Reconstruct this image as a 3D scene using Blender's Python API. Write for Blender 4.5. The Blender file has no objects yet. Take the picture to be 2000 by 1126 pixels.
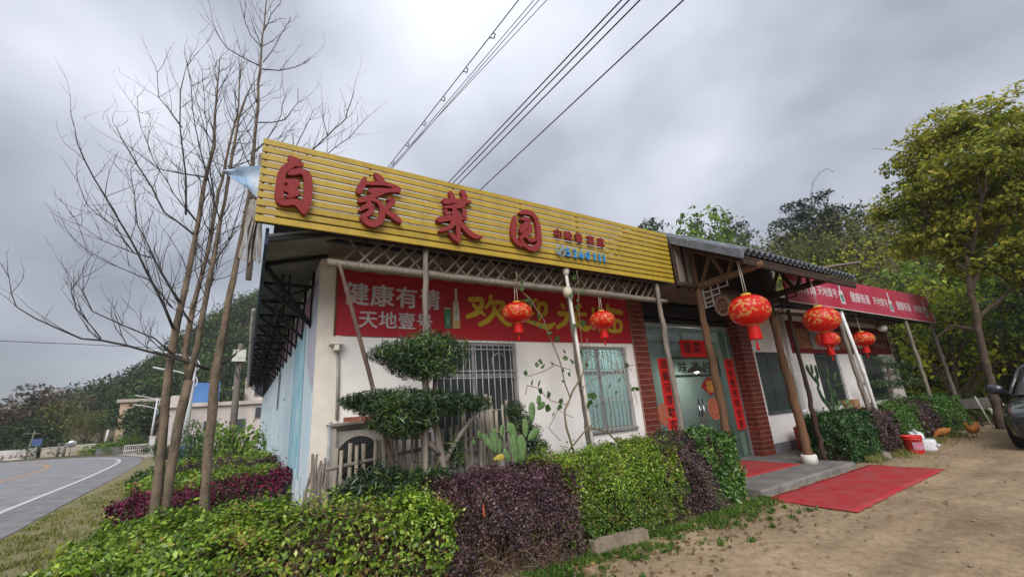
import bpy, math, random
import numpy as np
from mathutils import Vector, Matrix

SC = bpy.context.scene
COL = SC.collection
R = math.radians

# ------------------------------------------------------------------ camera
cam_d = bpy.data.cameras.new("camera")
cam_d.sensor_fit = 'HORIZONTAL'
cam_d.sensor_width = 36.0
cam_d.lens = 36.0 * 806.9 / 2000.0
cam_d.clip_start = 0.05
cam_d.clip_end = 6000
cam = bpy.data.objects.new("camera", cam_d)
COL.objects.link(cam)
YAW, PIT, ROL = 0.57322926, 0.27773, -0.0710288
_fw = Vector((math.sin(YAW) * math.cos(PIT), math.cos(YAW) * math.cos(PIT), math.sin(PIT)))
_rt = Vector((math.cos(YAW), -math.sin(YAW), 0))
_up = _rt.cross(_fw)
_r2 = _rt * math.cos(ROL) + _up * math.sin(ROL)
_u2 = -_rt * math.sin(ROL) + _up * math.cos(ROL)
cam.matrix_world = Matrix(((_r2.x, _u2.x, -_fw.x, 0), (_r2.y, _u2.y, -_fw.y, -6.2), (_r2.z, _u2.z, -_fw.z, 1.75), (0, 0, 0, 1)))
SC.camera = cam

# ------------------------------------------------------------------ world, sun, exposure
SUN_EL, SUN_AZ = 37.0, 211.0            # azimuth measured from +Y clockwise (towards +X)
world = bpy.data.worlds.new("World")
SC.world = world
world.use_nodes = True
wn = world.node_tree.nodes
wl = world.node_tree.links
wn.clear()
w_out = wn.new('ShaderNodeOutputWorld')
w_bg = wn.new('ShaderNodeBackground')
w_bg.inputs['Strength'].default_value = 0.1
w_sky = wn.new('ShaderNodeTexSky')
w_sky.sky_type = 'NISHITA'
w_sky.sun_disc = False
w_sky.sun_elevation = R(SUN_EL)
w_sky.sun_rotation = R(SUN_AZ)
w_tc = wn.new('ShaderNodeTexCoord')
w_sep = wn.new('ShaderNodeSeparateXYZ')
wl.new(w_tc.outputs['Generated'], w_sep.inputs[0])


def wmath(op, a, b=None, clamp=False):
    n = wn.new('ShaderNodeMath')
    n.operation = op
    n.use_clamp = clamp
    for i, v in enumerate((a, b)):
        if v is None:
            continue
        if isinstance(v, (int, float)):
            n.inputs[i].default_value = v
        else:
            wl.new(v, n.inputs[i])
    return n.outputs[0]


_zc = wmath('MAXIMUM', w_sep.outputs['Z'], 0.0)
_den = wmath('ADD', _zc, 0.42)
_cx = wmath('DIVIDE', w_sep.outputs['X'], _den)
_cy = wmath('DIVIDE', w_sep.outputs['Y'], _den)
w_cmb = wn.new('ShaderNodeCombineXYZ')
wl.new(_cx, w_cmb.inputs[0])
wl.new(_cy, w_cmb.inputs[1])
w_map = wn.new('ShaderNodeMapping')
w_map.inputs['Location'].default_value = (-36.948, 31.563, 38.044)
w_map.inputs['Rotation'].default_value = (0, 0, 2.31055)
wl.new(w_cmb.outputs[0], w_map.inputs[0])
w_n1 = wn.new('ShaderNodeTexNoise')
w_n1.inputs['Scale'].default_value = 1.5
w_n1.inputs['Detail'].default_value = 4.5
w_n1.inputs['Roughness'].default_value = 0.46
w_n1.inputs['Distortion'].default_value = 0.12
wl.new(w_map.outputs[0], w_n1.inputs['Vector'])
w_ramp = wn.new('ShaderNodeValToRGB')
_cr = w_ramp.color_ramp
_cr.elements[0].position = 0.34
_cr.elements[0].color = (1.25, 1.34, 1.58, 1)
_cr.elements[1].position = 0.70
_cr.elements[1].color = (4.1, 4.2, 4.6, 1)
_e = _cr.elements.new(0.50)
_e.color = (2.50, 2.62, 2.98, 1)
wl.new(w_n1.outputs['Fac'], w_ramp.inputs[0])
# an overcast sky brightens towards the zenith (CIE overcast)
_grad = wmath('ADD', wmath('MULTIPLY', _zc, 1.1), 0.66)
w_mul = wn.new('ShaderNodeVectorMath')
w_mul.operation = 'SCALE'
wl.new(w_ramp.outputs[0], w_mul.inputs[0])
wl.new(_grad, w_mul.inputs['Scale'])
w_mix = wn.new('ShaderNodeMix')
w_mix.data_type = 'RGBA'
w_mix.inputs['Factor'].default_value = 0.93
wl.new(w_sky.outputs[0], w_mix.inputs['A'])
wl.new(w_mul.outputs[0], w_mix.inputs['B'])
wl.new(w_mix.outputs['Result'], w_bg.inputs['Color'])
wl.new(w_bg.outputs[0], w_out.inputs['Surface'])

sun_d = bpy.data.lights.new("sun", 'SUN')
sun_d.energy = 1.5
sun_d.angle = R(40)
sun_d.color = (1.0, 0.965, 0.92)
sun = bpy.data.objects.new("sun", sun_d)
COL.objects.link(sun)
_sd = Vector((math.sin(R(SUN_AZ)) * math.cos(R(SUN_EL)), math.cos(R(SUN_AZ)) * math.cos(R(SUN_EL)), math.sin(R(SUN_EL))))
sun.location = (0, -10, 30)
sun.rotation_euler = _sd.to_track_quat('Z', 'Y').to_euler()

HAZE = True
vs = SC.view_settings
vs.view_transform = 'Standard'
vs.look = 'None'
vs.exposure = 1.04
vs.gamma = 1.0
vs.use_curve_mapping = False
SC.cycles.max_bounces = 8
SC.cycles.transparent_max_bounces = 12
SC.cycles.volume_bounces = 1

# ------------------------------------------------------------------ materials
MATS = {}


def rgb(v):
    return (v[0], v[1], v[2], 1.0)


def mat(name, col, rough=0.7, var=0.25, scale=6.0, bump=0.0, bscale=40.0, metal=0.0, col2=None, spec=0.35,
        rnd=0.0, stretch=None, coord='Object', detail=6.0, trans=0.0, ior=1.45, coat=0.0):
    """Procedural surface: two tones broken up by fBm noise, optional per-object tint, optional relief."""
    if name in MATS:
        return MATS[name]
    m = bpy.data.materials.new(name)
    m.use_nodes = True
    nt = m.node_tree
    N, L = nt.nodes, nt.links
    bs = N['Principled BSDF']
    bs.inputs['Roughness'].default_value = rough
    bs.inputs['Metallic'].default_value = metal
    bs.inputs['Specular IOR Level'].default_value = spec
    bs.inputs['Transmission Weight'].default_value = trans
    bs.inputs['IOR'].default_value = ior
    bs.inputs['Coat Weight'].default_value = coat
    tc = N.new('ShaderNodeTexCoord')
    mp = N.new('ShaderNodeMapping')
    if stretch:
        mp.inputs['Scale'].default_value = stretch
    L.new(tc.outputs[coord], mp.inputs[0])
    nz = N.new('ShaderNodeTexNoise')
    nz.inputs['Scale'].default_value = scale
    nz.inputs['Detail'].default_value = detail
    nz.inputs['Roughness'].default_value = 0.62
    L.new(mp.outputs[0], nz.inputs['Vector'])
    rp = N.new('ShaderNodeValToRGB')
    c2 = col2 if col2 else tuple(c * (1 - var) for c in col)
    hi = col if col2 else tuple(min(1, c * (1 + var * 0.5)) for c in col)
    rp.color_ramp.elements[0].position = 0.33
    rp.color_ramp.elements[0].color = rgb(c2)
    rp.color_ramp.elements[1].position = 0.66
    rp.color_ramp.elements[1].color = rgb(hi)
    L.new(nz.outputs['Fac'], rp.inputs[0])
    out = rp.outputs[0]
    if rnd > 0:
        oi = N.new('ShaderNodeObjectInfo')
        ma = N.new('ShaderNodeMapRange')
        ma.inputs['To Min'].default_value = 1 - rnd
        ma.inputs['To Max'].default_value = 1 + rnd
        L.new(oi.outputs['Random'], ma.inputs['Value'])
        sc = N.new('ShaderNodeVectorMath')
        sc.operation = 'SCALE'
        L.new(out, sc.inputs[0])
        L.new(ma.outputs[0], sc.inputs['Scale'])
        out = sc.outputs[0]
    L.new(out, bs.inputs['Base Color'])
    if bump > 0:
        n2 = N.new('ShaderNodeTexNoise')
        n2.inputs['Scale'].default_value = bscale
        n2.inputs['Detail'].default_value = 4
        L.new(mp.outputs[0], n2.inputs['Vector'])
        bp = N.new('ShaderNodeBump')
        bp.inputs['Strength'].default_value = bump
        bp.inputs['Distance'].default_value = 0.02
        L.new(n2.outputs['Fac'], bp.inputs['Height'])
        L.new(bp.outputs[0], bs.inputs['Normal'])
    MATS[name] = m
    return m


def leafmat(name, cols, trans=0.25, rough=0.5, spec=0.3, ns=2.2, na=0.28):
    """Foliage: every leaf (mesh island) draws its own tone from the ramp; thin leaves let light through."""
    if name in MATS:
        return MATS[name]
    m = bpy.data.materials.new(name)
    m.use_nodes = True
    nt = m.node_tree
    N, L = nt.nodes, nt.links
    bs = N['Principled BSDF']
    bs.inputs['Roughness'].default_value = rough
    bs.inputs['Specular IOR Level'].default_value = spec
    ge = N.new('ShaderNodeNewGeometry')
    rp = N.new('ShaderNodeValToRGB')
    els = rp.color_ramp.elements
    n = len(cols)
    els[0].position, els[0].color = cols[0][0], rgb(cols[0][1])
    els[1].position, els[1].color = cols[-1][0], rgb(cols[-1][1])
    for p, c in cols[1:-1]:
        e = els.new(p)
        e.color = rgb(c)
    # clumps: leaf tone drifts over the plant as well as from leaf to leaf
    tc = N.new('ShaderNodeTexCoord')
    nz = N.new('ShaderNodeTexNoise')
    nz.inputs['Scale'].default_value = ns
    nz.inputs['Detail'].default_value = 3
    L.new(tc.outputs['Object'], nz.inputs['Vector'])
    mr = N.new('ShaderNodeMapRange')
    mr.inputs['From Min'].default_value = 0.3
    mr.inputs['From Max'].default_value = 0.7
    mr.inputs['To Min'].default_value = -na
    mr.inputs['To Max'].default_value = na
    L.new(nz.outputs['Fac'], mr.inputs['Value'])
    ad = N.new('ShaderNodeMath')
    ad.operation = 'ADD'
    ad.use_clamp = True
    L.new(ge.outputs['Random Per Island'], ad.inputs[0])
    L.new(mr.outputs[0], ad.inputs[1])
    L.new(ad.outputs[0], rp.inputs[0])
    L.new(rp.outputs[0], bs.inputs['Base Color'])
    if trans > 0:
        tr = N.new('ShaderNodeBsdfTranslucent')
        L.new(rp.outputs[0], tr.inputs['Color'])
        mx = N.new('ShaderNodeMixShader')
        mx.inputs[0].default_value = trans
        L.new(bs.outputs[0], mx.inputs[1])
        L.new(tr.outputs[0], mx.inputs[2])
        L.new(mx.outputs[0], N['Material Output'].inputs['Surface'])
    MATS[name] = m
    return m


def glassmat(name, tint, rough=0.02, alpha=0.35, dif=(0.30, 0.36, 0.35)):
    """Window glass: mostly clear with a tint, mirror reflections by Fresnel."""
    if name in MATS:
        return MATS[name]
    m = bpy.data.materials.new(name)
    m.use_nodes = True
    N, L = m.node_tree.nodes, m.node_tree.links
    N.remove(N['Principled BSDF'])
    tr = N.new('ShaderNodeBsdfTransparent')
    tr.inputs['Color'].default_value = rgb(tint)
    gl = N.new('ShaderNodeBsdfGlossy')
    gl.inputs['Roughness'].default_value = rough
    df = N.new('ShaderNodeBsdfDiffuse')
    df.inputs['Color'].default_value = rgb(dif)
    lw = N.new('ShaderNodeFresnel')
    lw.inputs['IOR'].default_value = 1.5
    m1 = N.new('ShaderNodeMixShader')
    m1.inputs[0].default_value = alpha
    L.new(tr.outputs[0], m1.inputs[1])
    L.new(df.outputs[0], m1.inputs[2])
    m2 = N.new('ShaderNodeMixShader')
    ge = N.new('ShaderNodeNewGeometry')
    inv = N.new('ShaderNodeMath')
    inv.operation = 'SUBTRACT'
    inv.inputs[0].default_value = 1.0
    L.new(ge.outputs['Backfacing'], inv.inputs[1])
    fm = N.new('ShaderNodeMath')
    fm.operation = 'MULTIPLY'
    L.new(lw.outputs[0], fm.inputs[0])
    L.new(inv.outputs[0], fm.inputs[1])
    L.new(fm.outputs[0], m2.inputs[0])
    L.new(m1.outputs[0], m2.inputs[1])
    L.new(gl.outputs[0], m2.inputs[2])
    L.new(m2.outputs[0], N['Material Output'].inputs['Surface'])
    MATS[name] = m
    return m


def emimat(name, col, s):
    m = bpy.data.materials.new(name)
    m.use_nodes = True
    b = m.node_tree.nodes['Principled BSDF']
    b.inputs['Base Color'].default_value = rgb(col)
    b.inputs['Emission Color'].default_value = rgb(col)
    b.inputs['Emission Strength'].default_value = s
    return m


# ------------------------------------------------------------------ mesh builder
class MB:
    """Collects shapes in world coordinates; build() makes them ONE mesh object."""

    def __init__(s):
        s.v, s.f, s.sm = [], [], []

    def add(s, vs_, fs_, smooth=False):
        b = len(s.v)
        s.v.extend([tuple(p) for p in vs_])
        for f in fs_:
            s.f.append(tuple(i + b for i in f))
            s.sm.append(smooth)
        return s

    def box(s, x0, x1, y0, y1, z0, z1):
        return s.add([(x0, y0, z0), (x1, y0, z0), (x1, y1, z0), (x0, y1, z0), (x0, y0, z1), (x1, y0, z1), (x1, y1, z1), (x0, y1, z1)],
                     [(0, 3, 2, 1), (4, 5, 6, 7), (0, 1, 5, 4), (1, 2, 6, 5), (2, 3, 7, 6), (3, 0, 4, 7)])

    def beam(s, p, q, w, h, up=(0, 0, 1)):
        p, q = Vector(p), Vector(q)
        d = (q - p).normalized()
        u = Vector(up)
        if abs(d.dot(u)) > 0.98:
            u = Vector((0, 1, 0))
        a = d.cross(u).normalized() * (w / 2)
        b = a.cross(d).normalized() * (h / 2)
        v = [p - a - b, p + a - b, p + a + b, p - a + b, q - a - b, q + a - b, q + a + b, q - a + b]
        return s.add(v, [(0, 1, 2, 3), (7, 6, 5, 4), (0, 4, 5, 1), (1, 5, 6, 2), (2, 6, 7, 3), (3, 7, 4, 0)])

    def tube(s, pts, rad, n=8, cap=True, smooth=True):
        pts = [Vector(p) for p in pts]
        if isinstance(rad, (int, float)):
            rad = [rad] * len(pts)
        m = len(pts)
        T = []
        for i in range(m):
            t = pts[min(i + 1, m - 1)] - pts[max(i - 1, 0)]
            T.append(t.normalized() if t.length > 1e-9 else Vector((0, 0, 1)))
        ref = Vector((0, 0, 1)) if abs(T[0].z) < 0.9 else Vector((1, 0, 0))
        a = T[0].cross(ref).normalized()
        vs_, fs_ = [], []
        for i in range(m):
            a = (a - T[i] * a.dot(T[i]))
            a = a.normalized() if a.length > 1e-6 else T[i].orthogonal().normalized()
            b = T[i].cross(a)
            for k in range(n):
                t = 2 * math.pi * k / n
                vs_.append(pts[i] + (a * math.cos(t) + b * math.sin(t)) * rad[i])
        for i in range(m - 1):
            for k in range(n):
                k2 = (k + 1) % n
                fs_.append((i * n + k, i * n + k2, (i + 1) * n + k2, (i + 1) * n + k))
        if cap:
            fs_.append(tuple(range(n - 1, -1, -1)))
            fs_.append(tuple((m - 1) * n + k for k in range(n)))
        return s.add(vs_, fs_, smooth)

    def lathe(s, c, prof, n=20, smooth=True, lobes=0, amp=0.0, sy=1.0):
        c = Vector(c)
        vs_, fs_ = [], []
        for r, z in prof:
            for k in range(n):
                t = 2 * math.pi * k / n
                rr = r * (1 - amp * (0.5 - 0.5 * math.cos(lobes * t))) if lobes else r
                vs_.append((c.x + rr * math.cos(t), c.y + rr * math.sin(t) * sy, c.z + z))
        m = len(prof)
        for i in range(m - 1):
            for k in range(n):
                k2 = (k + 1) % n
                fs_.append((i * n + k, i * n + k2, (i + 1) * n + k2, (i + 1) * n + k))
        if prof[0][0] > 1e-6:
            fs_.append(tuple(range(n - 1, -1, -1)))
        if prof[-1][0] > 1e-6:
            fs_.append(tuple((m - 1) * n + k for k in range(n)))
        return s.add(vs_, fs_, smooth)

    def ellipsoid(s, c, rx, ry, rz, rot=None, nu=14, nv=9):
        M = rot if rot is not None else Matrix.Identity(3)
        c = Vector(c)
        vs_, fs_ = [], []
        for i in range(nv + 1):
            ph = math.pi * i / nv
            for k in range(nu):
                t = 2 * math.pi * k / nu
                vs_.append(c + M @ Vector((rx * math.sin(ph) * math.cos(t), ry * math.sin(ph) * math.sin(t), rz * math.cos(ph))))
        for i in range(nv):
            for k in range(nu):
                k2 = (k + 1) % nu
                fs_.append((i * nu + k, (i + 1) * nu + k, (i + 1) * nu + k2, i * nu + k2))
        return s.add(vs_, fs_, True)

    def prism(s, pts, ext, smooth=False):
        """Polygon (list of 3D points) pushed along ext."""
        n = len(pts)
        e = Vector(ext)
        p = [Vector(q) for q in pts]
        vs_ = p + [q + e for q in p]
        fs_ = [tuple(range(n)), tuple(range(2 * n - 1, n - 1, -1))]
        for i in range(n):
            j = (i + 1) % n
            fs_.append((i, i + n, j + n, j))
        return s.add(vs_, fs_, smooth)

    def quad(s, a, b, c, d):
        return s.add([a, b, c, d], [(0, 1, 2, 3)])

    def stroke(s, pts, y0, y1, nseg=5):
        """Brush stroke in the XZ plane: [(x, z, width)...], thick from y0 (front) to y1."""
        # resample
        P = []
        for i in range(len(pts) - 1):
            for k in range(nseg):
                t = k / nseg
                P.append([pts[i][j] + (pts[i + 1][j] - pts[i][j]) * t for j in range(3)])
        P.append(list(pts[-1]))
        Q = [p[:] for p in P]
        for _ in range(2):
            for i in range(1, len(P) - 1):
                for j in range(3):
                    Q[i][j] = P[i][j] * 0.5 + (P[i - 1][j] + P[i + 1][j]) * 0.25
            P = [q[:] for q in Q]
        Lf, Rt = [], []
        m = len(P)
        for i in range(m):
            a, b = P[max(i - 1, 0)], P[min(i + 1, m - 1)]
            dx, dz = b[0] - a[0], b[1] - a[1]
            l = math.hypot(dx, dz) or 1
            nx, nz = -dz / l, dx / l
            w = P[i][2] / 2
            Lf.append((P[i][0] + nx * w, P[i][1] + nz * w))
            Rt.append((P[i][0] - nx * w, P[i][1] - nz * w))

        def capp(i, j):
            dx, dz = P[i][0] - P[j][0], P[i][1] - P[j][1]
            l = math.hypot(dx, dz) or 1
            w = P[i][2] * 0.4
            return (P[i][0] + dx / l * w, P[i][1] + dz / l * w)
        c0, c1 = capp(0, 1), capp(m - 1, m - 2)
        vs_, fs_ = [], []
        for y in (y0, y1):
            for p in Lf:
                vs_.append((p[0], y, p[1]))
            for p in Rt:
                vs_.append((p[0], y, p[1]))
            vs_.append((c0[0], y, c0[1]))
            vs_.append((c1[0], y, c1[1]))
        o = 2 * m + 2
        for i in range(m - 1):
            fs_.append((i, i + 1, m + i + 1, m + i))
            fs_.append((i, o + i, o + i + 1, i + 1))
            fs_.append((m + i, m + i + 1, o + m + i + 1, o + m + i))
        fs_.append((0, m, 2 * m))
        fs_.append((m - 1, 2 * m + 1, 2 * m - 1))
        fs_ += [(0, 2 * m, o + 2 * m, o), (m, o + m, o + 2 * m, 2 * m), (m - 1, o + m - 1, o + 2 * m + 1, 2 * m + 1), (2 * m - 1, 2 * m + 1, o + 2 * m + 1, o + 2 * m - 1)]
        return s.add(vs_, fs_)

    def text(s, body, org, ux, uz, sx, sz, extr=0.0, bold=0.0):
        """Lettering: left-bottom at org, sx = width of one em, sz = height of one em."""
        cu = bpy.data.curves.new("lettering", 'FONT')
        cu.body = body
        cu.offset = 0.0
        cu.extrude = extr / max(sz, 1e-6) / 2
        cu.resolution_u = 3
        ob = bpy.data.objects.new("lettering", cu)
        COL.objects.link(ob)
        dg = bpy.context.evaluated_depsgraph_get()
        me = bpy.data.meshes.new_from_object(ob.evaluated_get(dg))
        org, ux, uz = Vector(org), Vector(ux), Vector(uz)
        nn = ux.cross(uz)
        fs_ = [tuple(p.vertices) for p in me.polygons]
        sh = [(0, 0)] if bold <= 0 else [(0, 0), (bold, 0), (-bold, 0), (0, bold * .7), (0, -bold * .7)]
        for i, (ox, oy) in enumerate(sh):
            s.add([org + ux * ((v.co.x + ox) * sx) + uz * ((v.co.y + oy) * sz) + nn * (v.co.z * sz + 0.00025 * i) for v in me.vertices], fs_)
        bpy.data.objects.remove(ob)
        bpy.data.curves.remove(cu)
        bpy.data.meshes.remove(me)
        return s

    def build(s, name, m, parent=None, kind=None, label=None, mats=None):
        me = bpy.data.meshes.new(name)
        o = bpy.data.objects.new(name, me)
        off = WORLD.get(parent.name, Vector((0, 0, 0))) if parent else Vector((0, 0, 0))
        vv = [(x - off[0], y - off[1], z - off[2]) for x, y, z in s.v]
        me.from_pydata(vv, [], s.f)
        me.polygons.foreach_set('use_smooth', s.sm)
        me.materials.append(m)
        me.update()
        COL.objects.link(o)
        if parent:
            o.parent = parent
            WORLD[o.name] = off.copy()
        else:
            WORLD[o.name] = Vector((0, 0, 0))
        if kind:
            o['kind'] = kind
        if label:
            o['label'] = label
        return o


WORLD = {}


def thing(name, label, cat, loc=(0, 0, 0), group=None):
    o = bpy.data.objects.new(name, None)
    o.empty_display_size = 0.2
    COL.objects.link(o)
    o.location = loc
    o['label'] = label
    o['category'] = cat
    if group:
        o['group'] = group
    WORLD[o.name] = Vector(loc)
    return o


def tag(o, label, cat, group=None):
    o['label'] = label
    o['category'] = cat
    if group:
        o['group'] = group
    return o


def dup(o, parent=None, loc=None, rotz=None, scale=None, label=None):
    c = o.copy()
    COL.objects.link(c)
    if parent is not None:
        c.parent = parent
    if loc is not None:
        c.location = loc
        WORLD[c.name] = Vector(loc)
    if rotz is not None:
        c.rotation_euler = (0, 0, rotz)
    if scale is not None:
        c.scale = scale if isinstance(scale, (tuple, list)) else (scale,) * 3
    if label:
        c['label'] = label
    for ch in list(o.children):
        dup(ch, c)
    return c


def leaves(name, pts, nrm, size, m, parent=None, aspect=0.5, jit=0.6, seed=0, kind='stuff', fold=0.15, up=0.0, svar=0.5):
    """One mesh of many folded leaf quads at pts (N,3), facing roughly nrm."""
    rs = np.random.RandomState(seed)
    pts = np.asarray(pts, float)
    n = len(pts)
    nn = np.asarray(nrm, float) + rs.normal(0, jit, (n, 3))
    nn[:, 2] += up
    nn /= np.linalg.norm(nn, axis=1)[:, None] + 1e-9
    t = rs.normal(0, 1, (n, 3))
    t -= nn * (t * nn).sum(1)[:, None]
    t /= np.linalg.norm(t, axis=1)[:, None] + 1e-9
    b = np.cross(nn, t)
    L = size * (1 - svar + 2 * svar * rs.rand(n))[:, None]
    W = L * aspect
    v = np.empty((n, 4, 3))
    v[:, 0] = pts - t * L * 0.5
    v[:, 1] = pts + b * W * 0.5 + t * L * 0.06 + nn * W * fold
    v[:, 2] = pts + t * L * 0.5
    v[:, 3] = pts - b * W * 0.5 + t * L * 0.06 + nn * W * fold
    off = WORLD.get(parent.name, Vector((0, 0, 0))) if parent else Vector((0, 0, 0))
    v -= np.array(off)
    me = bpy.data.meshes.new(name)
    me.vertices.add(n * 4)
    me.vertices.foreach_set('co', v.ravel())
    me.loops.add(n * 4)
    me.loops.foreach_set('vertex_index', np.arange(n * 4, dtype=np.int32))
    me.polygons.add(n)
    me.polygons.foreach_set('loop_start', np.arange(0, n * 4, 4, dtype=np.int32))
    me.materials.append(m)
    me.update(calc_edges=True)
    o = bpy.data.objects.new(name, me)
    COL.objects.link(o)
    if parent:
        o.parent = parent
    WORLD[o.name] = off.copy()
    if kind:
        o['kind'] = kind
    return o


def noise3(p, k=1.0, ph=0.0):
    """Cheap smooth pseudo-noise in [-1, 1] for an (N,3) array."""
    x, y, z = p[:, 0] * k, p[:, 1] * k, p[:, 2] * k
    return (np.sin(1.7 * x + 2.3 * y + 0.9 * z + ph) + np.sin(3.1 * x - 2.7 * y + 2.1 * z + 1.3 * ph + 1) * 0.7
            + np.sin(-2.2 * x + 4.9 * y + 3.7 * z + 2.1 * ph + 2) * 0.5 + np.sin(6.3 * x + 5.1 * y - 5.7 * z + ph) * 0.35) / 2.55

# ------------------------------------------------------------------ terrain
def sstep(a, b, x):
    t = np.clip((x - a) / (b - a), 0, 1)
    return t * t * (3 - 2 * t)


AZ_T = np.array([-180, -60, -30, -19, -16, -13, -11, -7.6, -4, -0.2, 5, 15, 30, 45, 60, 180.0])
EL_T = np.array([1, 1, 0.3, 0.2, 1.2, 2.2, 3.4, 6.2, 10.2, 13.2, 17.2, 15.5, 13, 12, 12, 1.0])


def terrain(x, y):
    x = np.asarray(x, float)
    y = np.asarray(y, float)
    yy = y + 6.2
    rr = np.hypot(x, yy)
    az = np.degrees(np.arctan2(x, yy))
    el = np.interp(az, AZ_T, EL_T)
    hl = sstep(66, 135, rr) * np.tan(np.radians(el)) * np.minimum(rr, 220)
    s = x * 0.9063 + yy * 0.4226 - 27.5
    s = np.clip(s, 0, None)
    hr = np.where(s < 26, 0.36 * s, 0.36 * 26 + (s - 26) * 0.16)
    hr = hr * sstep(0, 4, s)
    hr = hr * sstep(-40, -14, y)
    far = np.where(rr > 400, 0.2, 1.0)
    return np.maximum(hl, np.minimum(hr, 16.0)) * np.where(rr > 700, 0.0, 1.0) * 1.0


M_soil = mat('forest_floor', (0.13, 0.105, 0.06), 0.95, col2=(0.06, 0.065, 0.03), scale=0.6, bump=0.6, bscale=6)
u = np.sinh(np.linspace(-4.9, 4.9, 171)) / np.sinh(4.9) * 450
gx, gy = np.meshgrid(u + 5, u + 10, indexing='ij')
gz = terrain(gx, gy)
nG = len(u)
_v = np.stack([gx, gy, gz], -1).reshape(-1, 3)
_f = [(i * nG + j, (i + 1) * nG + j, (i + 1) * nG + j + 1, i * nG + j + 1) for i in range(nG - 1) for j in range(nG - 1)]
mb = MB()
mb.add(_v, _f, True)
ground = mb.build('ground', M_soil, kind='structure')

# grass verge beside the road (patchy dry grass) and the dirt yard
M_verge = mat('dry_verge', (0.27, 0.215, 0.125), 0.95, col2=(0.14, 0.145, 0.05), scale=3.2, bump=0.9, bscale=30, detail=9)


def sheet(name, outline, z, m, step=None):
    b = MB()
    b.add([(x, y, z) for x, y in outline], [tuple(range(len(outline)))])
    return b.build(name, m, kind='structure')


sheet('verge', [(-4.0, -14), (-0.2, -14), (-0.2, -2.2), (0.72, -1.5), (0.72, 24), (-2.5, 34), (-6.2, 38), (-4.9, 26), (-4.2, 15), (-3.7, 6.35), (-3.7, -8)], 0.004, M_verge)

M_dirt = bpy.data.materials.new('yard_dirt')
M_dirt.use_nodes = True
_N, _L = M_dirt.node_tree.nodes, M_dirt.node_tree.links
_b = _N['Principled BSDF']
_b.inputs['Roughness'].default_value = 0.95
_b.inputs['Specular IOR Level'].default_value = 0.15
_tc = _N.new('ShaderNodeTexCoord')


def _noise(sc, det, ro=0.6, dist=0.0):
    n = _N.new('ShaderNodeTexNoise')
    n.inputs['Scale'].default_value = sc
    n.inputs['Detail'].default_value = det
    n.inputs['Roughness'].default_value = ro
    n.inputs['Distortion'].default_value = dist
    _L.new(_tc.outputs['Object'], n.inputs['Vector'])
    return n


_n1 = _noise(0.55, 8, 0.62)
_n2 = _noise(9.0, 9, 0.75)
_n3 = _noise(55.0, 4, 0.7)
_ra = _N.new('ShaderNodeValToRGB')
_ra.color_ramp.elements[0].position = 0.32
_ra.color_ramp.elements[0].color = (0.265, 0.195, 0.130, 1)
_ra.color_ramp.elements[1].position = 0.68
_ra.color_ramp.elements[1].color = (0.475, 0.37, 0.252, 1)
_L.new(_n1.outputs['Fac'], _ra.inputs[0])
_rb = _N.new('ShaderNodeValToRGB')
_rb.color_ramp.elements[0].position = 0.25
_rb.color_ramp.elements[0].color = (0.52, 0.50, 0.47, 1)
_rb.color_ramp.elements[1].position = 0.62
_rb.color_ramp.elements[1].color = (1.12, 1.1, 1.05, 1)
_L.new(_n2.outputs['Fac'], _rb.inputs[0])
_m = _N.new('ShaderNodeMix')
_m.data_type = 'RGBA'
_m.blend_type = 'MULTIPLY'
_m.inputs['Factor'].default_value = 1.0
_L.new(_ra.outputs[0], _m.inputs['A'])
_L.new(_rb.outputs[0], _m.inputs['B'])
_rc = _N.new('ShaderNodeValToRGB')
_rc.color_ramp.elements[0].position = 0.30
_rc.color_ramp.elements[0].color = (0.6, 0.58, 0.55, 1)
_rc.color_ramp.elements[1].position = 0.5
_rc.color_ramp.elements[1].color = (1, 1, 1, 1)
_L.new(_n3.outputs['Fac'], _rc.inputs[0])
_tm = _N.new('ShaderNodeMapping')
_tm.inputs['Scale'].default_value = (0.10, 1.5, 1.0)
_tm.inputs['Rotation'].default_value = (0, 0, -0.10)
_L.new(_tc.outputs['Object'], _tm.inputs[0])
_n4 = _N.new('ShaderNodeTexNoise')          # wheel tracks run along the front of the house
_n4.inputs['Scale'].default_value = 1.15
_n4.inputs['Detail'].default_value = 4
_L.new(_tm.outputs[0], _n4.inputs['Vector'])
_rd = _N.new('ShaderNodeValToRGB')
_rd.color_ramp.elements[0].position = 0.36
_rd.color_ramp.elements[0].color = (0.84, 0.83, 0.82, 1)
_rd.color_ramp.elements[1].position = 0.56
_rd.color_ramp.elements[1].color = (1.06, 1.05, 1.03, 1)
_L.new(_n4.outputs['Fac'], _rd.inputs[0])
_m4 = _N.new('ShaderNodeMix')
_m4.data_type = 'RGBA'
_m4.blend_type = 'MULTIPLY'
_m4.inputs['Factor'].default_value = 1.0
_L.new(_m.outputs['Result'], _m4.inputs['A'])
_L.new(_rd.outputs[0], _m4.inputs['B'])
_m = _m4
_m2 = _N.new('ShaderNodeMix')
_m2.data_type = 'RGBA'
_m2.blend_type = 'MULTIPLY'
_m2.inputs['Factor'].default_value = 1.0
_L.new(_m.outputs['Result'], _m2.inputs['A'])
_L.new(_rc.outputs[0], _m2.inputs['B'])
_L.new(_m2.outputs['Result'], _b.inputs['Base Color'])
_bp = _N.new('ShaderNodeBump')
_bp.inputs['Strength'].default_value = 0.7
_bp.inputs['Distance'].default_value = 0.02
_L.new(_n2.outputs['Fac'], _bp.inputs['Height'])
_bp2 = _N.new('ShaderNodeBump')
_bp2.inputs['Strength'].default_value = 0.5
_bp2.inputs['Distance'].default_value = 0.006
_L.new(_n3.outputs['Fac'], _bp2.inputs['Height'])
_L.new(_bp.outputs[0], _bp2.inputs['Normal'])
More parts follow.
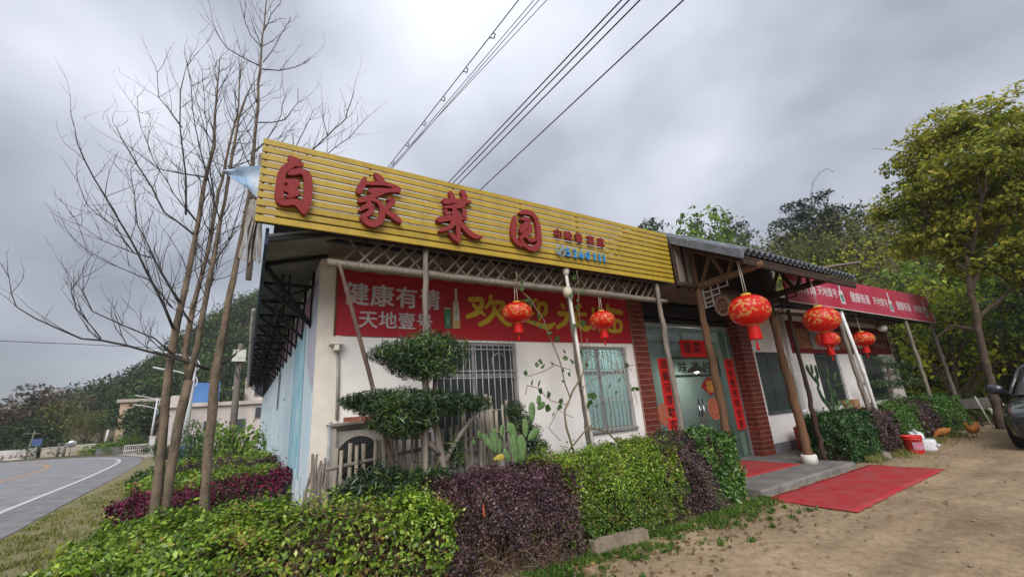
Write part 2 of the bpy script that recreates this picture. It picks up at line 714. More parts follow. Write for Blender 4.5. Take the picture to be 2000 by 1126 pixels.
_L.new(_bp2.outputs[0], _b.inputs['Normal'])

# the yard is a gently uneven sheet
_xs = np.linspace(-0.2, 27.5, 110)
_ys = np.linspace(-16, 0.0, 70)
_X, _Y = np.meshgrid(_xs, _ys, indexing='ij')
_P = np.stack([_X, _Y, np.zeros_like(_X)], -1).reshape(-1, 3)
_Z = 0.006 + 0.012 * (noise3(_P, 0.9) + 1) * 0.5 + 0.01 * (noise3(_P, 2.6, 1) + 1) * 0.5
_P[:, 2] = _Z
mb = MB()
mb.add(_P, [(i * 70 + j, (i + 1) * 70 + j, (i + 1) * 70 + j + 1, i * 70 + j + 1) for i in range(109) for j in range(69)], True)
mb.build('dirt_yard', M_dirt, kind='structure')

# ------------------------------------------------------------------ road
M_asph = mat('asphalt', (0.255, 0.257, 0.262), 0.9, var=0.28, scale=1.2, bump=0.35, bscale=120)
M_shoul = mat('asphalt_shoulder', (0.22, 0.215, 0.215), 0.92, var=0.3, scale=2.0, bump=0.4, bscale=90)
M_white = mat('road_white', (0.64, 0.63, 0.59), 0.8, col2=(0.44, 0.43, 0.41), scale=14)
M_orange = mat('road_orange', (0.55, 0.27, 0.10), 0.8, var=0.25, scale=8)
EDGE = [(-3.62, -40), (-3.62, -10), (-3.66, 0), (-3.70, 6.3), (-3.85, 8.9), (-4.04, 12), (-4.25, 16), (-4.5, 20.5), (-4.85, 25.2), (-5.3, 30), (-6.0, 35), (-7.4, 40), (-10.2, 45.6), (-15, 51), (-22, 56), (-32, 60.5), (-48, 64), (-70, 66)]


def smooth_poly(P, k=6):
    P = np.array(P, float)
    o = []
    for i in range(len(P) - 1):
        p0, p1, p2, p3 = P[max(i - 1, 0)], P[i], P[i + 1], P[min(i + 2, len(P) - 1)]
        for t in np.linspace(0, 1, k, endpoint=False):
            o.append(0.5 * ((2 * p1) + (-p0 + p2) * t + (2 * p0 - 5 * p1 + 4 * p2 - p3) * t * t + (-p0 + 3 * p1 - 3 * p2 + p3) * t ** 3))
    o.append(P[-1])
    return np.array(o)


EP = smooth_poly(EDGE)
_t = np.gradient(EP, axis=0)
_t /= np.linalg.norm(_t, axis=1)[:, None]
NL = np.stack([-_t[:, 1], _t[:, 0]], 1)      # to the left of travel


def ribbon(name, a, b, z, m, kind='structure'):
    mb = MB()
    A = EP + NL * a
    B = EP + NL * b
    n = len(EP)
    mb.add([(p[0], p[1], z) for p in A] + [(p[0], p[1], z) for p in B], [(i, i + 1, n + i + 1, n + i) for i in range(n - 1)])
    return mb.build(name, m, kind=kind)


ribbon('road_shoulder', 0, 1.16, 0.016, M_shoul)
ribbon('road', 1.16, 8.2, 0.020, M_asph)
ribbon('road_far_shoulder', 8.2, 9.2, 0.016, M_shoul)
ribbon('road_line', 1.10, 1.26, 0.024, M_white)
ribbon('road_line', 7.9, 8.05, 0.024, M_white)
ribbon('road_line', 4.55, 4.70, 0.024, M_orange)

# ------------------------------------------------------------------ restaurant building
bld = thing('restaurant_building', 'long single storey white restaurant with barred windows and red brick pillars by its glass door', 'building', (0.74, 0, 0))
M_wall = mat('white_plaster', (0.86, 0.82, 0.79), 0.9, var=0.12, scale=1.3, bump=0.12, bscale=60)
M_beige = mat('aged_cream_plaster', (0.78, 0.71, 0.635), 0.9, var=0.16, scale=2.2, bump=0.2, bscale=50)
M_plinth = mat('grey_plinth', (0.24, 0.24, 0.26), 0.85, var=0.3, scale=5, bump=0.2)
M_dark = mat('dark_steel', (0.018, 0.019, 0.022), 0.6, var=0.3, scale=9, spec=0.3)
M_roof = mat('grey_roof_sheet', (0.16, 0.155, 0.15), 0.75, var=0.3, scale=2, bump=0.2)
M_alu = mat('window_aluminium', (0.42, 0.42, 0.42), 0.45, var=0.15, metal=0.6)
M_alu_d = mat('dull_steel_bars', (0.46, 0.45, 0.44), 0.45, var=0.25, metal=0.4, scale=8)
M_bar_g = mat('grey_green_bars', (0.11, 0.125, 0.125), 0.5, var=0.2, metal=0.3)
M_glass_d = glassmat('dark_window_glass', (0.45, 0.50, 0.50), 0.03, 0.12)
M_glass_f = glassmat('frosted_window_glass', (0.66, 0.80, 0.79), 0.12, 0.42, (0.42, 0.52, 0.52))
M_glass_t = glassmat('door_glass', (0.72, 0.82, 0.79), 0.01, 0.05)
M_in = mat('interior_wall', (0.60, 0.635, 0.62), 0.85, var=0.08, scale=2)
M_infloor = mat('interior_floor', (0.30, 0.28, 0.25), 0.35, var=0.2, scale=3)

ZT = 4.25


def wall_cells(xs, zs, holes, y0, y1):
    b = MB()
    for i in range(len(xs) - 1):
        for j in range(len(zs) - 1):
            cx, cz = (xs[i] + xs[i + 1]) / 2, (zs[j] + zs[j + 1]) / 2
            if any(h[0] < cx < h[1] and h[2] < cz < h[3] for h in holes):
                continue
            b.box(xs[i], xs[i + 1], y0, y1, zs[j], zs[j + 1])
    return b


W1 = (2.45, 3.98, 1.15, 2.83)
W2 = (5.46, 6.74, 1.20, 2.80)
W3 = (11.84, 13.22, 1.13, 2.74)
W4 = (15.32, 16.90, 1.15, 2.76)
W5 = (19.07, 20.65, 1.15, 2.74)
wins = [W1, W2, W3, W4, W5]


def zs_of(ws):
    return sorted({0.0, ZT} | {w[2] for w in ws} | {w[3] for w in ws})


b = wall_cells(sorted({1.06, 7.0} | {w[0] for w in wins[:2]} | {w[1] for w in wins[:2]}), zs_of(wins[:2]), wins[:2], 0, 0.2)
b.build('front_wall', M_wall, bld)
b = wall_cells(sorted({11.63, 22.3} | {w[0] for w in wins[2:]} | {w[1] for w in wins[2:]}), zs_of(wins[2:]), wins[2:], 0, 0.2)
b.build('front_wall', M_wall, bld)
MB().box(0.74, 1.06, -0.012, 0.3, 0, ZT).build('corner_pillar', M_beige, bld)
MB().box(0.744, 0.94, 0.3, 21, 0, ZT).build('side_wall', M_wall, bld)
MB().box(22.1, 22.3, 0.2, 8, 0, ZT).box(0.94, 22.1, 20.8, 21, 0, ZT).box(22.1, 22.3, 8, 20.8, 0, ZT).build('rear_wall', M_wall, bld)
MB().box(11.66, 22.3, -0.03, -0.002, 0.0, 0.36).build('plinth', M_plinth, bld)
MB().box(0.80, 22.4, -0.55, 21.2, ZT, ZT + 0.12).build('roof', M_roof, bld)
MB().box(0.10, 7.0, -0.76, -0.70, 3.99, 4.42).build('roof_edge', M_dark, bld)
MB().box(0.94, 22.1, 0.2, 20.8, 3.55, 3.6).build('ceiling', M_in, bld)
MB().box(0.94, 22.1, 0.25, 20.8, 0.08, 0.13).build('floor', M_infloor, bld)
# inner partitions
MB().box(7.0, 7.1, 0.3, 6.0, 0.13, 3.55).box(15.0, 15.1, 0.3, 6.0, 0.13, 3.55).box(0.94, 22.1, 6.0, 6.1, 0.13, 3.55).build('inner_wall', M_in, bld)
MB().box(5.0, 5.08, 0.25, 6.0, 0.13, 3.55).build('inner_wall', M_in, bld)

# soffit under the sign and porch
M_soff = mat('soffit_boards', (0.17, 0.14, 0.115), 0.9, var=0.4, scale=3, stretch=(1, 6, 1), bump=0.3)
MB().box(0.80, 7.05, -1.12, -0.003, 4.03, 4.07).build('soffit', M_soff, bld)
MB().box(7.10, 22.3, -1.15, -0.003, 3.92, 3.96).build('soffit', M_soff, bld)


def window(w, mullions, bar_n, m_bar, m_glass, arches=0, frame_m=None):
    x0, x1, z0, z1 = w
    fm = frame_m or M_alu
    b = MB()
    y0, y1 = 0.03, 0.09
    t = 0.05
    b.box(x0, x0 + t, y0, y1, z0, z1).box(x1 - t, x1, y0, y1, z0, z1).box(x0 + t, x1 - t, y0, y1, z0, z0 + t).box(x0 + t, x1 - t, y0, y1, z1 - t, z1)
    zt = z0 + (z1 - z0) * 0.68
    b.box(x0 + t, x1 - t, y0 + .004, y1 - .004, zt - 0.025, zt + 0.025)
    for k in mullions:
        xm = x0 + (x1 - x0) * k
        b.box(xm - 0.025, xm + 0.025, y0 + .008, y1 - .008, z0 + t, z1 - t)
    wo = b.build('window', fm, bld)
    edges = [x0 + t] + [x0 + (x1 - x0) * k for k in mullions] + [x1 - t]
    for i in range(len(edges) - 1):
        for a, c in ((z0 + t, zt - 0.025), (zt + 0.025, z1 - t)):
            MB().box(edges[i], edges[i + 1], 0.055, 0.062, a, c).build('pane', m_glass, wo)
    yb = -0.045
    me = None
    for i in range(bar_n):
        x = x0 + 0.03 + (x1 - x0 - 0.06) * i / (bar_n - 1)
        if me is None:
            me = MB().tube([(x, yb, z0 - 0.02), (x, yb, z1 + 0.01)], 0.009, 6).build('bar', m_bar, wo)
            xb = x
        else:
            c = me.copy()
            COL.objects.link(c)
            c.parent = wo
            c.location = (x - xb, 0, 0)
    for z in (z0 + 0.02, z0 + (z1 - z0) * 0.34, zt - 0.05, zt + 0.06, z1 - 0.12):
        MB().beam((x0 + 0.005, yb, z), (x1 - 0.005, yb, z), 0.016, 0.016).build('rail', m_bar, wo)
    for z in (z0 + 0.02, z1 - 0.12):
        for x in (x0 + 0.05, x1 - 0.05):
            MB().beam((x, yb, z), (x, 0.02, z), 0.014, 0.014).build('bracket', m_bar, wo)
    for i in range(arches):
        xc = x0 + (x1 - x0) * (i + 0.5) / arches
        p = [(xc + 0.13 * math.cos(a), yb - 0.012, zt + 0.22 + 0.13 * math.sin(a)) for a in np.linspace(0, math.pi, 11)]
        p = [(xc + 0.13, yb - 0.012, zt + 0.06)] + p + [(xc - 0.13, yb - 0.012, zt + 0.06)]
        MB().tube(p, 0.009, 6).build('arch', m_bar, wo)
    MB().box(x0 - 0.03, x1 + 0.03, -0.06, 0.03, z0 - 0.045, z0 - 0.002).build('sill', fm, wo)
    return wo


window(W1, (0.46,), 14, M_alu_d, M_glass_d, 2)
window(W2, (0.40,), 12, M_alu_d, M_glass_f, 3)
for w in (W3, W4, W5):
    window(w, (0.5,), 13, M_bar_g, M_glass_d, 0, M_bar_g)

# brick pillars: every facing brick its own piece
M_brick = mat('red_brick_tile', (0.17, 0.032, 0.020), 0.55, var=0.35, scale=14, bump=0.2, bscale=70, rnd=0.22)
M_mort = mat('brick_mortar', (0.36, 0.24, 0.19), 0.95, var=0.2, scale=20)


def brick_mesh(lx, ly, lz):
    b = MB()
    e = 0.004
    b.box(-lx / 2 + e, lx / 2 - e, -ly, -ly + 0.004, -lz / 2 + e, lz / 2 - e)
    me = bpy.data.meshes.new('brick')
    v = [(-lx / 2, 0, -lz / 2), (lx / 2, 0, -lz / 2), (lx / 2, 0, lz / 2), (-lx / 2, 0, lz / 2),
         (-lx / 2 + e, -ly, -lz / 2 + e), (lx / 2 - e, -ly, -lz / 2 + e), (lx / 2 - e, -ly, lz / 2 - e), (-lx / 2 + e, -ly, lz / 2 - e)]
    me.from_pydata(v, [], [(4, 5, 6, 7), (0, 1, 5, 4), (1, 2, 6, 5), (2, 3, 7, 6), (3, 0, 4, 7)])
    me.materials.append(M_brick)
    me.update()
    return me


BR_F = {}


def brick_pillar(x0, x1, yf, yb, z0, z1, side):
    p = MB().box(x0 + 0.008, x1 - 0.008, yf + 0.008, yb, z0, z1).build('brick_pillar', M_mort, bld)
    off = WORLD[p.name]
    H = 0.118
    rows = int((z1 - z0) / H)

    def put(lx, c, rot):
        key = round(lx, 3)
        if key not in BR_F:
            BR_F[key] = brick_mesh(lx, 0.012, H - 0.015)
        o = bpy.data.objects.new('brick', BR_F[key])
        COL.objects.link(o)
        o.parent = p
        o.location = (c[0] - off[0], c[1] - off[1], c[2] - off[2])
        o.rotation_euler = (0, 0, rot)
    for r in range(rows):
        z = z0 + (r + 0.5) * H
        L = x1 - x0
        n = max(2, round(L / 0.215))
        cuts = [x0 + L * k / n for k in range(n + 1)] if r % 2 == 0 else [x0] + [x0 + L * (k + 0.5) / n for k in range(n)] + [x1]
        for a, c in zip(cuts[:-1], cuts[1:]):
            put(c - a - 0.014, ((a + c) / 2, yf + 0.008, z), 0)
        for sd in side:
            W = yb - yf
            n = max(1, round(W / 0.215))
            cuts = [yf + W * k / n for k in range(n + 1)] if r % 2 else [yf] + [yf + W * (k + 0.5) / n for k in range(n)] + [yb]
            for a, c in zip(cuts[:-1], cuts[1:]):
                if sd < 0:
                    put(c - a - 0.014, (x0 + 0.008, (a + c) / 2, z), -math.pi / 2)
                else:
                    put(c - a - 0.014, (x1 - 0.008, (a + c) / 2, z), math.pi / 2)


brick_pillar(7.0, 7.44, -0.05, 0.24, 0.0, 3.9, (1,))
brick_pillar(11.12, 11.64, -0.07, 0.24, 0.13, 3.9, (-1,))

# glass entrance
M_chrome = mat('chrome', (0.75, 0.75, 0.75), 0.15, var=0.05, metal=1.0)
M_black = mat('black_plastic', (0.015, 0.015, 0.016), 0.5, var=0.2)
df = MB()
df.box(7.46, 11.12, 0.21, 0.28, 3.38, 3.44).box(7.46, 7.50, 0.21, 0.28, 0.13, 3.38).box(11.08, 11.12, 0.21, 0.28, 0.13, 3.38)
door = df.build('glass_entrance', M_alu, bld)
MB().box(7.46, 11.12, 0.20, 0.30, 3.44, 3.92).build('header_panel', M_dark, door)
for a, c in ((7.50, 8.42), (8.43, 9.27), (9.28, 10.20), (10.21, 11.08)):
    MB().box(a, c, 0.242, 0.252, 0.14, 3.37).build('glass_leaf', M_glass_t, door)
for x in (9.20, 9.36):
    MB().tube([(x, 0.185, 0.98), (x, 0.185, 1.62)], 0.014, 8).beam((x, 0.19, 1.10), (x, 0.24, 1.10), 0.02, 0.02).beam((x, 0.19, 1.50), (x, 0.24, 1.50), 0.02, 0.02).build('handle', M_chrome, door)
MB().box(9.22, 9.34, 0.215, 0.24, 1.22, 1.36).build('lock', M_black, door)

# side eaves: sheet roof on steel brackets over the mural wall
M_eave = mat('eave_sheet', (0.20, 0.195, 0.18), 0.8, var=0.35, scale=1.5, bump=0.2)
M_blue_shaded = mat('blue_fascia_shaded', (0.030, 0.055, 0.105), 0.6, var=0.3, scale=3)  # blue sheet edge, its shadow painted into the dark tone
MB().add([(0.05, -1.1, 3.80), (0.80, -1.1, 4.02), (0.80, 20.8, 4.02), (0.05, 20.8, 3.80), (0.05, -1.1, 3.83), (0.80, -1.1, 4.05), (0.80, 20.8, 4.05), (0.05, 20.8, 3.83)],
         [(0, 3, 2, 1), (4, 5, 6, 7), (0, 1, 5, 4), (1, 2, 6, 5), (2, 3, 7, 6), (3, 0, 4, 7)]).build('eave_sheet', M_eave, bld)
MB().box(0.015, 0.05, -1.1, 20.8, 3.70, 3.90).build('eave_fascia', M_blue_shaded, bld)
brk = MB()
brk.beam((0.744, 0.6, 3.74), (0.06, 0.6, 3.74), 0.045, 0.045).beam((0.72, 0.6, 3.14), (0.08, 0.6, 3.71), 0.04, 0.04).beam((0.725, 0.6, 3.1), (0.725, 0.6, 3.98), 0.045, 0.045)
brk.beam((0.40, 0.6, 3.44), (0.40, 0.6, 3.90), 0.03, 0.03)
b0 = brk.build('eave_bracket', M_dark, bld)
for k in range(1, 19):
    c = b0.copy()
    COL.objects.link(c)
    c.parent = bld
    c.location = (0, k * 1.08, 0)
br2 = MB()
for k in range(0, 9):
    y = 0.6 + k * 2.16
    br2.beam((0.66, y, 3.70), (0.10, y + 1.08, 3.72), 0.03, 0.03)
    br2.beam((0.10, y + 1.08, 3.69), (0.66, y + 2.16, 3.68), 0.03, 0.03)
br2.beam((0.30, 0.3, 3.79), (0.30, 20.5, 3.79), 0.04, 0.04).build('eave_brace', M_dark, bld)
for _p, _q in (((0.80, -1.08, 3.97), (0.05, -1.08, 3.77)), ((0.80, -0.2, 3.98), (0.05, -0.2, 3.76)), ((0.06, -0.2, 3.74), (0.70, 0.55, 3.15))):
    MB().beam(_p, _q, 0.048, 0.048).build('eave_brace', M_dark, bld)
MB().tube([(-0.03, 2.2, 3.70), (-0.03, 20.6, 3.66)], 0.035, 8).build('gutter', mat('pale_pvc', (0.56, 0.54, 0.51), 0.5, var=0.4, scale=5), bld)
MB().tube([(13.60, -0.10, 0.2), (13.60, -0.10, 3.86)], 0.055, 10).tube([(13.6, -0.10, 1.0), (13.6, -0.10, 1.1)], 0.066, 10).build('drain_pipe', mat('white_pvc', (0.74, 0.73, 0.71), 0.4), bld)
MB().box(0.90, 1.06, -0.16, -0.012, 2.74, 2.80).box(0.96, 1.02, -0.15, -0.03, 2.66, 2.74).build('hose_bracket', M_beige, bld)
MB().tube([(1.02, -0.03, 2.72), (1.04, -0.03, 2.3), (1.05, -0.03, 1.75)], 0.022, 6).build('hose', mat('grey_hose', (0.36, 0.34, 0.31), 0.7), bld)

# painted mural covering the side wall
mur = thing('wall_mural', 'weathered blue and lilac painted mural sheet covering the long side wall by the road', 'mural', (0.735, 0, 0))
M_mur = mat('mural_pale_blue', (0.76, 0.81, 0.84), 0.8, col2=(0.52, 0.69, 0.79), scale=1.4, stretch=(1, 1, 0.6), detail=9)
M_mur_c = mat('mural_cyan', (0.16, 0.50, 0.63), 0.8, col2=(0.62, 0.77, 0.83), scale=3.2, stretch=(1, 1.6, 0.6), detail=9)
M_mur_w = mat('mural_white_wash', (0.70, 0.76, 0.80), 0.8, col2=(0.52, 0.66, 0.76), scale=2.0)
M_mur_l = mat('mural_lilac', (0.50, 0.44, 0.54), 0.8, col2=(0.58, 0.60, 0.68), scale=1.5)
M_mur_p = mat('mural_plum', (0.36, 0.19, 0.25), 0.8, col2=(0.48, 0.34, 0.42), scale=1.5)
MB().box(0.732, 0.7425, -0.012, 20.6, 0.0, 3.74).build('mural_sheet', M_mur, mur)
MB().box(0.728, 0.731, 0.00, 20.6, 3.30, 3.73).build('top_border', M_mur_p, mur)
MB().add([(0.7275, -0.008, 2.1), (0.7275, 0.85, 2.6), (0.7275, 0.85, 3.28), (0.7275, -0.008, 3.70)], [(0, 3, 2, 1)]).build('lilac_corner', M_mur_l, mur)
MB().add([(0.726, 0.95, 0.95), (0.726, 2.75, 1.0), (0.726, 3.0, 3.1), (0.726, 1.25, 3.26)], [(0, 3, 2, 1)]).build('cyan_panel', M_mur_c, mur)
rs = random.Random(4)
ws = MB()
for k in range(16):
    y = 3.6 + k * 0.95
    for z in (0.5 + rs.random() * 0.3, 1.35 + rs.random() * 0.3, 2.2 + rs.random() * 0.2):
        ws.box(0.727, 0.7305, y, y + 0.35 + rs.random() * 0.4, z, z + 0.35 + 0.45 * rs.random())
for k in range(5):
    y = 0.05 + k * 0.55 + rs.random() * 0.2
    ws.box(0.7225, 0.7255, y, y + 0.16, 0.3, 0.55 + rs.random() * 0.55)
ws.build('white_wash', M_mur_w, mur, kind='stuff')
MB().box(0.715, 0.7255, 6.6, 7.2, 2.1, 3.05).build('dark_streak', mat('mural_dark_streak', (0.07, 0.06, 0.06), 0.9, col2=(0.25, 0.27, 0.3), scale=5), mur)  # dark patch mottled with grey on the upper mural
cm = MB().tube([(0.73, 7.6, 3.28), (0.50, 7.5, 3.28)], 0.03, 8).tube([(0.50, 7.62, 3.22), (0.46, 7.25, 3.2)], 0.06, 10).build('security_camera', M_dark)
tag(cm, 'small dark security camera fixed high on the mural wall under the eaves', 'camera')

# ------------------------------------------------------------------ porch step, carpets
M_conc = mat('step_concrete', (0.25, 0.235, 0.215), 0.85, col2=(0.14, 0.13, 0.125), scale=2.4, bump=0.3, bscale=40)
st = MB()
n = 40
rs = random.Random(2)
pr = []
for i in range(n + 1):
    x = 7.36 + (11.08 - 7.36) * i / n
    pr.append((x, -1.93 - 0.02 * (i / n) - 0.012 * rs.random(), 0.125 + 0.012 * rs.random()))
v, f = [], []
for x, y, z in pr:
    v += [(x, y + 0.03 * rs.random() - 0.012, 0.0), (x, y, z - 0.02 - 0.02 * rs.random()), (x, y + 0.03, z + 0.004), (x, y + 0.10, 0.132), (x, 0.21, 0.132)]
for i in range(n):
    for k in range(4):
        f.append((i * 5 + k, (i + 1) * 5 + k, (i + 1) * 5 + k + 1, i * 5 + k + 1))
f.append((0, 1, 2, 3, 4))
f.append(tuple(n * 5 + k for k in (4, 3, 2, 1, 0)))
st.add(v, f)
st.box(11.08, 13.3, -0.85, 0.0, 0.0, 0.129).box(7.02, 7.36, -0.6, 0.0, 0.0, 0.128)
st.build('porch_step', M_conc, kind='structure')

M_carp = mat('red_carpet_pile', (0.46, 0.022, 0.032), 0.95, col2=(0.38, 0.075, 0.070), scale=2.6, bump=0.5, bscale=150, detail=10, stretch=(1, 1.6, 1))


def carpet(name, label, corners, z, wav):
    nx, ny = 40, 14
    b = MB()
    c = [np.array(p, float) for p in corners]
    rr = np.random.RandomState(5)
    vs_ = []
    for i in range(nx + 1):
        for j in range(ny + 1):
            s, t = i / nx, j / ny
            p = (c[0] * (1 - s) + c[1] * s) * (1 - t) + (c[3] * (1 - s) + c[2] * s) * t
            zz = z + wav * (0.5 + 0.5 * math.sin(9 * s + 3 * t) * math.sin(5 * t + 2 + 4 * s)) + 0.002 * rr.rand()
            e = 0.02 if (i in (0, nx) or j in (0, ny)) else 0
            vs_.append((p[0] + (rr.rand() - .5) * 2 * e, p[1] + (rr.rand() - .5) * 2 * e, zz))
    k = len(vs_)
    vs_ += [(x, y, z - 0.006) for x, y, z0_ in vs_]
    q = lambda i, j: i * (ny + 1) + j
    fs_ = [(q(i, j), q(i + 1, j), q(i + 1, j + 1), q(i, j + 1)) for i in range(nx) for j in range(ny)]
    for i in range(nx):
        fs_ += [(q(i, 0), k + q(i, 0), k + q(i + 1, 0), q(i + 1, 0)), (q(i, ny), q(i + 1, ny), k + q(i + 1, ny), k + q(i, ny))]
    for j in range(ny):
        fs_ += [(q(0, j), q(0, j + 1), k + q(0, j + 1), k + q(0, j)), (q(nx, j), k + q(nx, j), k + q(nx, j + 1), q(nx, j + 1))]
    b.add(vs_, fs_, True)
    return tag(b.build(name, M_carp), label, 'carpet')


carpet('red_carpet', 'large red carpet lying on the bare dirt in front of the porch step', [(7.28, -3.27), (11.45, -3.22), (11.36, -2.10), (7.30, -2.02)], 0.036, 0.020)
carpet('red_carpet', 'smaller red carpet lying on the concrete porch step before the glass door', [(7.6, -1.13), (10.31, -1.26), (10.23, 0.0), (7.7, 0.05)], 0.140, 0.005)

# traced brush strokes and tree limbs, in metres
SIGN_STROKES=[[[(0.177,4.754,0.051),(0.229,4.718,0.101),(0.285,4.695,0.085),(0.308,4.701,0.06)],[(0.219,4.68,0.076),(0.164,4.614,0.075),(0.128,4.57,0.066),(0.111,4.491,0.077),(0.109,4.342,0.08),(0.107,4.236,0.083),(0.132,4.169,0.087),(0.19,4.158,0.067),(0.258,4.193,0.072),(0.312,4.176,0.081),(0.355,4.128,0.08),(0.379,4.068,0.048)],[(0.183,4.53,0.033),(0.233,4.565,0.067),(0.304,4.605,0.067),(0.374,4.581,0.085),(0.399,4.455,0.084),(0.402,4.287,0.082),(0.392,4.177,0.089),(0.377,4.092,0.056)],[(0.151,4.426,0.041),(0.222,4.44,0.066),(0.288,4.448,0.05)],[(0.295,4.433,0.033),(0.24,4.374,0.09),(0.171,4.324,0.064)],[(0.166,4.315,0.048),(0.23,4.322,0.073),(0.303,4.318,0.049)],[(0.306,4.315,0.041),(0.247,4.268,0.057),(0.191,4.231,0.032)],[(0.222,4.436,0.074),(0.229,4.338,0.073),(0.228,4.264,0.048)]],[[(1.161,4.795,0.03),(1.199,4.766,0.07),(1.246,4.717,0.087),(1.278,4.677,0.061)],[(1.044,4.7,0.043),(1.014,4.607,0.072),(0.987,4.533,0.079),(0.971,4.474,0.058)],[(1.053,4.621,0.034),(1.164,4.653,0.051),(1.293,4.68,0.052),(1.402,4.672,0.044),(1.47,4.644,0.075),(1.474,4.601,0.053)],[(1.474,4.628,0.071),(1.372,4.595,0.048),(1.249,4.561,0.069),(1.159,4.531,0.085),(1.104,4.523,0.051)],[(1.272,4.541,0.043),(1.19,4.488,0.051),(1.081,4.412,0.071),(0.982,4.357,0.049)],[(1.11,4.419,0.05),(1.207,4.402,0.046),(1.264,4.335,0.055),(1.27,4.21,0.066),(1.235,4.121,0.078),(1.155,4.065,0.081),(1.083,4.084,0.068),(1.02,4.145,0.056)],[(1.02,4.145,0.048),(1.073,4.179,0.057),(1.136,4.245,0.062),(1.127,4.314,0.058),(1.089,4.372,0.05)],[(1.12,4.329,0.058),(1.055,4.29,0.057),(0.986,4.223,0.028)],[(1.299,4.3,0.05),(1.359,4.376,0.068),(1.408,4.442,0.06),(1.385,4.476,0.039),(1.335,4.452,0.03)],[(1.284,4.284,0.059),(1.376,4.248,0.067),(1.453,4.204,0.076),(1.504,4.163,0.042)]],[[(2.129,4.612,0.084),(2.192,4.617,0.075),(2.275,4.649,0.062),(2.397,4.662,0.058),(2.551,4.691,0.039)],[(2.229,4.776,0.048),(2.259,4.712,0.072),(2.275,4.63,0.066)],[(2.417,4.825,0.068),(2.467,4.759,0.073),(2.424,4.635,0.077)],[(2.126,4.51,0.028),(2.272,4.55,0.052),(2.385,4.598,0.086),(2.432,4.589,0.048)],[(2.139,4.471,0.037),(2.177,4.415,0.064)],[(2.28,4.519,0.056),(2.305,4.422,0.079)],[(2.448,4.526,0.057),(2.426,4.446,0.057),(2.447,4.394,0.056),(2.377,4.385,0.047)],[(2.033,4.296,0.072),(2.157,4.338,0.068),(2.294,4.383,0.084),(2.378,4.399,0.056)],[(2.297,4.467,0.103),(2.298,4.356,0.111),(2.331,4.261,0.06),(2.331,4.125,0.059),(2.327,4.007,0.027)],[(2.325,4.025,0.045),(2.274,4.061,0.063),(2.187,4.123,0.022)],[(2.273,4.305,0.074),(2.198,4.205,0.05),(2.051,4.13,0.035)],[(2.338,4.336,0.056),(2.409,4.257,0.069),(2.5,4.181,0.079),(2.592,4.137,0.07),(2.708,4.147,0.024)]],[[(3.32,4.612,0.031),(3.303,4.498,0.082),(3.272,4.365,0.081),(3.263,4.255,0.076),(3.31,4.172,0.067),(3.408,4.129,0.059)],[(3.41,4.682,0.035),(3.528,4.724,0.076),(3.645,4.73,0.077),(3.727,4.657,0.073),(3.759,4.495,0.076),(3.756,4.32,0.079),(3.743,4.197,0.083),(3.631,4.104,0.086),(3.528,4.114,0.072),(3.428,4.149,0.042)],[(3.419,4.576,0.035),(3.536,4.607,0.062),(3.577,4.575,0.071),(3.527,4.505,0.097),(3.453,4.423,0.096),(3.409,4.356,0.052)],[(3.585,4.507,0.071),(3.595,4.414,0.07),(3.481,4.317,0.078),(3.396,4.261,0.051),(3.4,4.203,0.042),(3.465,4.146,0.038)],[(3.514,4.272,0.043),(3.577,4.231,0.052),(3.698,4.285,0.057)]]]
WELCOME_STROKES=[[[(3.1,3.565,0.07),(3.355,3.593,0.071),(3.331,3.466,0.07),(3.239,3.336,0.077),(3.037,3.256,0.053)],[(3.163,3.485,0.054),(3.275,3.384,0.07),(3.39,3.306,0.034)],[(3.525,3.67,0.056),(3.508,3.541,0.056),(3.406,3.432,0.039)],[(3.517,3.542,0.064),(3.797,3.562,0.065),(3.733,3.429,0.056),(3.677,3.41,0.04)],[(3.583,3.467,0.064),(3.566,3.34,0.071),(3.436,3.208,0.07),(3.271,3.132,0.061)],[(3.58,3.419,0.056),(3.703,3.268,0.071),(3.858,3.157,0.079),(3.935,3.2,0.032)]],[[(4.16,3.631,0.05),(4.262,3.58,0.051)],[(4.519,3.667,0.052),(4.372,3.596,0.051),(4.34,3.376,0.058),(4.432,3.398,0.042)],[(4.553,3.601,0.06),(4.549,3.279,0.05)],[(4.552,3.592,0.06),(4.739,3.605,0.061),(4.707,3.414,0.069),(4.621,3.384,0.043)],[(4.048,3.449,0.049),(4.201,3.451,0.058),(4.074,3.304,0.057)],[(4.035,3.286,0.032),(4.222,3.255,0.046),(4.432,3.207,0.058),(4.727,3.137,0.092),(4.904,3.229,0.034)]],[[(5.126,3.624,0.063),(5.182,3.548,0.063)],[(5.38,3.697,0.073),(5.338,3.469,0.072)],[(5.614,3.64,0.065),(5.505,3.533,0.055)],[(5.025,3.433,0.079),(5.738,3.457,0.055)],[(5.25,3.402,0.071),(5.165,3.258,0.079),(4.947,3.145,0.06)],[(5.431,3.412,0.072),(5.462,3.236,0.08),(5.69,3.148,0.107),(5.84,3.208,0.036)]],[[(5.952,3.599,0.066),(5.902,3.147,0.054)],[(6.131,3.639,0.067),(6.066,3.117,0.064)],[(6.396,3.714,0.058),(6.336,3.595,0.058)],[(6.348,3.587,0.077),(6.785,3.556,0.089)],[(6.439,3.525,0.058),(6.486,3.433,0.061)],[(6.33,3.349,0.06),(6.722,3.369,0.068),(6.676,3.138,0.061),(6.315,3.126,0.059),(6.343,3.35,0.061)],[(6.524,3.359,0.054),(6.48,3.131,0.053)]]]
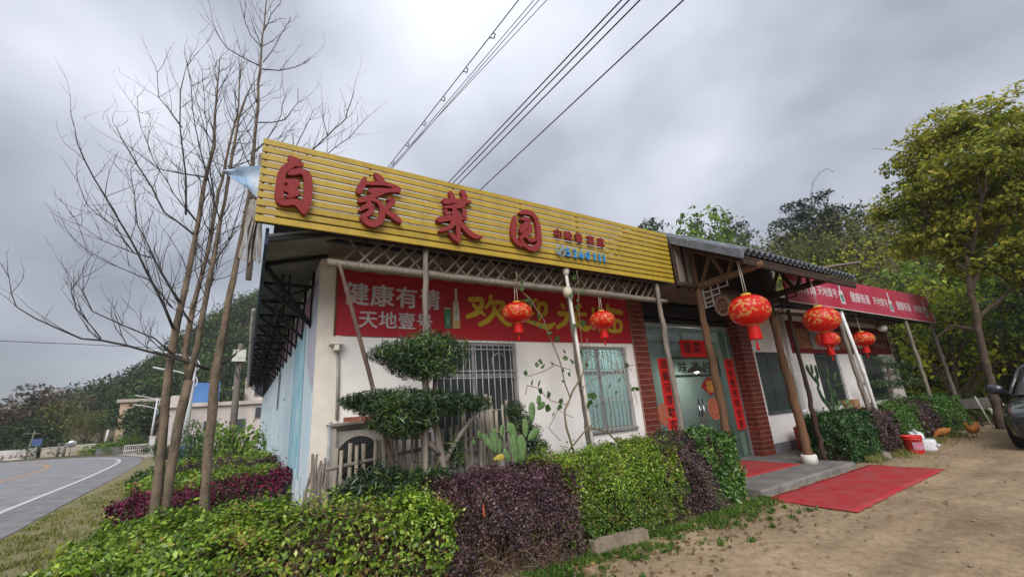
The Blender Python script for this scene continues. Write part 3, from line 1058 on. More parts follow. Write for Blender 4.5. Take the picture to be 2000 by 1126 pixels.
GINKGO_FORKED=[[(-0.849,1.2,0.535,0.0967),(-0.87,1.218,0.947,0.0923),(-0.886,1.236,1.377,0.0843),(-0.944,1.255,2.233,0.0772),(-0.959,1.273,2.832,0.0723),(-0.94,1.291,3.469,0.0673),(-0.908,1.309,3.999,0.0577),(-0.893,1.327,4.841,0.0521),(-0.879,1.345,5.529,0.0455),(-0.845,1.364,6.279,0.0385),(-0.886,1.382,7.0,0.0264),(-0.946,1.4,8.057,0.0137)],[(-0.752,1.2,0.516,0.0911),(-0.763,1.2,0.932,0.0896),(-0.768,1.2,1.303,0.0913),(-0.751,1.2,1.869,0.0905),(-0.709,1.2,2.415,0.0861)],[(-0.709,1.2,2.415,0.0646),(-0.808,1.25,2.83,0.0584),(-0.798,1.3,3.265,0.0563),(-0.794,1.35,3.509,0.0535),(-0.72,1.4,4.404,0.0443),(-0.706,1.45,5.25,0.0378),(-0.653,1.5,6.241,0.0308),(-0.591,1.55,7.136,0.023),(-0.644,1.6,8.269,0.0144)],[(-0.709,1.2,2.415,0.0682),(-0.665,1.162,2.921,0.0661),(-0.647,1.125,3.373,0.0597),(-0.615,1.087,4.06,0.0538),(-0.585,1.05,4.822,0.0436),(-0.564,1.013,5.476,0.0366),(-0.525,0.975,6.654,0.0298),(-0.463,0.938,7.069,0.0216),(-0.391,0.9,7.331,0.0131)],[(-0.973,1.2,3.147,0.0435),(-1.22,1.114,3.675,0.0359),(-1.439,1.029,4.105,0.0284),(-1.68,0.943,4.528,0.0245),(-1.871,0.857,4.855,0.0207),(-2.114,0.771,5.264,0.017),(-2.193,0.686,5.461,0.0135),(-2.212,0.6,5.586,0.0067)],[(-0.919,1.3,4.635,0.0355),(-1.334,1.425,4.99,0.0276),(-1.647,1.55,5.574,0.024),(-2.019,1.675,6.194,0.0162),(-2.161,1.8,6.478,0.0082)],[(-1.041,1.3,4.931,0.0317),(-1.163,1.2,5.825,0.0241),(-1.273,1.1,6.351,0.0201),(-1.316,1.0,6.896,0.0162),(-1.285,0.9,7.312,0.0082)],[(-1.26,1.2,6.376,0.0163),(-1.54,0.95,6.642,0.0117),(-1.564,0.7,6.89,0.0076)],[(-0.888,1.3,5.633,0.0248),(-1.388,0.95,5.456,0.015),(-1.613,0.6,5.482,0.0088)],[(-0.938,1.2,3.524,0.0259),(-1.332,1.3,4.176,0.0224),(-1.576,1.4,4.273,0.0186),(-1.876,1.5,4.691,0.015),(-2.227,1.6,4.995,0.0112),(-2.407,1.7,5.382,0.0076)],[(-1.587,1.45,4.29,0.015),(-1.963,1.517,4.441,0.0111),(-2.225,1.583,4.663,0.0073),(-2.39,1.65,4.781,0.0055)],[(-0.793,1.25,3.255,0.0298),(-1.12,1.39,3.793,0.0227),(-1.379,1.53,4.291,0.0193),(-1.646,1.67,4.806,0.0157),(-1.793,1.81,5.368,0.0121),(-1.929,1.95,5.87,0.0083)],[(-0.75,1.4,4.434,0.0241),(-0.722,1.475,5.259,0.021),(-0.887,1.55,6.123,0.0173),(-1.062,1.625,7.039,0.0134),(-1.207,1.7,7.973,0.0092)],[(-0.573,0.9,4.759,0.0233),(-0.841,0.775,5.497,0.0193),(-1.02,0.65,6.074,0.0153),(-1.128,0.525,6.672,0.0096),(-1.182,0.4,6.917,0.0076)],[(-0.945,1.2,2.785,0.025),(-1.149,1.1,2.979,0.0175),(-1.479,1.0,3.116,0.0168),(-1.77,0.9,3.281,0.013),(-1.87,0.8,3.501,0.0096),(-1.853,0.7,3.654,0.0064)],[(-0.616,1.1,4.063,0.0231),(-0.428,1.033,4.499,0.0198),(-0.351,0.967,5.096,0.0121),(-0.27,0.9,5.723,0.0083)],[(-0.89,1.3,4.83,0.02),(-1.245,1.4,5.288,0.016),(-1.583,1.5,5.892,0.0121),(-1.827,1.6,6.446,0.0082),(-1.97,1.7,7.059,0.0068)],[(-1.009,1.2,3.443,0.022),(-1.312,1.1,3.804,0.0143),(-1.63,1.0,3.922,0.0103),(-1.928,0.9,4.063,0.008),(-2.058,0.8,4.431,0.0059)]]
GINKGO_TALL=[[(-0.346,1.2,0.406,0.1009),(-0.36,1.2,0.775,0.0958),(-0.38,1.2,1.319,0.0947),(-0.395,1.2,1.995,0.0941),(-0.412,1.2,2.494,0.0925),(-0.395,1.2,2.864,0.0829),(-0.364,1.2,3.486,0.0776),(-0.33,1.2,4.148,0.0681),(-0.286,1.2,4.765,0.0619),(-0.261,1.2,5.414,0.0552),(-0.263,1.2,6.094,0.0479),(-0.288,1.2,6.909,0.0404),(-0.325,1.2,7.883,0.0325),(-0.345,1.2,8.694,0.0239),(-0.35,1.2,9.664,0.0148)],[(-0.496,1.2,2.553,0.0479),(-0.979,1.144,2.749,0.0388),(-1.41,1.089,2.875,0.0305),(-1.646,1.033,2.941,0.0263),(-1.823,0.978,2.94,0.0224),(-2.005,0.922,3.033,0.0188),(-2.218,0.867,3.157,0.0153),(-2.373,0.811,3.26,0.012),(-2.443,0.756,3.426,0.0089),(-2.46,0.7,3.576,0.0059)],[(-1.617,0.9,2.926,0.0162),(-1.772,0.85,3.125,0.0128),(-1.884,0.8,3.27,0.0126),(-1.953,0.75,3.5,0.0079),(-1.946,0.7,3.585,0.0063)],[(-0.394,1.2,2.611,0.041),(-0.277,1.15,2.693,0.0375),(-0.196,1.1,2.769,0.0339)],[(-0.299,1.2,7.952,0.0233),(-0.029,1.3,8.135,0.0193),(0.236,1.4,8.413,0.015),(0.472,1.5,8.772,0.0104)],[(-0.335,1.2,8.004,0.0233),(-0.587,1.125,8.015,0.0182),(-0.82,1.05,8.025,0.0155),(-0.929,0.975,8.122,0.0131),(-1.008,0.9,8.228,0.0087)],[(-0.29,1.2,8.129,0.0188),(-0.185,1.3,8.505,0.0145),(-0.106,1.4,8.883,0.0149),(-0.01,1.5,9.35,0.0129),(0.069,1.6,9.772,0.0106)],[(-0.329,1.2,8.403,0.0189),(-0.516,1.1,8.509,0.0139),(-0.628,1.0,8.703,0.0115),(-0.733,0.9,9.01,0.0091)],[(-0.331,1.2,8.822,0.0192),(-0.252,1.35,9.39,0.015),(-0.117,1.5,9.942,0.0104)],[(-0.257,1.2,6.814,0.0224),(-0.063,1.3,6.973,0.0185),(0.135,1.4,7.147,0.0191),(0.246,1.5,7.488,0.0147),(0.342,1.6,7.777,0.0126),(0.324,1.7,8.203,0.0103)],[(-0.257,1.2,6.196,0.0263),(-0.044,1.433,6.81,0.0187),(0.072,1.667,7.428,0.0148),(0.113,1.9,8.039,0.0103)],[(-0.252,1.2,5.322,0.0338),(0.106,1.4,5.903,0.0318),(0.493,1.6,6.551,0.0293),(0.935,1.8,7.34,0.0263),(1.293,2.0,8.032,0.0224),(1.471,2.2,8.978,0.0148)],[(0.505,1.8,6.674,0.025),(0.972,1.933,7.009,0.0211),(1.375,2.067,7.595,0.0167),(1.808,2.2,8.401,0.0118)],[(0.255,1.5,6.154,0.0234),(0.352,1.633,6.754,0.0195),(0.504,1.767,7.355,0.0153),(0.638,1.9,7.89,0.0106)],[(0.947,1.9,7.41,0.016),(0.861,2.0,7.827,0.0135),(0.835,2.1,8.213,0.011)],[(-0.256,1.2,5.368,0.0212),(-0.135,1.1,5.874,0.0172),(0.018,1.0,6.256,0.0131),(0.172,0.9,6.703,0.0089)]]

# ------------------------------------------------------------------ yellow roof sign
sign = thing('roof_sign', 'long yellow slatted sign board with big red Chinese characters above the restaurant front', 'sign', (-0.1, -1.2, 3.92))
M_yel = mat('yellow_slat_paint', (0.46, 0.318, 0.036), 0.42, col2=(0.35, 0.235, 0.030), scale=2.5, bump=0.05, spec=0.5, stretch=(2.2, 1, 0.7), rnd=0.09, detail=9)
M_red_ch = mat('red_character_face', (0.30, 0.028, 0.028), 0.5, col2=(0.21, 0.020, 0.022), scale=60, bump=0.6, bscale=120, detail=1)
M_blue_ch = mat('blue_character_face', (0.055, 0.27, 0.55), 0.45, var=0.15, scale=30)
SX0, SX1 = -0.10, 7.12
for k in range(11):
    z0 = 3.915 + k * 0.0985
    h = 0.080
    slat = MB()
    slat.add([(SX0, -1.222, z0 + 0.004), (SX1, -1.222, z0 + 0.004), (SX1, -1.222, z0 + h - 0.004), (SX0, -1.222, z0 + h - 0.004),
              (SX0, -1.216, z0), (SX1, -1.216, z0), (SX1, -1.216, z0 + h), (SX0, -1.216, z0 + h),
              (SX0, -1.200, z0), (SX1, -1.200, z0), (SX1, -1.200, z0 + h), (SX0, -1.200, z0 + h)],
             [(0, 1, 2, 3), (4, 5, 1, 0), (3, 2, 6, 7), (8, 9, 5, 4), (7, 6, 10, 11), (9, 8, 11, 10), (0, 3, 7, 4), (4, 7, 11, 8), (1, 5, 6, 2), (5, 9, 10, 6)])
    slat.build('slat', M_yel, sign)
for k in range(7):
    x = -0.06 + k * 1.19
    MB().box(x - 0.015, x + 0.015, -1.199, -1.165, 3.92, 4.99).build('frame_post', M_dark, sign)
MB().box(-0.09, 7.1, -1.160, -1.125, 3.93, 3.97).beam((1.2, -1.14, 4.8), (1.2, -0.5, 4.3), 0.035, 0.035).beam((3.6, -1.14, 4.8), (3.6, -0.5, 4.3), 0.035, 0.035).beam((6.0, -1.14, 4.8), (6.0, -0.5, 4.3), 0.035, 0.035).build('back_brace', M_dark, sign)
for ci, strokes in enumerate(SIGN_STROKES):
    b = MB()
    for k, s in enumerate(strokes):
        b.stroke([(x_, z_, w_ * 1.12) for x_, z_, w_ in s], -1.300 - 0.0016 * k, -1.236)
    b.build('sign_character', M_red_ch, sign)
x = 4.09
for ch, xx in (('中', 4.08), ('晚', 4.30), ('餐', 4.53), ('宴', 4.81), ('席', 5.05)):
    MB().text(ch, (xx, -1.265, 4.395), (1, 0, 0), (0, 0, 1), 0.185, 0.185, 0.035, 0.022).build('small_character', M_red_ch, sign)
for ch, xx in zip('5260111', (4.305, 4.45, 4.59, 4.74, 4.90, 5.02, 5.13)):
    MB().text(ch, (xx, -1.265, 4.09), (1, 0, 0), (0, 0, 1), 0.19, 0.21, 0.035, 0.028).build('digit', M_blue_ch, sign)
ph = MB()
rg = [(4.195 + 0.085 * math.cos(a), -1.27, 4.165 + 0.095 * math.sin(a)) for a in np.linspace(0, 2 * math.pi, 25)]
ph.tube(rg, 0.010, 6)
ph.stroke([(4.155, 4.10, 0.035), (4.165, 4.14, 0.022), (4.20, 4.185, 0.022), (4.245, 4.215, 0.04)], -1.29, -1.255)
ph.build('phone_symbol', mat('silver_blue', (0.22, 0.33, 0.45), 0.4), sign)

# torn tarpaulin and rags at the left end of the sign
M_tarp = mat('torn_tarp', (0.62, 0.66, 0.70), 0.7, col2=(0.20, 0.36, 0.58), scale=3.5, stretch=(1, 1, 0.6))
def cloth(name, P, m, nu=10, nv=10, wav=0.03, seed=0, kind=None):
    """P: 2x? control grid rows of 3D points, bilinear, rippled along its normal."""
    P = np.array(P, float)
    r_, c_ = P.shape[:2]
    rr = np.random.RandomState(seed)
    ph_ = rr.rand(6) * 6
    vs_ = []
    for i in range(nu + 1):
        for j in range(nv + 1):
            a, bb = i / nu * (r_ - 1), j / nv * (c_ - 1)
            i0, j0 = min(int(a), r_ - 2), min(int(bb), c_ - 2)
            s, t = a - i0, bb - j0
            p = (P[i0, j0] * (1 - s) + P[i0 + 1, j0] * s) * (1 - t) + (P[i0, j0 + 1] * (1 - s) + P[i0 + 1, j0 + 1] * s) * t
            w = wav * (math.sin(7 * i / nu + ph_[0] + 3 * j / nv) + 0.6 * math.sin(13 * j / nv + ph_[1] - 4 * i / nu))
            vs_.append((p[0] + w * 0.5, p[1] + w, p[2] + w * 0.3))
    q = lambda i, j: i * (nv + 1) + j
    fs_ = [(q(i, j), q(i + 1, j), q(i + 1, j + 1), q(i, j + 1)) for i in range(nu) for j in range(nv)]
    k = len(vs_)
    vs2 = [(x + 0.002, y + 0.005, z) for x, y, z in vs_]
    fs2 = [tuple(reversed([i + k for i in f])) for f in fs_]
    b = MB()
    b.add(vs_ + vs2, fs_ + fs2, True)
    return b


o = cloth('torn_tarpaulin', [[(-0.47, -1.0, 4.56), (-0.30, -1.05, 4.62), (-0.06, -1.1, 4.70)], [(-0.46, -1.0, 4.55), (-0.27, -1.05, 4.50), (-0.08, -1.1, 4.44)], [(-0.44, -1.0, 4.54), (-0.22, -1.02, 4.40), (-0.09, -1.1, 4.24)]], M_tarp, wav=0.02, seed=3).build('torn_tarpaulin', M_tarp)
tag(o, 'torn blue and white tarpaulin flapping from the left end of the yellow sign', 'tarpaulin')
M_rag = mat('grey_rag', (0.42, 0.40, 0.37), 0.9, col2=(0.22, 0.20, 0.19), scale=6)
rg = MB()
for k in range(5):
    c = cloth('', [[(-0.16 + 0.03 * k, -1.05, 4.24), (-0.12 + 0.03 * k, -1.07, 4.24)], [(-0.20 + 0.035 * k, -1.03, 3.9), (-0.15 + 0.03 * k, -1.06, 3.92)], [(-0.21 + 0.045 * k, -1.0, 3.56 - 0.06 * (k % 3)), (-0.19 + 0.045 * k, -1.03, 3.5)]], M_rag, 8, 3, 0.015, k)
    rg.add(c.v, c.f, True)
o = rg.build('hanging_rag', M_rag)
tag(o, 'tattered grey rags hanging below the torn tarpaulin at the sign end', 'rag')
M_wood_g = mat('weathered_grey_wood', (0.30, 0.255, 0.215), 0.85, col2=(0.14, 0.12, 0.10), scale=5, stretch=(6, 6, 0.6), bump=0.5, bscale=25)
M_wood_b = mat('peeled_brown_log', (0.20, 0.105, 0.055), 0.75, col2=(0.105, 0.055, 0.032), scale=4, stretch=(5, 5, 0.5), bump=0.5, bscale=20)
M_wood_d = mat('dark_stained_timber', (0.065, 0.036, 0.026), 0.75, col2=(0.030, 0.019, 0.015), scale=4, stretch=(4, 4, 0.8), bump=0.4, bscale=20)
o = MB().tube([(-0.10, -0.98, 4.9), (-0.11, -0.98, 4.2), (-0.10, -0.98, 3.3)], [0.035, 0.04, 0.03], 7).build('wooden_batten', M_wood_g)
tag(o, 'weathered wooden batten hanging behind the rags at the sign end', 'batten')


def log(pts, rad, n=9, wob=0.012, seed=0):
    """Irregular pole through pts with knots."""
    rr = random.Random(seed)
    P, Rd = [], []
    for i in range(len(pts) - 1):
        a, c = Vector(pts[i]), Vector(pts[i + 1])
        m = max(2, int((c - a).length / 0.16))
        for k in range(m):
            t = k / m
            P.append(a.lerp(c, t) + Vector((rr.uniform(-1, 1), rr.uniform(-1, 1), 0)) * wob)
            r0 = rad[i] * (1 - t) + rad[i + 1] * t
            Rd.append(r0 * rr.uniform(0.93, 1.09))
    P.append(Vector(pts[-1]))
    Rd.append(rad[-1])
    return MB().tube(P, Rd, n)


# timber lattice frieze on a log beam under the sign
fz = thing('lattice_frieze', 'zigzag timber lattice frieze on a log beam hanging under the yellow sign', 'lattice', (0.8, -1.0, 3.6))
log([(0.70, -1.0, 3.60), (3.0, -1.0, 3.585), (5.0, -1.0, 3.59), (7.05, -1.0, 3.58)], [0.05, 0.045, 0.055, 0.045], seed=3).build('log_beam', M_wood_g, fz)
MB().beam((0.75, -1.0, 3.98), (7.05, -1.0, 3.98), 0.04, 0.05).build('top_rail', M_wood_d, fz)
M_lattice = mat('weathered_lattice', (0.19, 0.16, 0.13), 0.85, col2=(0.10, 0.085, 0.07), scale=5, bump=0.4, bscale=25)
rs = random.Random(8)
for k in range(36):
    x = 0.86 + k * 0.17
    d = 0.30
    if x + d < 7.05:
        mm = M_lattice if (k % 7) else M_wood_d
        MB().beam((x + rs.uniform(-.02, .02), -1.012, 3.625), (x + d, -1.012, 3.955), 0.018, 0.026).build('slat', mm, fz)
    if x - d * 0.9 > 0.75 and k % 2 == 0 and x < 6.2:
        MB().beam((x, -0.985, 3.66), (x - d * 0.9, -0.985, 3.955), 0.018, 0.026).build('slat', M_lattice, fz)

# posts
M_pvc = mat('white_painted_pipe', (0.66, 0.635, 0.58), 0.45, col2=(0.52, 0.48, 0.42), scale=3)


def post(name, label, cat, pts, rad, m, seed=0, group=None, wob=0.012):
    o = log(pts, [r_ * .82 for r_ in rad], seed=seed, wob=wob).build(name, m)
    return tag(o, label, cat, group)


post('timber_post', 'grey timber post standing in front of the left end of the red banner', 'post', [(1.87, -1.1, 0), (1.90, -1.1, 2), (1.92, -1.1, 3.93)], [0.055, 0.05, 0.045], M_wood_g, 1)
post('timber_post', 'grey timber post tied behind the thin white pipe beside the window', 'post', [(4.66, -0.98, 0), (4.58, -0.98, 1.8), (4.50, -0.98, 3.56)], [0.065, 0.06, 0.05], M_wood_g, 2)
wp = thing('pipe_post', 'thin white pipe post with a cloth wrapped joint holding up the sign', 'post', (4.60, -1.12, 0))
MB().tube([(4.60, -1.12, 0), (4.48, -1.13, 2), (4.37, -1.13, 3.88)], 0.028, 10).build('pipe', M_pvc, wp)
MB().lathe((4.372, -1.13, 3.80), [(0.03, 0), (0.055, 0.03), (0.06, 0.10), (0.05, 0.115)], 12).build('collar', M_pvc, wp)
MB().lathe((4.37, -1.12, 3.42), [(0.03, 0), (0.075, 0.02), (0.085, 0.08), (0.07, 0.16), (0.035, 0.18)], 10, lobes=5, amp=0.25).build('cloth_joint', mat('cream_cloth', (0.60, 0.54, 0.40), 0.9, var=0.3, scale=14, bump=0.5), wp)
post('leaning_pole', 'dark pole leaning across the left end of the red banner', 'pole', [(1.92, -0.75, 0.0), (1.28, -0.95, 2.12), (0.83, -1.03, 3.58)], [0.032, 0.032, 0.028], mat('brown_pole', (0.14, 0.095, 0.075), 0.8, var=0.3, scale=6), 3, wob=0.004)
post('timber_post', 'grey split timber post standing left of the glass entrance under the sign end', 'post', [(6.72, -1.1, 0), (6.70, -1.1, 2.2), (6.70, -1.1, 3.9)], [0.075, 0.065, 0.05], M_wood_g, 4)
post('log_post', 'thick brown log post with pale scars before the middle of the glass entrance', 'post', [(7.70, -1.33, 0.0), (7.70, -1.33, 2), (7.68, -1.33, 3.82)], [0.095, 0.09, 0.075], M_wood_b, 5)
lp = thing('log_post', 'brown log post in a white concrete footing at the right of the porch step', 'post', (10.52, -1.33, 0.13))
log([(10.52, -1.33, 0.14), (10.46, -1.33, 2), (10.40, -1.33, 3.75)], [0.095, 0.082, 0.07], seed=6).build('log', M_wood_b, lp)
MB().lathe((10.52, -1.33, 0.12), [(0.155, 0), (0.155, 0.17), (0.14, 0.19), (0.05, 0.192)], 20).build('footing', mat('white_footing', (0.72, 0.70, 0.64), 0.8, var=0.15, scale=8), lp)
post('timber_post', 'thin dark crooked post beside the first clipped hedge right of the porch', 'post', [(11.20, -1.33, 0.05), (11.30, -1.30, 1.6), (11.27, -1.33, 3.6)], [0.075, 0.06, 0.05], M_wood_d, 7, wob=0.02)

# ------------------------------------------------------------------ welcome banner
M_ban = mat('banner_red', (0.44, 0.014, 0.022), 0.5, col2=(0.34, 0.011, 0.020), scale=1.3, stretch=(0.6, 1, 1.5), spec=0.4)
M_silver = mat('print_silver', (0.56, 0.50, 0.50), 0.6, var=0.06)
M_gold = mat('print_gold', (0.56, 0.40, 0.035), 0.6, var=0.08)
ban = thing('welcome_banner', 'wide red banner with gold and silver Chinese lettering on the front wall', 'banner', (0.95, -0.01, 2.88))
vs_, fs_ = [], []
nx, nz = 60, 8
for i in range(nx + 1):
    for j in range(nz + 1):
        x = 0.975 + (6.98 - 0.975) * i / nx
        zb = 2.885 + 0.03 * math.sin(math.pi * i / nx) * -0.5
        zt = 3.865 - 0.012 * (i / nx) + 0.006 * math.sin(i * 1.7)
        vs_.append((x, -0.020 + 0.003 * math.sin(i * 0.8 + j * 0.5), zb + (zt - zb) * j / nz))
fs_ = [(i * (nz + 1) + j, (i + 1) * (nz + 1) + j, (i + 1) * (nz + 1) + j + 1, i * (nz + 1) + j + 1) for i in range(nx) for j in range(nz)]
k = len(vs_)
vs_ += [(x, -0.003, z) for x, y, z in vs_]
fs_ += [tuple(reversed([q + k for q in f])) for f in fs_]
MB().add(vs_, fs_, True).build('sheet', M_ban, ban)
MB().tube([(0.965, -0.03, 2.88), (0.965, -0.03, 3.88)], 0.014, 6).tube([(0.965, -0.03, 3.885), (7.0, -0.03, 3.875)], 0.012, 6).build('batten', mat('brown_batten', (0.22, 0.14, 0.07), 0.7), ban)
b = MB()
for ch, x in zip('健康有请', (1.06, 1.44, 1.82, 2.20)):
    b.text(ch, (x, -0.030, 3.375), (1, 0, 0), (0, 0, 1), 0.37, 0.36, 0, 0.028)
for ch, x in zip('天地壹号', (1.28, 1.57, 1.86, 2.15)):
    b.text(ch, (x, -0.030, 3.03), (1, 0, 0), (0, 0, 1), 0.285, 0.28, 0, 0.02)
b.build('silver_lettering', M_silver, ban)
for ch in WELCOME_STROKES:
    b = MB()
    for k, s in enumerate(ch):
        b.stroke([(x_, z_, w_ * 1.3) for x_, z_, w_ in s], -0.0300 - 0.0012 * k, -0.0265)
    b.build('gold_character', M_gold, ban)
# printed bottle and can
M_pgreen = mat('print_green', (0.05, 0.22, 0.12), 0.5, var=0.3, scale=9)
M_pcream = mat('print_cream', (0.56, 0.50, 0.30), 0.5, col2=(0.50, 0.36, 0.12), scale=5)
M_pgrey = mat('print_pale', (0.52, 0.52, 0.46), 0.5, var=0.2, scale=7)
MB().box(2.63, 2.75, -0.0305, -0.0265, 3.05, 3.37).build('can_print', M_pgreen, ban)
MB().box(2.635, 2.745, -0.0305, -0.0265, 3.372, 3.392).build('can_top_print', M_pgrey, ban)
MB().stroke([(2.69, 3.11, 0.02), (2.69, 3.22, 0.02)], -0.033, -0.031).build('can_mark_print', M_pgrey, ban)
MB().prism([(2.775, -0.0345, 3.05), (2.905, -0.0345, 3.05), (2.895, -0.0345, 3.48), (2.87, -0.0345, 3.53), (2.82, -0.0345, 3.53), (2.785, -0.0345, 3.49)], (0, 0.003, 0)).build('bottle_print', M_pcream, ban)
MB().box(2.825, 2.87, -0.0345, -0.0315, 3.533, 3.74).build('bottle_neck_print', M_pgrey, ban)
MB().box(2.80, 2.88, -0.0365, -0.0348, 3.17, 3.42).build('bottle_label_print', M_pgrey, ban)
MB().box(2.832, 2.846, -0.0385, -0.0368, 3.28, 3.38).build('bottle_mark_print', mat('print_dark', (0.10, 0.06, 0.04), 0.6), ban)

# ------------------------------------------------------------------ lanterns
M_lan = bpy.data.materials.new('lantern_silk')
M_lan.use_nodes = True
_N, _L = M_lan.node_tree.nodes, M_lan.node_tree.links
_b = _N['Principled BSDF']
_b.inputs['Roughness'].default_value = 0.4
_b.inputs['Specular IOR Level'].default_value = 0.5
_tc = _N.new('ShaderNodeTexCoord')
_sp = _N.new('ShaderNodeSeparateXYZ')
_L.new(_tc.outputs['Generated'], _sp.inputs[0])
_oi = _N.new('ShaderNodeObjectInfo')
_vo = _N.new('ShaderNodeTexNoise')
_vo.inputs['Scale'].default_value = 8.5
_vo.inputs['Detail'].default_value = 2.5
_vo.inputs['Roughness'].default_value = 0.6
_mp = _N.new('ShaderNodeMapping')
_L.new(_tc.outputs['Generated'], _mp.inputs[0])
_ml = _N.new('ShaderNodeVectorMath')
_ml.operation = 'SCALE'
_ml.inputs[0].default_value = (7.0, 3.0, 5.0)
_L.new(_oi.outputs['Random'], _ml.inputs['Scale'])
_L.new(_ml.outputs[0], _mp.inputs['Location'])
_L.new(_mp.outputs[0], _vo.inputs['Vector'])
_rp = _N.new('ShaderNodeValToRGB')
_rp.color_ramp.interpolation = 'EASE'
_rp.color_ramp.elements[0].position = 0.525
_rp.color_ramp.elements[0].color = (0, 0, 0, 1)
_rp.color_ramp.elements[1].position = 0.55
_rp.color_ramp.elements[1].color = (1, 1, 1, 1)
_L.new(_vo.outputs['Fac'], _rp.inputs[0])
_bd = _N.new('ShaderNodeValToRGB')      # gold print sits in a band round the belly
_e = _bd.color_ramp.elements
_e[0].position, _e[0].color = 0.20, (0, 0, 0, 1)
_e[1].position, _e[1].color = 0.27, (1, 1, 1, 1)
_q = _e.new(0.80)
_q.color = (1, 1, 1, 1)
_q = _e.new(0.86)
_q.color = (0, 0, 0, 1)
_L.new(_sp.outputs['Z'], _bd.inputs[0])
_mm = _N.new('ShaderNodeMath')
_mm.operation = 'MULTIPLY'
_L.new(_rp.outputs[0], _mm.inputs[0])
_L.new(_bd.outputs[0], _mm.inputs[1])
_mx = _N.new('ShaderNodeMix')
_mx.data_type = 'RGBA'
_mx.inputs['A'].default_value = (0.72, 0.012, 0.006, 1)
_mx.inputs['B'].default_value = (0.74, 0.34, 0.10, 1)
_L.new(_mm.outputs[0], _mx.inputs['Factor'])
_L.new(_mx.outputs['Result'], _b.inputs['Base Color'])
_tr = _N.new('ShaderNodeBsdfTranslucent')
_L.new(_mx.outputs['Result'], _tr.inputs['Color'])
_ms = _N.new('ShaderNodeMixShader')
_ms.inputs[0].default_value = 0.3
_L.new(_b.outputs[0], _ms.inputs[1])
_L.new(_tr.outputs[0], _ms.inputs[2])
_L.new(_ms.outputs[0], _N['Material Output'].inputs['Surface'])
M_fringe = mat('lantern_fringe', (0.66, 0.010, 0.006), 0.6, col2=(0.42, 0.008, 0.006), scale=30, stretch=(6, 6, 0.3))
M_goldcap = mat('lantern_gold_cap', (0.62, 0.38, 0.06), 0.35, var=0.2, scale=9)
M_string = mat('lantern_string', (0.55, 0.50, 0.42), 0.8)


def lantern(label, c, rad, sq, ztop, big):
    """c = centre of the belly, rad = radius, sq = half height; hangs by two cords from ztop."""
    t = thing('red_lantern', label, 'lantern', (c[0], c[1], c[2] + sq), 'red lanterns hanging along the restaurant front')
    pf = []
    for a in np.linspace(-math.pi / 2 + 0.28, math.pi / 2 - 0.28, 17):
        pf.append((rad * math.cos(a) ** 0.85, sq * math.sin(a) / math.sin(math.pi / 2 - 0.28)))
    MB().lathe(c, pf, 64, lobes=16, amp=0.035).build('lantern_body', M_lan, t)
    rc = rad * 0.24
    MB().lathe((c[0], c[1], c[2] + sq * 0.96), [(rc * 1.25, 0), (rc * 1.25, sq * .06), (rc, sq * .08), (rc * .95, sq * .2), (0.01, sq * .21)], 16).build('top_cap', M_goldcap, t)
    MB().lathe((c[0], c[1], c[2] - sq * 1.08), [(rc * 1.1, 0), (rc * 1.15, sq * .12), (rc * .9, sq * .14)], 16).build('bottom_cap', M_goldcap, t)
    zf = c[2] - sq * 1.08
    ln = sq * (0.95 if big else 1.0)
    rr = random.Random(int(c[0] * 100))
    fr = MB()
    n = 30
    for k in range(n):
        a = 2 * math.pi * k / n
        r0, r1 = rc * 1.12, rc * rr.uniform(1.22, 1.36)
        da = math.pi / n * 1.06
        L_ = ln * rr.uniform(0.93, 1.0)
        P = []
        for aa, rr_, zz in ((a - da, r0, 0), (a + da, r0, 0), (a + da, r1, -L_), (a - da, r1, -L_)):
            P.append((c[0] + rr_ * math.cos(aa), c[1] + rr_ * math.sin(aa), zf + zz))
        P2 = [(c[0] + (x - c[0]) * 0.88, c[1] + (y - c[1]) * 0.88, z) for x, y, z in P]
        fr.add(P + P2, [(0, 1, 2, 3), (7, 6, 5, 4), (2, 6, 7, 3), (0, 3, 7, 4), (1, 5, 6, 2)])
    fr.build('fringe', M_fringe, t)
    ts = MB().tube([(c[0], c[1], zf), (c[0], c[1], zf - ln * 1.1)], 0.006, 5)
    ts.lathe((c[0], c[1], zf - ln * 1.75), [(rc * .30, 0), (rc * .26, ln * .3), (rc * .16, ln * .6), (0.008, ln * .66)], 10)
    ts.build('tassel', M_fringe, t)
    MB().lathe((c[0], c[1], zf - ln * 1.16), [(0.004, 0), (rc * .2, 0.01), (rc * .2, 0.03), (0.004, 0.04)], 8).build('tassel_bead', M_goldcap, t)
    for dx in (-rc * .5, rc * .5):
        MB().tube([(c[0] + dx, c[1], c[2] + sq), (c[0] + dx * 0.6, c[1], ztop)], 0.006 if big else 0.005, 5).build('cord', M_string, t)
    return t


lantern('small red lantern with gold blossoms hanging before the character right of the bottle print', (3.42, -1.0, 3.13), 0.235, 0.155, 3.56, False)
lantern('small red lantern hanging before the right end of the banner, nearest the brick pillar', (5.20, -1.0, 3.10), 0.225, 0.155, 3.56, False)
lantern('largest red lantern hanging under the tiled porch roof beside the oval plaque', (7.30, -2.45, 3.08), 0.335, 0.255, 3.98, True)
lantern('big red lantern hanging under the far end of the tiled porch roof', (10.02, -2.45, 3.05), 0.335, 0.255, 4.02, True)
lantern('red lantern half hidden behind the big lantern at the far porch end', (13.4, -1.2, 2.92), 0.29, 0.21, 3.8, True)
lantern('red lantern partly hidden by the white pipe post under the pink awning sign', (15.85, -1.2, 3.00), 0.30, 0.21, 3.85, True)

# ------------------------------------------------------------------ spring couplets and hangings on the glass
M_coup = mat('couplet_paper', (0.70, 0.022, 0.018), 0.7, var=0.08, scale=2)
M_ink = mat('black_ink', (0.012, 0.010, 0.010), 0.6)


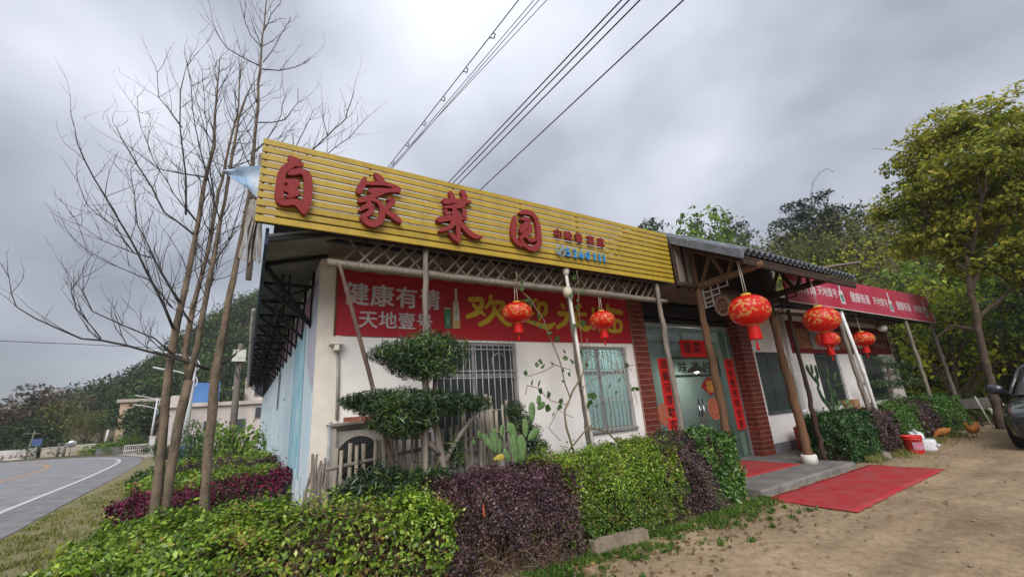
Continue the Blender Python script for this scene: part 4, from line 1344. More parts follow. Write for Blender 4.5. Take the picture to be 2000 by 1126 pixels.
def scroll(label, x0, x1, z0, z1, chars, vertical=True):
    t = thing('spring_couplet', label, 'couplet', (x0, 0.235, z0))
    MB().box(x0, x1, 0.230, 0.238, z0, z1).build('paper', M_coup, t)
    b = MB()
    n = len(chars)
    for i, ch in enumerate(chars):
        if vertical:
            h = (z1 - z0) / n
            s = min(h * 0.92, (x1 - x0) * 0.80)
            b.text(ch, ((x0 + x1) / 2 - s / 2, 0.2265, z1 - (i + 0.5) * h - s * 0.36), (1, 0, 0), (0, 0, 1), s, s * 0.95, 0, 0.012)
        else:
            w = (x1 - x0) / 4.2
            s = w * 0.92
            b.text(ch, (x0 + 0.10 + i * w * 1.4, 0.2265, (z0 + z1) / 2 - s * 0.38), (1, 0, 0), (0, 0, 1), s * 1.25, s * 1.2, 0, 0.012)
    b.build('ink_lettering', M_ink, t)


scroll('tall red paper couplet on the left leaf of the glass entrance, seven black characters', 8.03, 8.40, 0.70, 2.60, '道義深厚歡客心')
scroll('tall red paper couplet on the right leaf of the glass entrance beside the curtain', 10.67, 11.06, 0.80, 2.58, '菜有豐儉隨君意')
scroll('short wide red paper with two black characters at the top of the glass', 8.95, 10.12, 2.63, 3.06, '道菜', False)
dm = thing('diamond_poster', 'dark red diamond poster with a gold character on the glass door', 'poster', (9.83, 0.236, 1.67))
MB().prism([(9.83, 0.232, 2.15), (9.47, 0.232, 1.91), (9.83, 0.232, 1.66), (10.19, 0.232, 1.91)], (0, 0.006, 0)).build('paper', mat('poster_dark_red', (0.30, 0.020, 0.014), 0.5, var=0.2, scale=8), dm)
MB().text('福', (9.68, 0.2285, 1.78), (1, 0, 0), (0, 0, 1), 0.30, 0.32, 0, 0.03).build('gold_lettering', mat('foil_gold', (0.60, 0.30, 0.06), 0.3, var=0.3, scale=15), dm)
M_cut = mat('paper_cut_red', (0.52, 0.13, 0.07), 0.7, var=0.2, scale=9)


def papercut(label, x, z, r):
    b = MB()
    for ra, w in ((r, 0.05), (r * 0.62, 0.04)):
        P = [(x + ra * math.cos(a), z + ra * math.sin(a), w) for a in np.linspace(0, 2 * math.pi, 25)]
        b.stroke(P, 0.233, 0.238, 2)
    for k in range(8):
        a = k * math.pi / 4
        b.stroke([(x + r * .2 * math.cos(a), z + r * .2 * math.sin(a), 0.05), (x + r * .95 * math.cos(a + .3), z + r * .95 * math.sin(a + .3), 0.07)], 0.2295 - 0.0006 * k, 0.232, 3)
    tag(b.build('paper_cut', M_cut), label, 'paper cut')


papercut('round red paper cut window flower on the door leaf with the diamond poster', 9.86, 1.36, 0.24)
papercut('round red paper cut window flower half behind the left couplet', 7.98, 1.35, 0.22)

# inside the restaurant, seen through the glass
fr = thing('framed_calligraphy', 'wide dark framed calligraphy hanging inside behind the glass entrance', 'picture', (12.0, 3.0, 2.3))
MB().box(12.0, 14.9, 3.0, 3.05, 2.32, 3.02).build('frame', M_black, fr)
MB().box(12.10, 14.8, 2.99, 2.998, 2.40, 2.94).build('paper', mat('calligraphy_paper', (0.50, 0.52, 0.48), 0.8, var=0.1), fr)
b = MB()
for ch, x in zip('味道好', (12.45, 13.15, 13.85)):
    b.text(ch, (x, 2.985, 2.47), (1, 0, 0), (0, 0, 1), 0.52, 0.44, 0, 0.03)
b.build('ink_lettering', M_ink, fr)
MB().box(7.35, 14.98, 3.06, 3.16, 0.13, 3.5).build('back_wall', M_in, bld)
cur = cloth('curtain', [[(10.80, 0.34, 3.36), (11.10, 0.34, 3.36)], [(10.86, 0.34, 1.8), (11.12, 0.34, 1.8)], [(10.92, 0.34, 0.16), (11.14, 0.34, 0.16)]], None, 16, 24, 0.012, 2)
o = cur.build('door_curtain', mat('pale_curtain', (0.50, 0.53, 0.42), 0.9, var=0.15, scale=5, stretch=(8, 8, 0.4)))
tag(o, 'pale green curtain gathered at the right edge of the glass entrance', 'curtain')
lamp = thing('pendant_lamp', 'lit brown shaded pendant lamp hanging inside behind the glass door', 'lamp', (12.3, 2.2, 2.55))
MB().tube([(12.3, 2.2, 2.66), (12.3, 2.2, 3.55)], 0.008, 5).build('cord', M_black, lamp)
MB().lathe((12.3, 2.2, 2.42), [(0.30, 0), (0.24, 0.10), (0.10, 0.20), (0.03, 0.24)], 20).build('lamp_shade', mat('lamp_shade_brown', (0.25, 0.13, 0.07), 0.5), lamp)
MB().ellipsoid((12.3, 2.2, 2.44), 0.08, 0.08, 0.06).build('bulb', emimat('bulb_glow', (1.0, 0.95, 0.85), 12), lamp)
pl = bpy.data.lights.new('pendant_light', 'POINT')
pl.energy = 20
pl.color = (1.0, 0.98, 0.94)
pl.shadow_soft_size = 0.15
plo = bpy.data.objects.new('pendant_light', pl)
plo.location = (12.3, 2.2, 2.30)
COL.objects.link(plo)
tl = thing('ceiling_tube_lamp', 'lit fluorescent tube lamp on the ceiling behind the frosted window', 'lamp', (6.1, 0.7, 3.4))
MB().box(5.5, 6.7, 0.86, 0.94, 3.40, 3.45).build('housing', M_pvc, tl)
MB().tube([(5.55, 0.9, 3.37), (6.65, 0.9, 3.37)], 0.018, 8).build('tube', emimat('tube_glow', (0.80, 1.0, 0.98), 14), tl)
al = bpy.data.lights.new('tube_light', 'AREA')
al.shape = 'RECTANGLE'
al.size, al.size_y = 1.1, 0.06
al.energy = 24
al.color = (0.9, 1.0, 0.99)
alo = bpy.data.objects.new('tube_light', al)
alo.location = (6.1, 0.9, 3.34)
COL.objects.link(alo)

# ------------------------------------------------------------------ tiled porch roof
por = thing('porch_roof', 'grey tiled timber porch roof with log brackets over the glass entrance', 'porch roof', (7.2, -1.2, 3.6))
M_tile = mat('grey_roof_tile', (0.19, 0.205, 0.235), 0.7, col2=(0.10, 0.11, 0.13), scale=9, bump=0.3, bscale=40, rnd=0.18)
M_tile_e = mat('tile_edge_grey', (0.17, 0.18, 0.205), 0.7, var=0.3, scale=12)
yA, zA, yB, zB = -0.85, 5.10, -2.62, 4.06
sl = math.atan2(zA - zB, yA - yB)
Ls = math.hypot(zA - zB, yA - yB)
PX0, PX1 = 7.22, 12.02
MB().add([(PX0, yA, zA - 0.06), (PX1, yA, zA - 0.06), (PX1, yB + .03, zB - 0.06), (PX0, yB + .03, zB - 0.06), (PX0, yA, zA - 0.02), (PX1, yA, zA - 0.02), (PX1, yB + .03, zB - 0.02), (PX0, yB + .03, zB - 0.02)],
         [(0, 1, 2, 3), (7, 6, 5, 4), (0, 4, 5, 1), (1, 5, 6, 2), (2, 6, 7, 3), (3, 7, 4, 0)]).build('roof_boards', M_wood_d, por)
# barrel tile: half tube with thickness
def barrel(r, L_, th, n=7, flip=1):
    v, f = [], []
    for y in (0, L_):
        for rr_ in (r, r - th):
            for k in range(n + 1):
                a = math.pi * k / n
                v.append((rr_ * math.cos(a), y, flip * rr_ * math.sin(a)))
    m_ = n + 1
    for k in range(n):
        f += [(k, k + 1, 2 * m_ + k + 1, 2 * m_ + k), (m_ + k, 3 * m_ + k, 3 * m_ + k + 1, m_ + k + 1), (k, m_ + k, m_ + k + 1, k + 1), (2 * m_ + k, 2 * m_ + k + 1, 3 * m_ + k + 1, 3 * m_ + k)]
    f += [(0, 2 * m_, 3 * m_, m_), (n, m_ + n, 3 * m_ + n, 2 * m_ + n)]
    return v, f


v, f = barrel(0.070, 0.40, 0.018)
me_cap = bpy.data.meshes.new('roof_tile')
me_cap.from_pydata(v, [], f)
me_cap.materials.append(M_tile)
v, f = barrel(0.075, 0.40, 0.014, 6, -1)
me_pan = bpy.data.meshes.new('roof_tile')
me_pan.from_pydata(v, [], f)
me_pan.materials.append(M_tile)
offp = WORLD[por.name]
nrow, ncol = 6, 25
for c in range(ncol):
    x = PX0 + 0.10 + c * 0.19
    for r in range(nrow):
        y = yB - 0.02 + (Ls * math.cos(sl)) * r / nrow
        z = zB + 0.045 + (Ls * math.sin(sl)) * r / nrow
        o = bpy.data.objects.new('roof_tile', me_cap)
        COL.objects.link(o)
        o.parent = por
        o.location = (x - offp[0], y - offp[1], z - offp[2] + 0.004 * (r % 2))
        o.rotation_euler = (sl + 0.03, 0, 0)
        if r in (0, 1, 2, 3, 4, 5):
            o = bpy.data.objects.new('roof_tile', me_pan)
            COL.objects.link(o)
            o.parent = por
            o.location = (x + 0.095 - offp[0], y + 0.01 - offp[1], z + 0.028 - offp[2])
            o.rotation_euler = (sl + 0.03, 0, 0)
# verge tiles down the left gable edge, with the sheet-like flashing below them
for r in range(7):
    t0, t1 = r / 7, (r + 1.12) / 7
    ya, za = yB + (yA - yB) * t0, zB + (zA - zB) * t0
    yb_, zb_ = yB + (yA - yB) * min(t1, 1.02), zB + (zA - zB) * min(t1, 1.02)
    e = 0.016
    MB().add([(PX0 - 0.07, ya, za - 0.10), (PX0 - 0.07, yb_, zb_ - 0.10), (PX0 - 0.085, yb_, zb_ + 0.07 - e), (PX0 - 0.085, ya, za + 0.07 + e * .5),
              (PX0 - 0.055, ya, za - 0.10), (PX0 - 0.055, yb_, zb_ - 0.10), (PX0 + 0.10, yb_, zb_ + 0.11 - e), (PX0 + 0.10, ya, za + 0.12)],
             [(0, 3, 2, 1), (3, 7, 6, 2), (4, 5, 6, 7), (0, 1, 5, 4), (0, 4, 7, 3), (1, 2, 6, 5)]).build('verge_tile', M_tile_e if r % 2 else M_tile, por)
MB().beam((PX0, yB + 0.06, zB - 0.12), (PX1, yB + 0.06, zB - 0.12), 0.06, 0.10).build('eave_beam', M_wood_d, por)
for k in range(11):
    x = PX0 + 0.25 + k * 0.44
    MB().beam((x, yA, zA - 0.11), (x, yB + 0.05, zB - 0.11), 0.05, 0.07).build('rafter', M_wood_d, por)
log([(7.05, -1.33, 3.86), (9, -1.33, 3.85), (12.0, -1.33, 3.82)], [0.06, 0.065, 0.06], seed=9).build('purlin', M_wood_d, por)
log([(7.2, -1.2, 4.80), (12.0, -1.2, 4.80)], [0.05, 0.05], seed=10).build('purlin', M_wood_d, por)
for bi, (X, mm) in enumerate(((7.70, M_wood_b), (10.42, M_wood_d))):
    log([(X, -1.15, 3.84), (X, -2.66, 3.92)], [0.075, 0.065], seed=20 + bi, wob=0.004).build('bracket_log', mm, por)
    zt_ = lambda y: zB + (zA - zB) * (y - yB) / (yA - yB) - 0.15
    for y0, y1, up_ in ((-1.33, -1.33, 1), (-1.42, -1.72, 1), (-1.95, -1.72, 1), (-1.98, -2.15, 1), (-2.25, -2.25, 1)):
        z0_ = 3.86
        log([(X, y0, z0_), (X, y1, zt_(y1))], [0.042, 0.038], seed=int(-y0 * 50 + bi), wob=0.004).build('strut', mm, por)
    log([(X, -1.2, zt_(-1.2)), (X, -2.55, zt_(-2.55))], [0.05, 0.05], seed=33 + bi, wob=0.004).build('rafter_log', mm, por)
MB().box(7.16, 12.0, -0.86, -0.82, 3.94, 5.02).build('back_board', M_wood_d, por)
# board gable closing the gap between sign and porch
rs = random.Random(3)
for k in range(6):
    x = 7.135 + k * 0.10
    MB().box(x, x + 0.094, -1.262 - 0.004 * (k % 2), -1.244, 3.80 + rs.uniform(-.015, .015), 4.92 - k * 0.012).build('board', M_wood_g if k % 3 else M_wood_d, por)
# square lattice brackets
M_lat = mat('grey_lattice_paint', (0.33, 0.31, 0.29), 0.7, var=0.2)
for X, mm in ((7.70, M_lat), (10.40, M_dark)):
    g = MB()
    for pts in (((-1.40, 3.80), (-1.95, 3.83)), ((-1.40, 3.70), (-1.97, 3.72)), ((-1.40, 3.58), (-1.76, 3.60)), ((-1.40, 3.48), (-1.60, 3.49)), ((-1.40, 3.39), (-1.60, 3.40))):
        g.beam((X, pts[0][0], pts[0][1]), (X, pts[1][0], pts[1][1]), 0.02, 0.02)
    for y, z0_, z1_ in ((-1.42, 3.39, 3.82), (-1.60, 3.40, 3.82), (-1.76, 3.60, 3.83), (-1.95, 3.72, 3.84)):
        g.beam((X + 0.004, y, z0_), (X + 0.004, y, z1_), 0.02, 0.02)
    g.build('corner_lattice', mm, por)
M_plaq = mat('plaque_wood', (0.16, 0.095, 0.06), 0.75, var=0.3, scale=8, bump=0.3)
M_plaq_d = mat('plaque_dark', (0.06, 0.012, 0.012), 0.7)
for i, (px, py, lab) in enumerate(((7.70, -1.76, 'oval wooden plaque with a dark character hung beside the brown log bracket'), (9.2, -1.6, 'oval wooden plaque mostly hidden behind the largest lantern'))):
    t = thing('oval_plaque', lab, 'plaque', (px, py, 3.15))
    el = [(px, py + 0.165 * math.cos(a), 3.355 + 0.205 * math.sin(a)) for a in np.linspace(0, 2 * math.pi, 28, endpoint=False)]
    MB().prism(el, (0.04, 0, 0)).build('board', M_plaq, t)
    el2 = [(px - 0.004, py + 0.095 * math.cos(a), 3.355 + 0.150 * math.sin(a)) for a in np.linspace(0, 2 * math.pi, 24, endpoint=False)]
    MB().prism(el2, (0.003, 0, 0)).build('inset', M_plaq_d, t)
    MB().text('自', (px - 0.0065, py + 0.085, 3.28), (0, -1, 0), (0, 0, 1), 0.17, 0.20, 0, 0.03).build('lettering', M_plaq, t)
    MB().tube([(px + 0.02, py + 0.05, 3.55), (px + 0.02, py + 0.06, 3.80)], 0.008, 5).build('hanger', M_black, t)

# ------------------------------------------------------------------ awning on the right
aw = thing('awning_sign', 'long pink red sign board with white Chinese lettering over the right part of the front', 'sign', (11.1, -1.5, 3.7))
M_pink = mat('sun_bleached_red', (0.40, 0.028, 0.062), 0.5, col2=(0.46, 0.07, 0.12), scale=1.2, stretch=(0.5, 1, 1), spec=0.4)
M_pwhite = mat('print_white', (0.66, 0.58, 0.60), 0.6, var=0.15, scale=9)
MB().add([(11.0, -1.50, 3.78), (22.45, -1.50, 3.745), (22.45, -1.50, 4.80), (11.1, -1.50, 4.58), (11.0, -1.46, 3.78), (22.45, -1.46, 3.745), (22.45, -1.46, 4.80), (11.1, -1.46, 4.58)],
         [(0, 1, 2, 3), (7, 6, 5, 4), (0, 4, 5, 1), (1, 5, 6, 2), (2, 6, 7, 3), (3, 7, 4, 0)]).build('board', M_pink, aw)
MB().beam((11.0, -1.515, 3.765), (22.47, -1.515, 3.73), 0.03, 0.02).beam((22.46, -1.515, 3.74), (22.46, -1.515, 4.80), 0.03, 0.02).build('edge_strip', M_pvc, aw)
for x0, x1, xb in ((11.15, 12.70, 12.80), (14.92, 16.35, 16.62), (18.68, 20.08, 20.42)):
    w = (x1 - x0) / 4
    b = MB()
    for i, ch in enumerate('健康有请'):
        b.text(ch, (x0 + i * w, -1.5045, 4.07), (1, 0, 0), (0, 0, 1), w * 1.02, 0.34, 0, 0.022)
    for i, ch in enumerate('天地壹号'):
        b.text(ch, (xb + i * 0.31, -1.5045, 4.10), (1, 0, 0), (0, 0, 1), 0.31, 0.28, 0, 0.014)
    b.build('white_lettering', M_pwhite, aw)
for x in (14.30, 18.12, 21.72):
    MB().box(x - 0.14, x + 0.14, -1.5052, -1.5012, 3.93, 4.32).build('bottle_print', M_pwhite, aw)
    MB().box(x - 0.09, x + 0.09, -1.5078, -1.5055, 3.98, 4.20).build('bottle_label_print', mat('print_teal', (0.10, 0.24, 0.22), 0.6), aw)
    MB().box(x - 0.045, x + 0.045, -1.5052, -1.5012, 4.321, 4.60).build('bottle_neck_print', M_pwhite, aw)
ar = thing('awning_roof', 'dark corrugated awning roof behind the pink sign on thin poles', 'awning', (11.6, -1.4, 3.6))
v, f = [], []
nn = 180
for i in range(nn + 1):
    x = 12.05 + (22.4 - 12.05) * i / nn
    dz = 0.018 * math.sin(i * 1.57)
    v += [(x, -1.44, 3.80 + dz), (x, -0.003, 4.12 + dz), (x, -1.44, 3.79 + dz), (x, -0.003, 4.11 + dz)]
for i in range(nn):
    a, c = i * 4, (i + 1) * 4
    f += [(a, c, c + 1, a + 1), (a + 2, a + 3, c + 3, c + 2)]
MB().add(v, f, False).build('corrugated_sheet', mat('awning_sheet', (0.055, 0.055, 0.052), 0.8, var=0.3, scale=6), ar)
for x in (12.4, 14.8, 17.2, 19.6, 22.0):
    MB().beam((x, -1.44, 3.74), (x, -0.01, 4.05), 0.04, 0.05).build('rafter', M_dark, ar)
MB().beam((11.0, -1.40, 3.73), (22.4, -1.40, 3.71), 0.05, 0.05).beam((12.3, -0.7, 3.90), (22.4, -0.7, 3.90), 0.04, 0.04).build('purlin', M_dark, ar)
MB().tube([(10.4, -1.2, 3.60), (14.7, -1.3, 3.70)], 0.045, 8).build('cross_pole', M_pvc, ar)
log([(14.25, -1.42, 0.0), (14.05, -1.40, 2), (13.95, -1.40, 3.7)], [0.06, 0.055, 0.05], seed=41, wob=0.008).build('grey_post', M_wood_g, ar)
MB().tube([(14.42, -1.50, 0.02), (14.30, -1.49, 2), (14.13, -1.43, 3.72)], 0.045, 12).build('white_post', mat('white_post_paint', (0.78, 0.77, 0.75), 0.4), ar)
for x in (19.4, 22.2):
    log([(x, -1.42, 0.0), (x - 0.05, -1.42, 3.72)], [0.055, 0.05], seed=int(x), wob=0.012).build('timber_pole', M_wood_g, ar)
mn = thing('menu_board', 'long red menu board with dish photographs under the awning', 'menu', (13.95, -0.01, 2.73))
M_menu = mat('menu_red', (0.17, 0.014, 0.016), 0.6, var=0.2, scale=2)
MB().box(13.95, 22.15, -0.03, -0.004, 2.73, 3.74).build('board', M_menu, mn)
M_dish = mat('dish_photo', (0.42, 0.20, 0.09), 0.6, col2=(0.14, 0.05, 0.03), scale=9, detail=8)
M_dish2 = mat('dish_photo_pale', (0.46, 0.38, 0.30), 0.6, col2=(0.20, 0.10, 0.06), scale=7, detail=8)
M_plate = mat('plate_print', (0.50, 0.49, 0.46), 0.5, var=0.1)
for x0, x1 in ((14.15, 15.20), (17.35, 18.45)):
    MB().box(x0, x1, -0.0365, -0.0325, 2.88, 3.52).build('dish_print', M_dish, mn)
MB().box(15.28, 17.28, -0.0365, -0.0325, 2.86, 3.55).build('dish_print', mat('photo_cloth', (0.30, 0.28, 0.27), 0.6, var=0.3, scale=4), mn)
for x, r in ((16.4, 0.62), (19.1, 0.5)):
    el = [(x + r * math.cos(a), -0.0395, 3.18 + r * 0.5 * math.sin(a)) for a in np.linspace(0, 2 * math.pi, 24, endpoint=False)]
    MB().prism(el, (0, 0.0025, 0)).build('plate_print', M_plate, mn)
    el = [(x + r * .72 * math.cos(a), -0.0425, 3.18 + r * 0.36 * math.sin(a)) for a in np.linspace(0, 2 * math.pi, 20, endpoint=False)]
    MB().prism(el, (0, 0.0025, 0)).build('food_print', M_dish2, mn)
b = MB()
for i, ch in enumerate('健康有请'):
    b.text(ch, (20.30 + i * 0.40, -0.0325, 3.30), (1, 0, 0), (0, 0, 1), 0.40, 0.26, 0, 0.02)
for i, ch in enumerate('天地壹号'):
    b.text(ch, (20.40 + i * 0.34, -0.0325, 2.98), (1, 0, 0), (0, 0, 1), 0.34, 0.22, 0, 0.01)
b.build('lettering', mat('print_dull_gold', (0.36, 0.25, 0.16), 0.6), mn)
fl = thing('flood_lamp', 'small unlit round flood lamp with brown hood under the awning', 'lamp', (18.3, -1.0, 3.5))
MB().lathe((18.3, -1.0, 3.50), [(0.03, 0.16), (0.12, 0.12), (0.16, 0.02), (0.15, 0.0)], 14).build('lamp_shade', mat('brown_hood', (0.22, 0.12, 0.06), 0.5), fl)
MB().ellipsoid((18.3, -1.05, 3.46), 0.13, 0.13, 0.12).build('bulb', mat('white_globe', (0.75, 0.75, 0.66), 0.3), fl)
MB().tube([(18.3, -1.0, 3.65), (18.3, -0.9, 3.98)], 0.015, 6).build('arm', M_dark, fl)
bw = MB().beam((12.9, -1.1, 4.85), (14.3, -2.1, 4.98), 0.22, 0.04).build('loose_plank', M_wood_g)
tag(bw, 'loose weathered plank jutting up behind the right end of the tiled roof', 'plank')

# ------------------------------------------------------------------ plants: shared leaf materials
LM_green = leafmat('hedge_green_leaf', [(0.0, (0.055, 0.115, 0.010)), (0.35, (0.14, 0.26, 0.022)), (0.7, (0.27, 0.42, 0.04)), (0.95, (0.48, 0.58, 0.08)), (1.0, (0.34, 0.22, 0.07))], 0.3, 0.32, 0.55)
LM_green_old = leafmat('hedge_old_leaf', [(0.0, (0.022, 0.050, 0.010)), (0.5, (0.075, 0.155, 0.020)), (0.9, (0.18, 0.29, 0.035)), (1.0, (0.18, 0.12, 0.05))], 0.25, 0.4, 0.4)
LM_dgreen = leafmat('dark_hedge_leaf', [(0.0, (0.010, 0.035, 0.010)), (0.5, (0.028, 0.085, 0.022)), (1.0, (0.085, 0.19, 0.045))], 0.2, 0.35, 0.5)
LM_mgreen = leafmat('broad_hedge_leaf', [(0.0, (0.022, 0.07, 0.012)), (0.5, (0.06, 0.155, 0.025)), (1.0, (0.17, 0.30, 0.06))], 0.25, 0.35, 0.5)
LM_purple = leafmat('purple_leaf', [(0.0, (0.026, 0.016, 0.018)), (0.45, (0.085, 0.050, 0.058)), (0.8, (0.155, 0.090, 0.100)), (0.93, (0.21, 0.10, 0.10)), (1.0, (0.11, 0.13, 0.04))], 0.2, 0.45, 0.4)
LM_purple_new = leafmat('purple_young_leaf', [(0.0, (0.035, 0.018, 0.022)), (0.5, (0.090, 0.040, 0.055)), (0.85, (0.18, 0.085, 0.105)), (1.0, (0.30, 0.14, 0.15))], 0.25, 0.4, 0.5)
LM_magenta = leafmat('magenta_leaf', [(0.0, (0.040, 0.010, 0.018)), (0.5, (0.13, 0.016, 0.045)), (1.0, (0.34, 0.030, 0.105))], 0.25, 0.45, 0.4)
LM_podo = leafmat('podocarpus_leaf', [(0.0, (0.008, 0.022, 0.009)), (0.5, (0.020, 0.050, 0.017)), (0.92, (0.048, 0.100, 0.026)), (1.0, (0.18, 0.27, 0.05))], 0.12, 0.35, 0.5)
LM_grass = leafmat('grass_blade', [(0.0, (0.08, 0.13, 0.02)), (0.45, (0.17, 0.22, 0.035)), (0.7, (0.30, 0.27, 0.10)), (1.0, (0.42, 0.36, 0.17))], 0.3, 0.6, 0.2, .8, .4)
LM_dry = leafmat('fallen_leaf', [(0.0, (0.09, 0.055, 0.03)), (0.6, (0.20, 0.13, 0.06)), (1.0, (0.36, 0.20, 0.10))], 0.1, 0.8, 0.1)
M_twig = mat('hedge_twig', (0.17, 0.115, 0.075), 0.9, var=0.45, scale=14)
M_bark = mat('ginkgo_bark', (0.22, 0.165, 0.115), 0.9, col2=(0.095, 0.072, 0.052), scale=9, stretch=(1, 1, 0.5), bump=0.7, bscale=28)
M_twig_d = mat('bare_twig', (0.050, 0.040, 0.038), 0.9, var=0.3, scale=10)
M_trunk = mat('tree_trunk_bark', (0.11, 0.08, 0.058), 0.95, var=0.45, scale=6, bump=0.6, bscale=20)


def at(px, py, Y):
    """Point where the line of sight through photo pixel (px, py) meets the upright plane y = Y."""
    d = _r2 * ((px - 1000) / 806.9) - _u2 * ((py - 563) / 806.9) + _fw
    t = (Y + 6.2) / d.y
    return Vector((0, -6.2, 1.75)) + d * t


def hedge(label, x0, x1, yf, yb, h, m, n, size, seed, aspect=0.55, twigs=60, up=0.35, cat='hedge', capL=True, capR=True, z0=0.02, jit=0.6, group=None, m_old=None, y0=0.5, thin=0.32, bulge=1.0, bald=(), sprigs=160):
    fY = yf if callable(yf) else (lambda x: yf)
    bY = yb if callable(yb) else (lambda x: yb)
    fH = h if callable(h) else (lambda x: h)
    rs = np.random.RandomState(seed)
    xm = (x0 + x1) / 2
    t = thing('clipped_hedge' if cat == 'hedge' else 'bush', label, cat, (xm, (fY(xm) + bY(xm)) / 2, 0), group)
    xs = rs.uniform(x0, x1, n)
    a = np.linspace(0, math.pi, 400)
    ex = 0.42
    cy = np.sign(np.cos(a)) * np.abs(np.cos(a)) ** ex
    cz = np.abs(np.sin(a)) ** ex
    d = np.hypot(np.diff(cy) * 0.5, np.diff(cz))
    # the side we look at (front, top) carries more leaves than the back
    w = d * np.where(a[:-1] < 2.2, 1.0, 0.55)
    cum = np.concatenate([[0], np.cumsum(w)])
    s = np.interp(rs.rand(n) * cum[-1], cum, a)
    u = np.sign(np.cos(s)) * np.abs(np.cos(s)) ** ex
    v = np.abs(np.sin(s)) ** ex
    F = np.array([fY(x) for x in xs])
    B = np.array([bY(x) for x in xs])
    H = np.array([fH(x) for x in xs])
    dep = 1 - np.minimum(rs.exponential(0.10, n), 0.75)
    y = (F + B) / 2 - u * (B - F) / 2 * dep
    z = z0 + (H - z0) * (v * (0.25 + 0.75 * dep))
    nrm = np.stack([np.zeros(n), -np.cos(s) * 1.0, np.sin(s)], 1)
    P = np.stack([xs, y, z], 1)
    # end caps
    k = int(n * 0.16)
    for xe, sgn, use in ((x0, -1, capL), (x1, 1, capR)):
        if not use:
            continue
        yy = rs.uniform(fY(xe), bY(xe), k)
        zz = z0 + (fH(xe) - z0) * np.sqrt(rs.rand(k))
        xx = xe - sgn * np.minimum(rs.exponential(0.07, k), 0.4)
        P = np.vstack([P, np.stack([xx, yy, zz], 1)])
        nrm = np.vstack([nrm, np.tile([sgn, 0, 0.2], (k, 1))])
    off = bulge * (noise3(P, 2.1, seed) * 0.085 + noise3(P, 5.5, seed * 1.7) * 0.05) + rs.exponential(0.022, len(P))
    P = P + nrm * off[:, None]
    rnd = (P[:, 0] - xm) / ((x1 - x0) / 2)
    P[:, 0] += 0.11 * noise3(P[:, [1, 2, 0]], 4.0, seed + 2) * (np.abs(rnd) > .8)
    # new shoots stand out of the clipped surface, each carrying a few leaves
    if sprigs:
        k = rs.randint(0, n, sprigs)
        k = k[nrm[k][:, 2] > -0.2]
        dirs = nrm[k] * 0.5 + rs.normal(0, .45, (len(k), 3)) + np.array([0, 0, .75])
        dirs /= np.linalg.norm(dirs, axis=1)[:, None]
        ln = rs.uniform(.05, .17, len(k))
        for j in range(7):
            q = (j + .6) / 7
            P = np.vstack([P, P[k] + dirs * (ln * q)[:, None] + rs.normal(0, .012, (len(k), 3))])
            nrm = np.vstack([nrm, dirs + rs.normal(0, .6, (len(k), 3))])
    P[:, 2] = np.maximum(P[:, 2], 0.02)
    # thin patches show stems
    low = np.clip(0.55 - P[:, 2] / np.mean(H), 0, 1) * (nrm[:, 1] < -0.3)
    keep = (noise3(P, 3.3, seed + 5) + 0.95 - 0.9 * low + 0.6 * rs.rand(len(P))) > thin + 0.1
    for bx, by, bz, br_ in bald:
        dd_ = np.linalg.norm((P - np.array([bx, by, bz])) * np.array([.75, 1, 1]), axis=1) + .12 * noise3(P, 6.0, seed)
        keep &= (dd_ > br_) | (rs.rand(len(P)) < .30)
    P, nrm = P[keep], nrm[keep]
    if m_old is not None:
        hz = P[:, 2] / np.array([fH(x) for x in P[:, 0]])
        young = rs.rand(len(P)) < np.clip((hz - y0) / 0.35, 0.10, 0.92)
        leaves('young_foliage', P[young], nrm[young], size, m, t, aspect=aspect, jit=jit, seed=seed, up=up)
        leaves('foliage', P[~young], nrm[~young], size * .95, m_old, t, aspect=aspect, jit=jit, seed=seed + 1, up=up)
    else:
        leaves('foliage', P, nrm, size, m, t, aspect=aspect, jit=jit, seed=seed, up=up)
    tw = MB()
    rr = random.Random(seed)
    for q in range(twigs):
        x = rr.uniform(x0 + .05, x1 - .05)
        f_, b_ = fY(x), bY(x)
        y0_ = (f_ + b_) / 2 + rr.uniform(-.3, .3) * (b_ - f_)
        hh = fH(x)
        y1 = f_ + rr.uniform(0.0, 1.0) * (b_ - f_)
        p0 = Vector((x, y0_, 0))
        p2 = Vector((x + rr.uniform(-.3, .3), y1, hh * rr.uniform(.75, 1.0)))
        p1 = p0.lerp(p2, .5) + Vector((rr.uniform(-.06, .06), rr.uniform(-.06, .06), .05))
        tw.tube([p0, p1, p2], [0.012, 0.008, 0.004], 4, cap=False)
        for _ in range(2):
            a_ = p0.lerp(p2, rr.uniform(.4, .9))
            tw.tube([a_, a_ + Vector((rr.uniform(-.2, .2), rr.uniform(-.25, .1), rr.uniform(.02, .22)))], [0.005, 0.002], 3, cap=False)
    for bx, by, bz, br_ in bald:
        for q in range(60):
            p0 = Vector((bx + rr.gauss(0, br_ * .6), by + rr.gauss(0, br_ * .4), bz + rr.gauss(0, br_ * .4)))
            p0.z = min(max(p0.z, .05), fH(min(max(p0.x, x0), x1)) + .01)
            p0.y = max(p0.y, fY(p0.x) - .03)
            e = Vector((rr.uniform(-1, 1), rr.uniform(-.6, .6), rr.uniform(-.25, .5))).normalized() * rr.uniform(.08, .28)
            tw.tube([p0, p0 + e * .5 + Vector((rr.uniform(-.02, .02),) * 3), p0 + e], [.006, .004, .002], 4, cap=False)
    if twigs:
        tw.build('twigs', M_twig, t, kind='stuff')
    return t


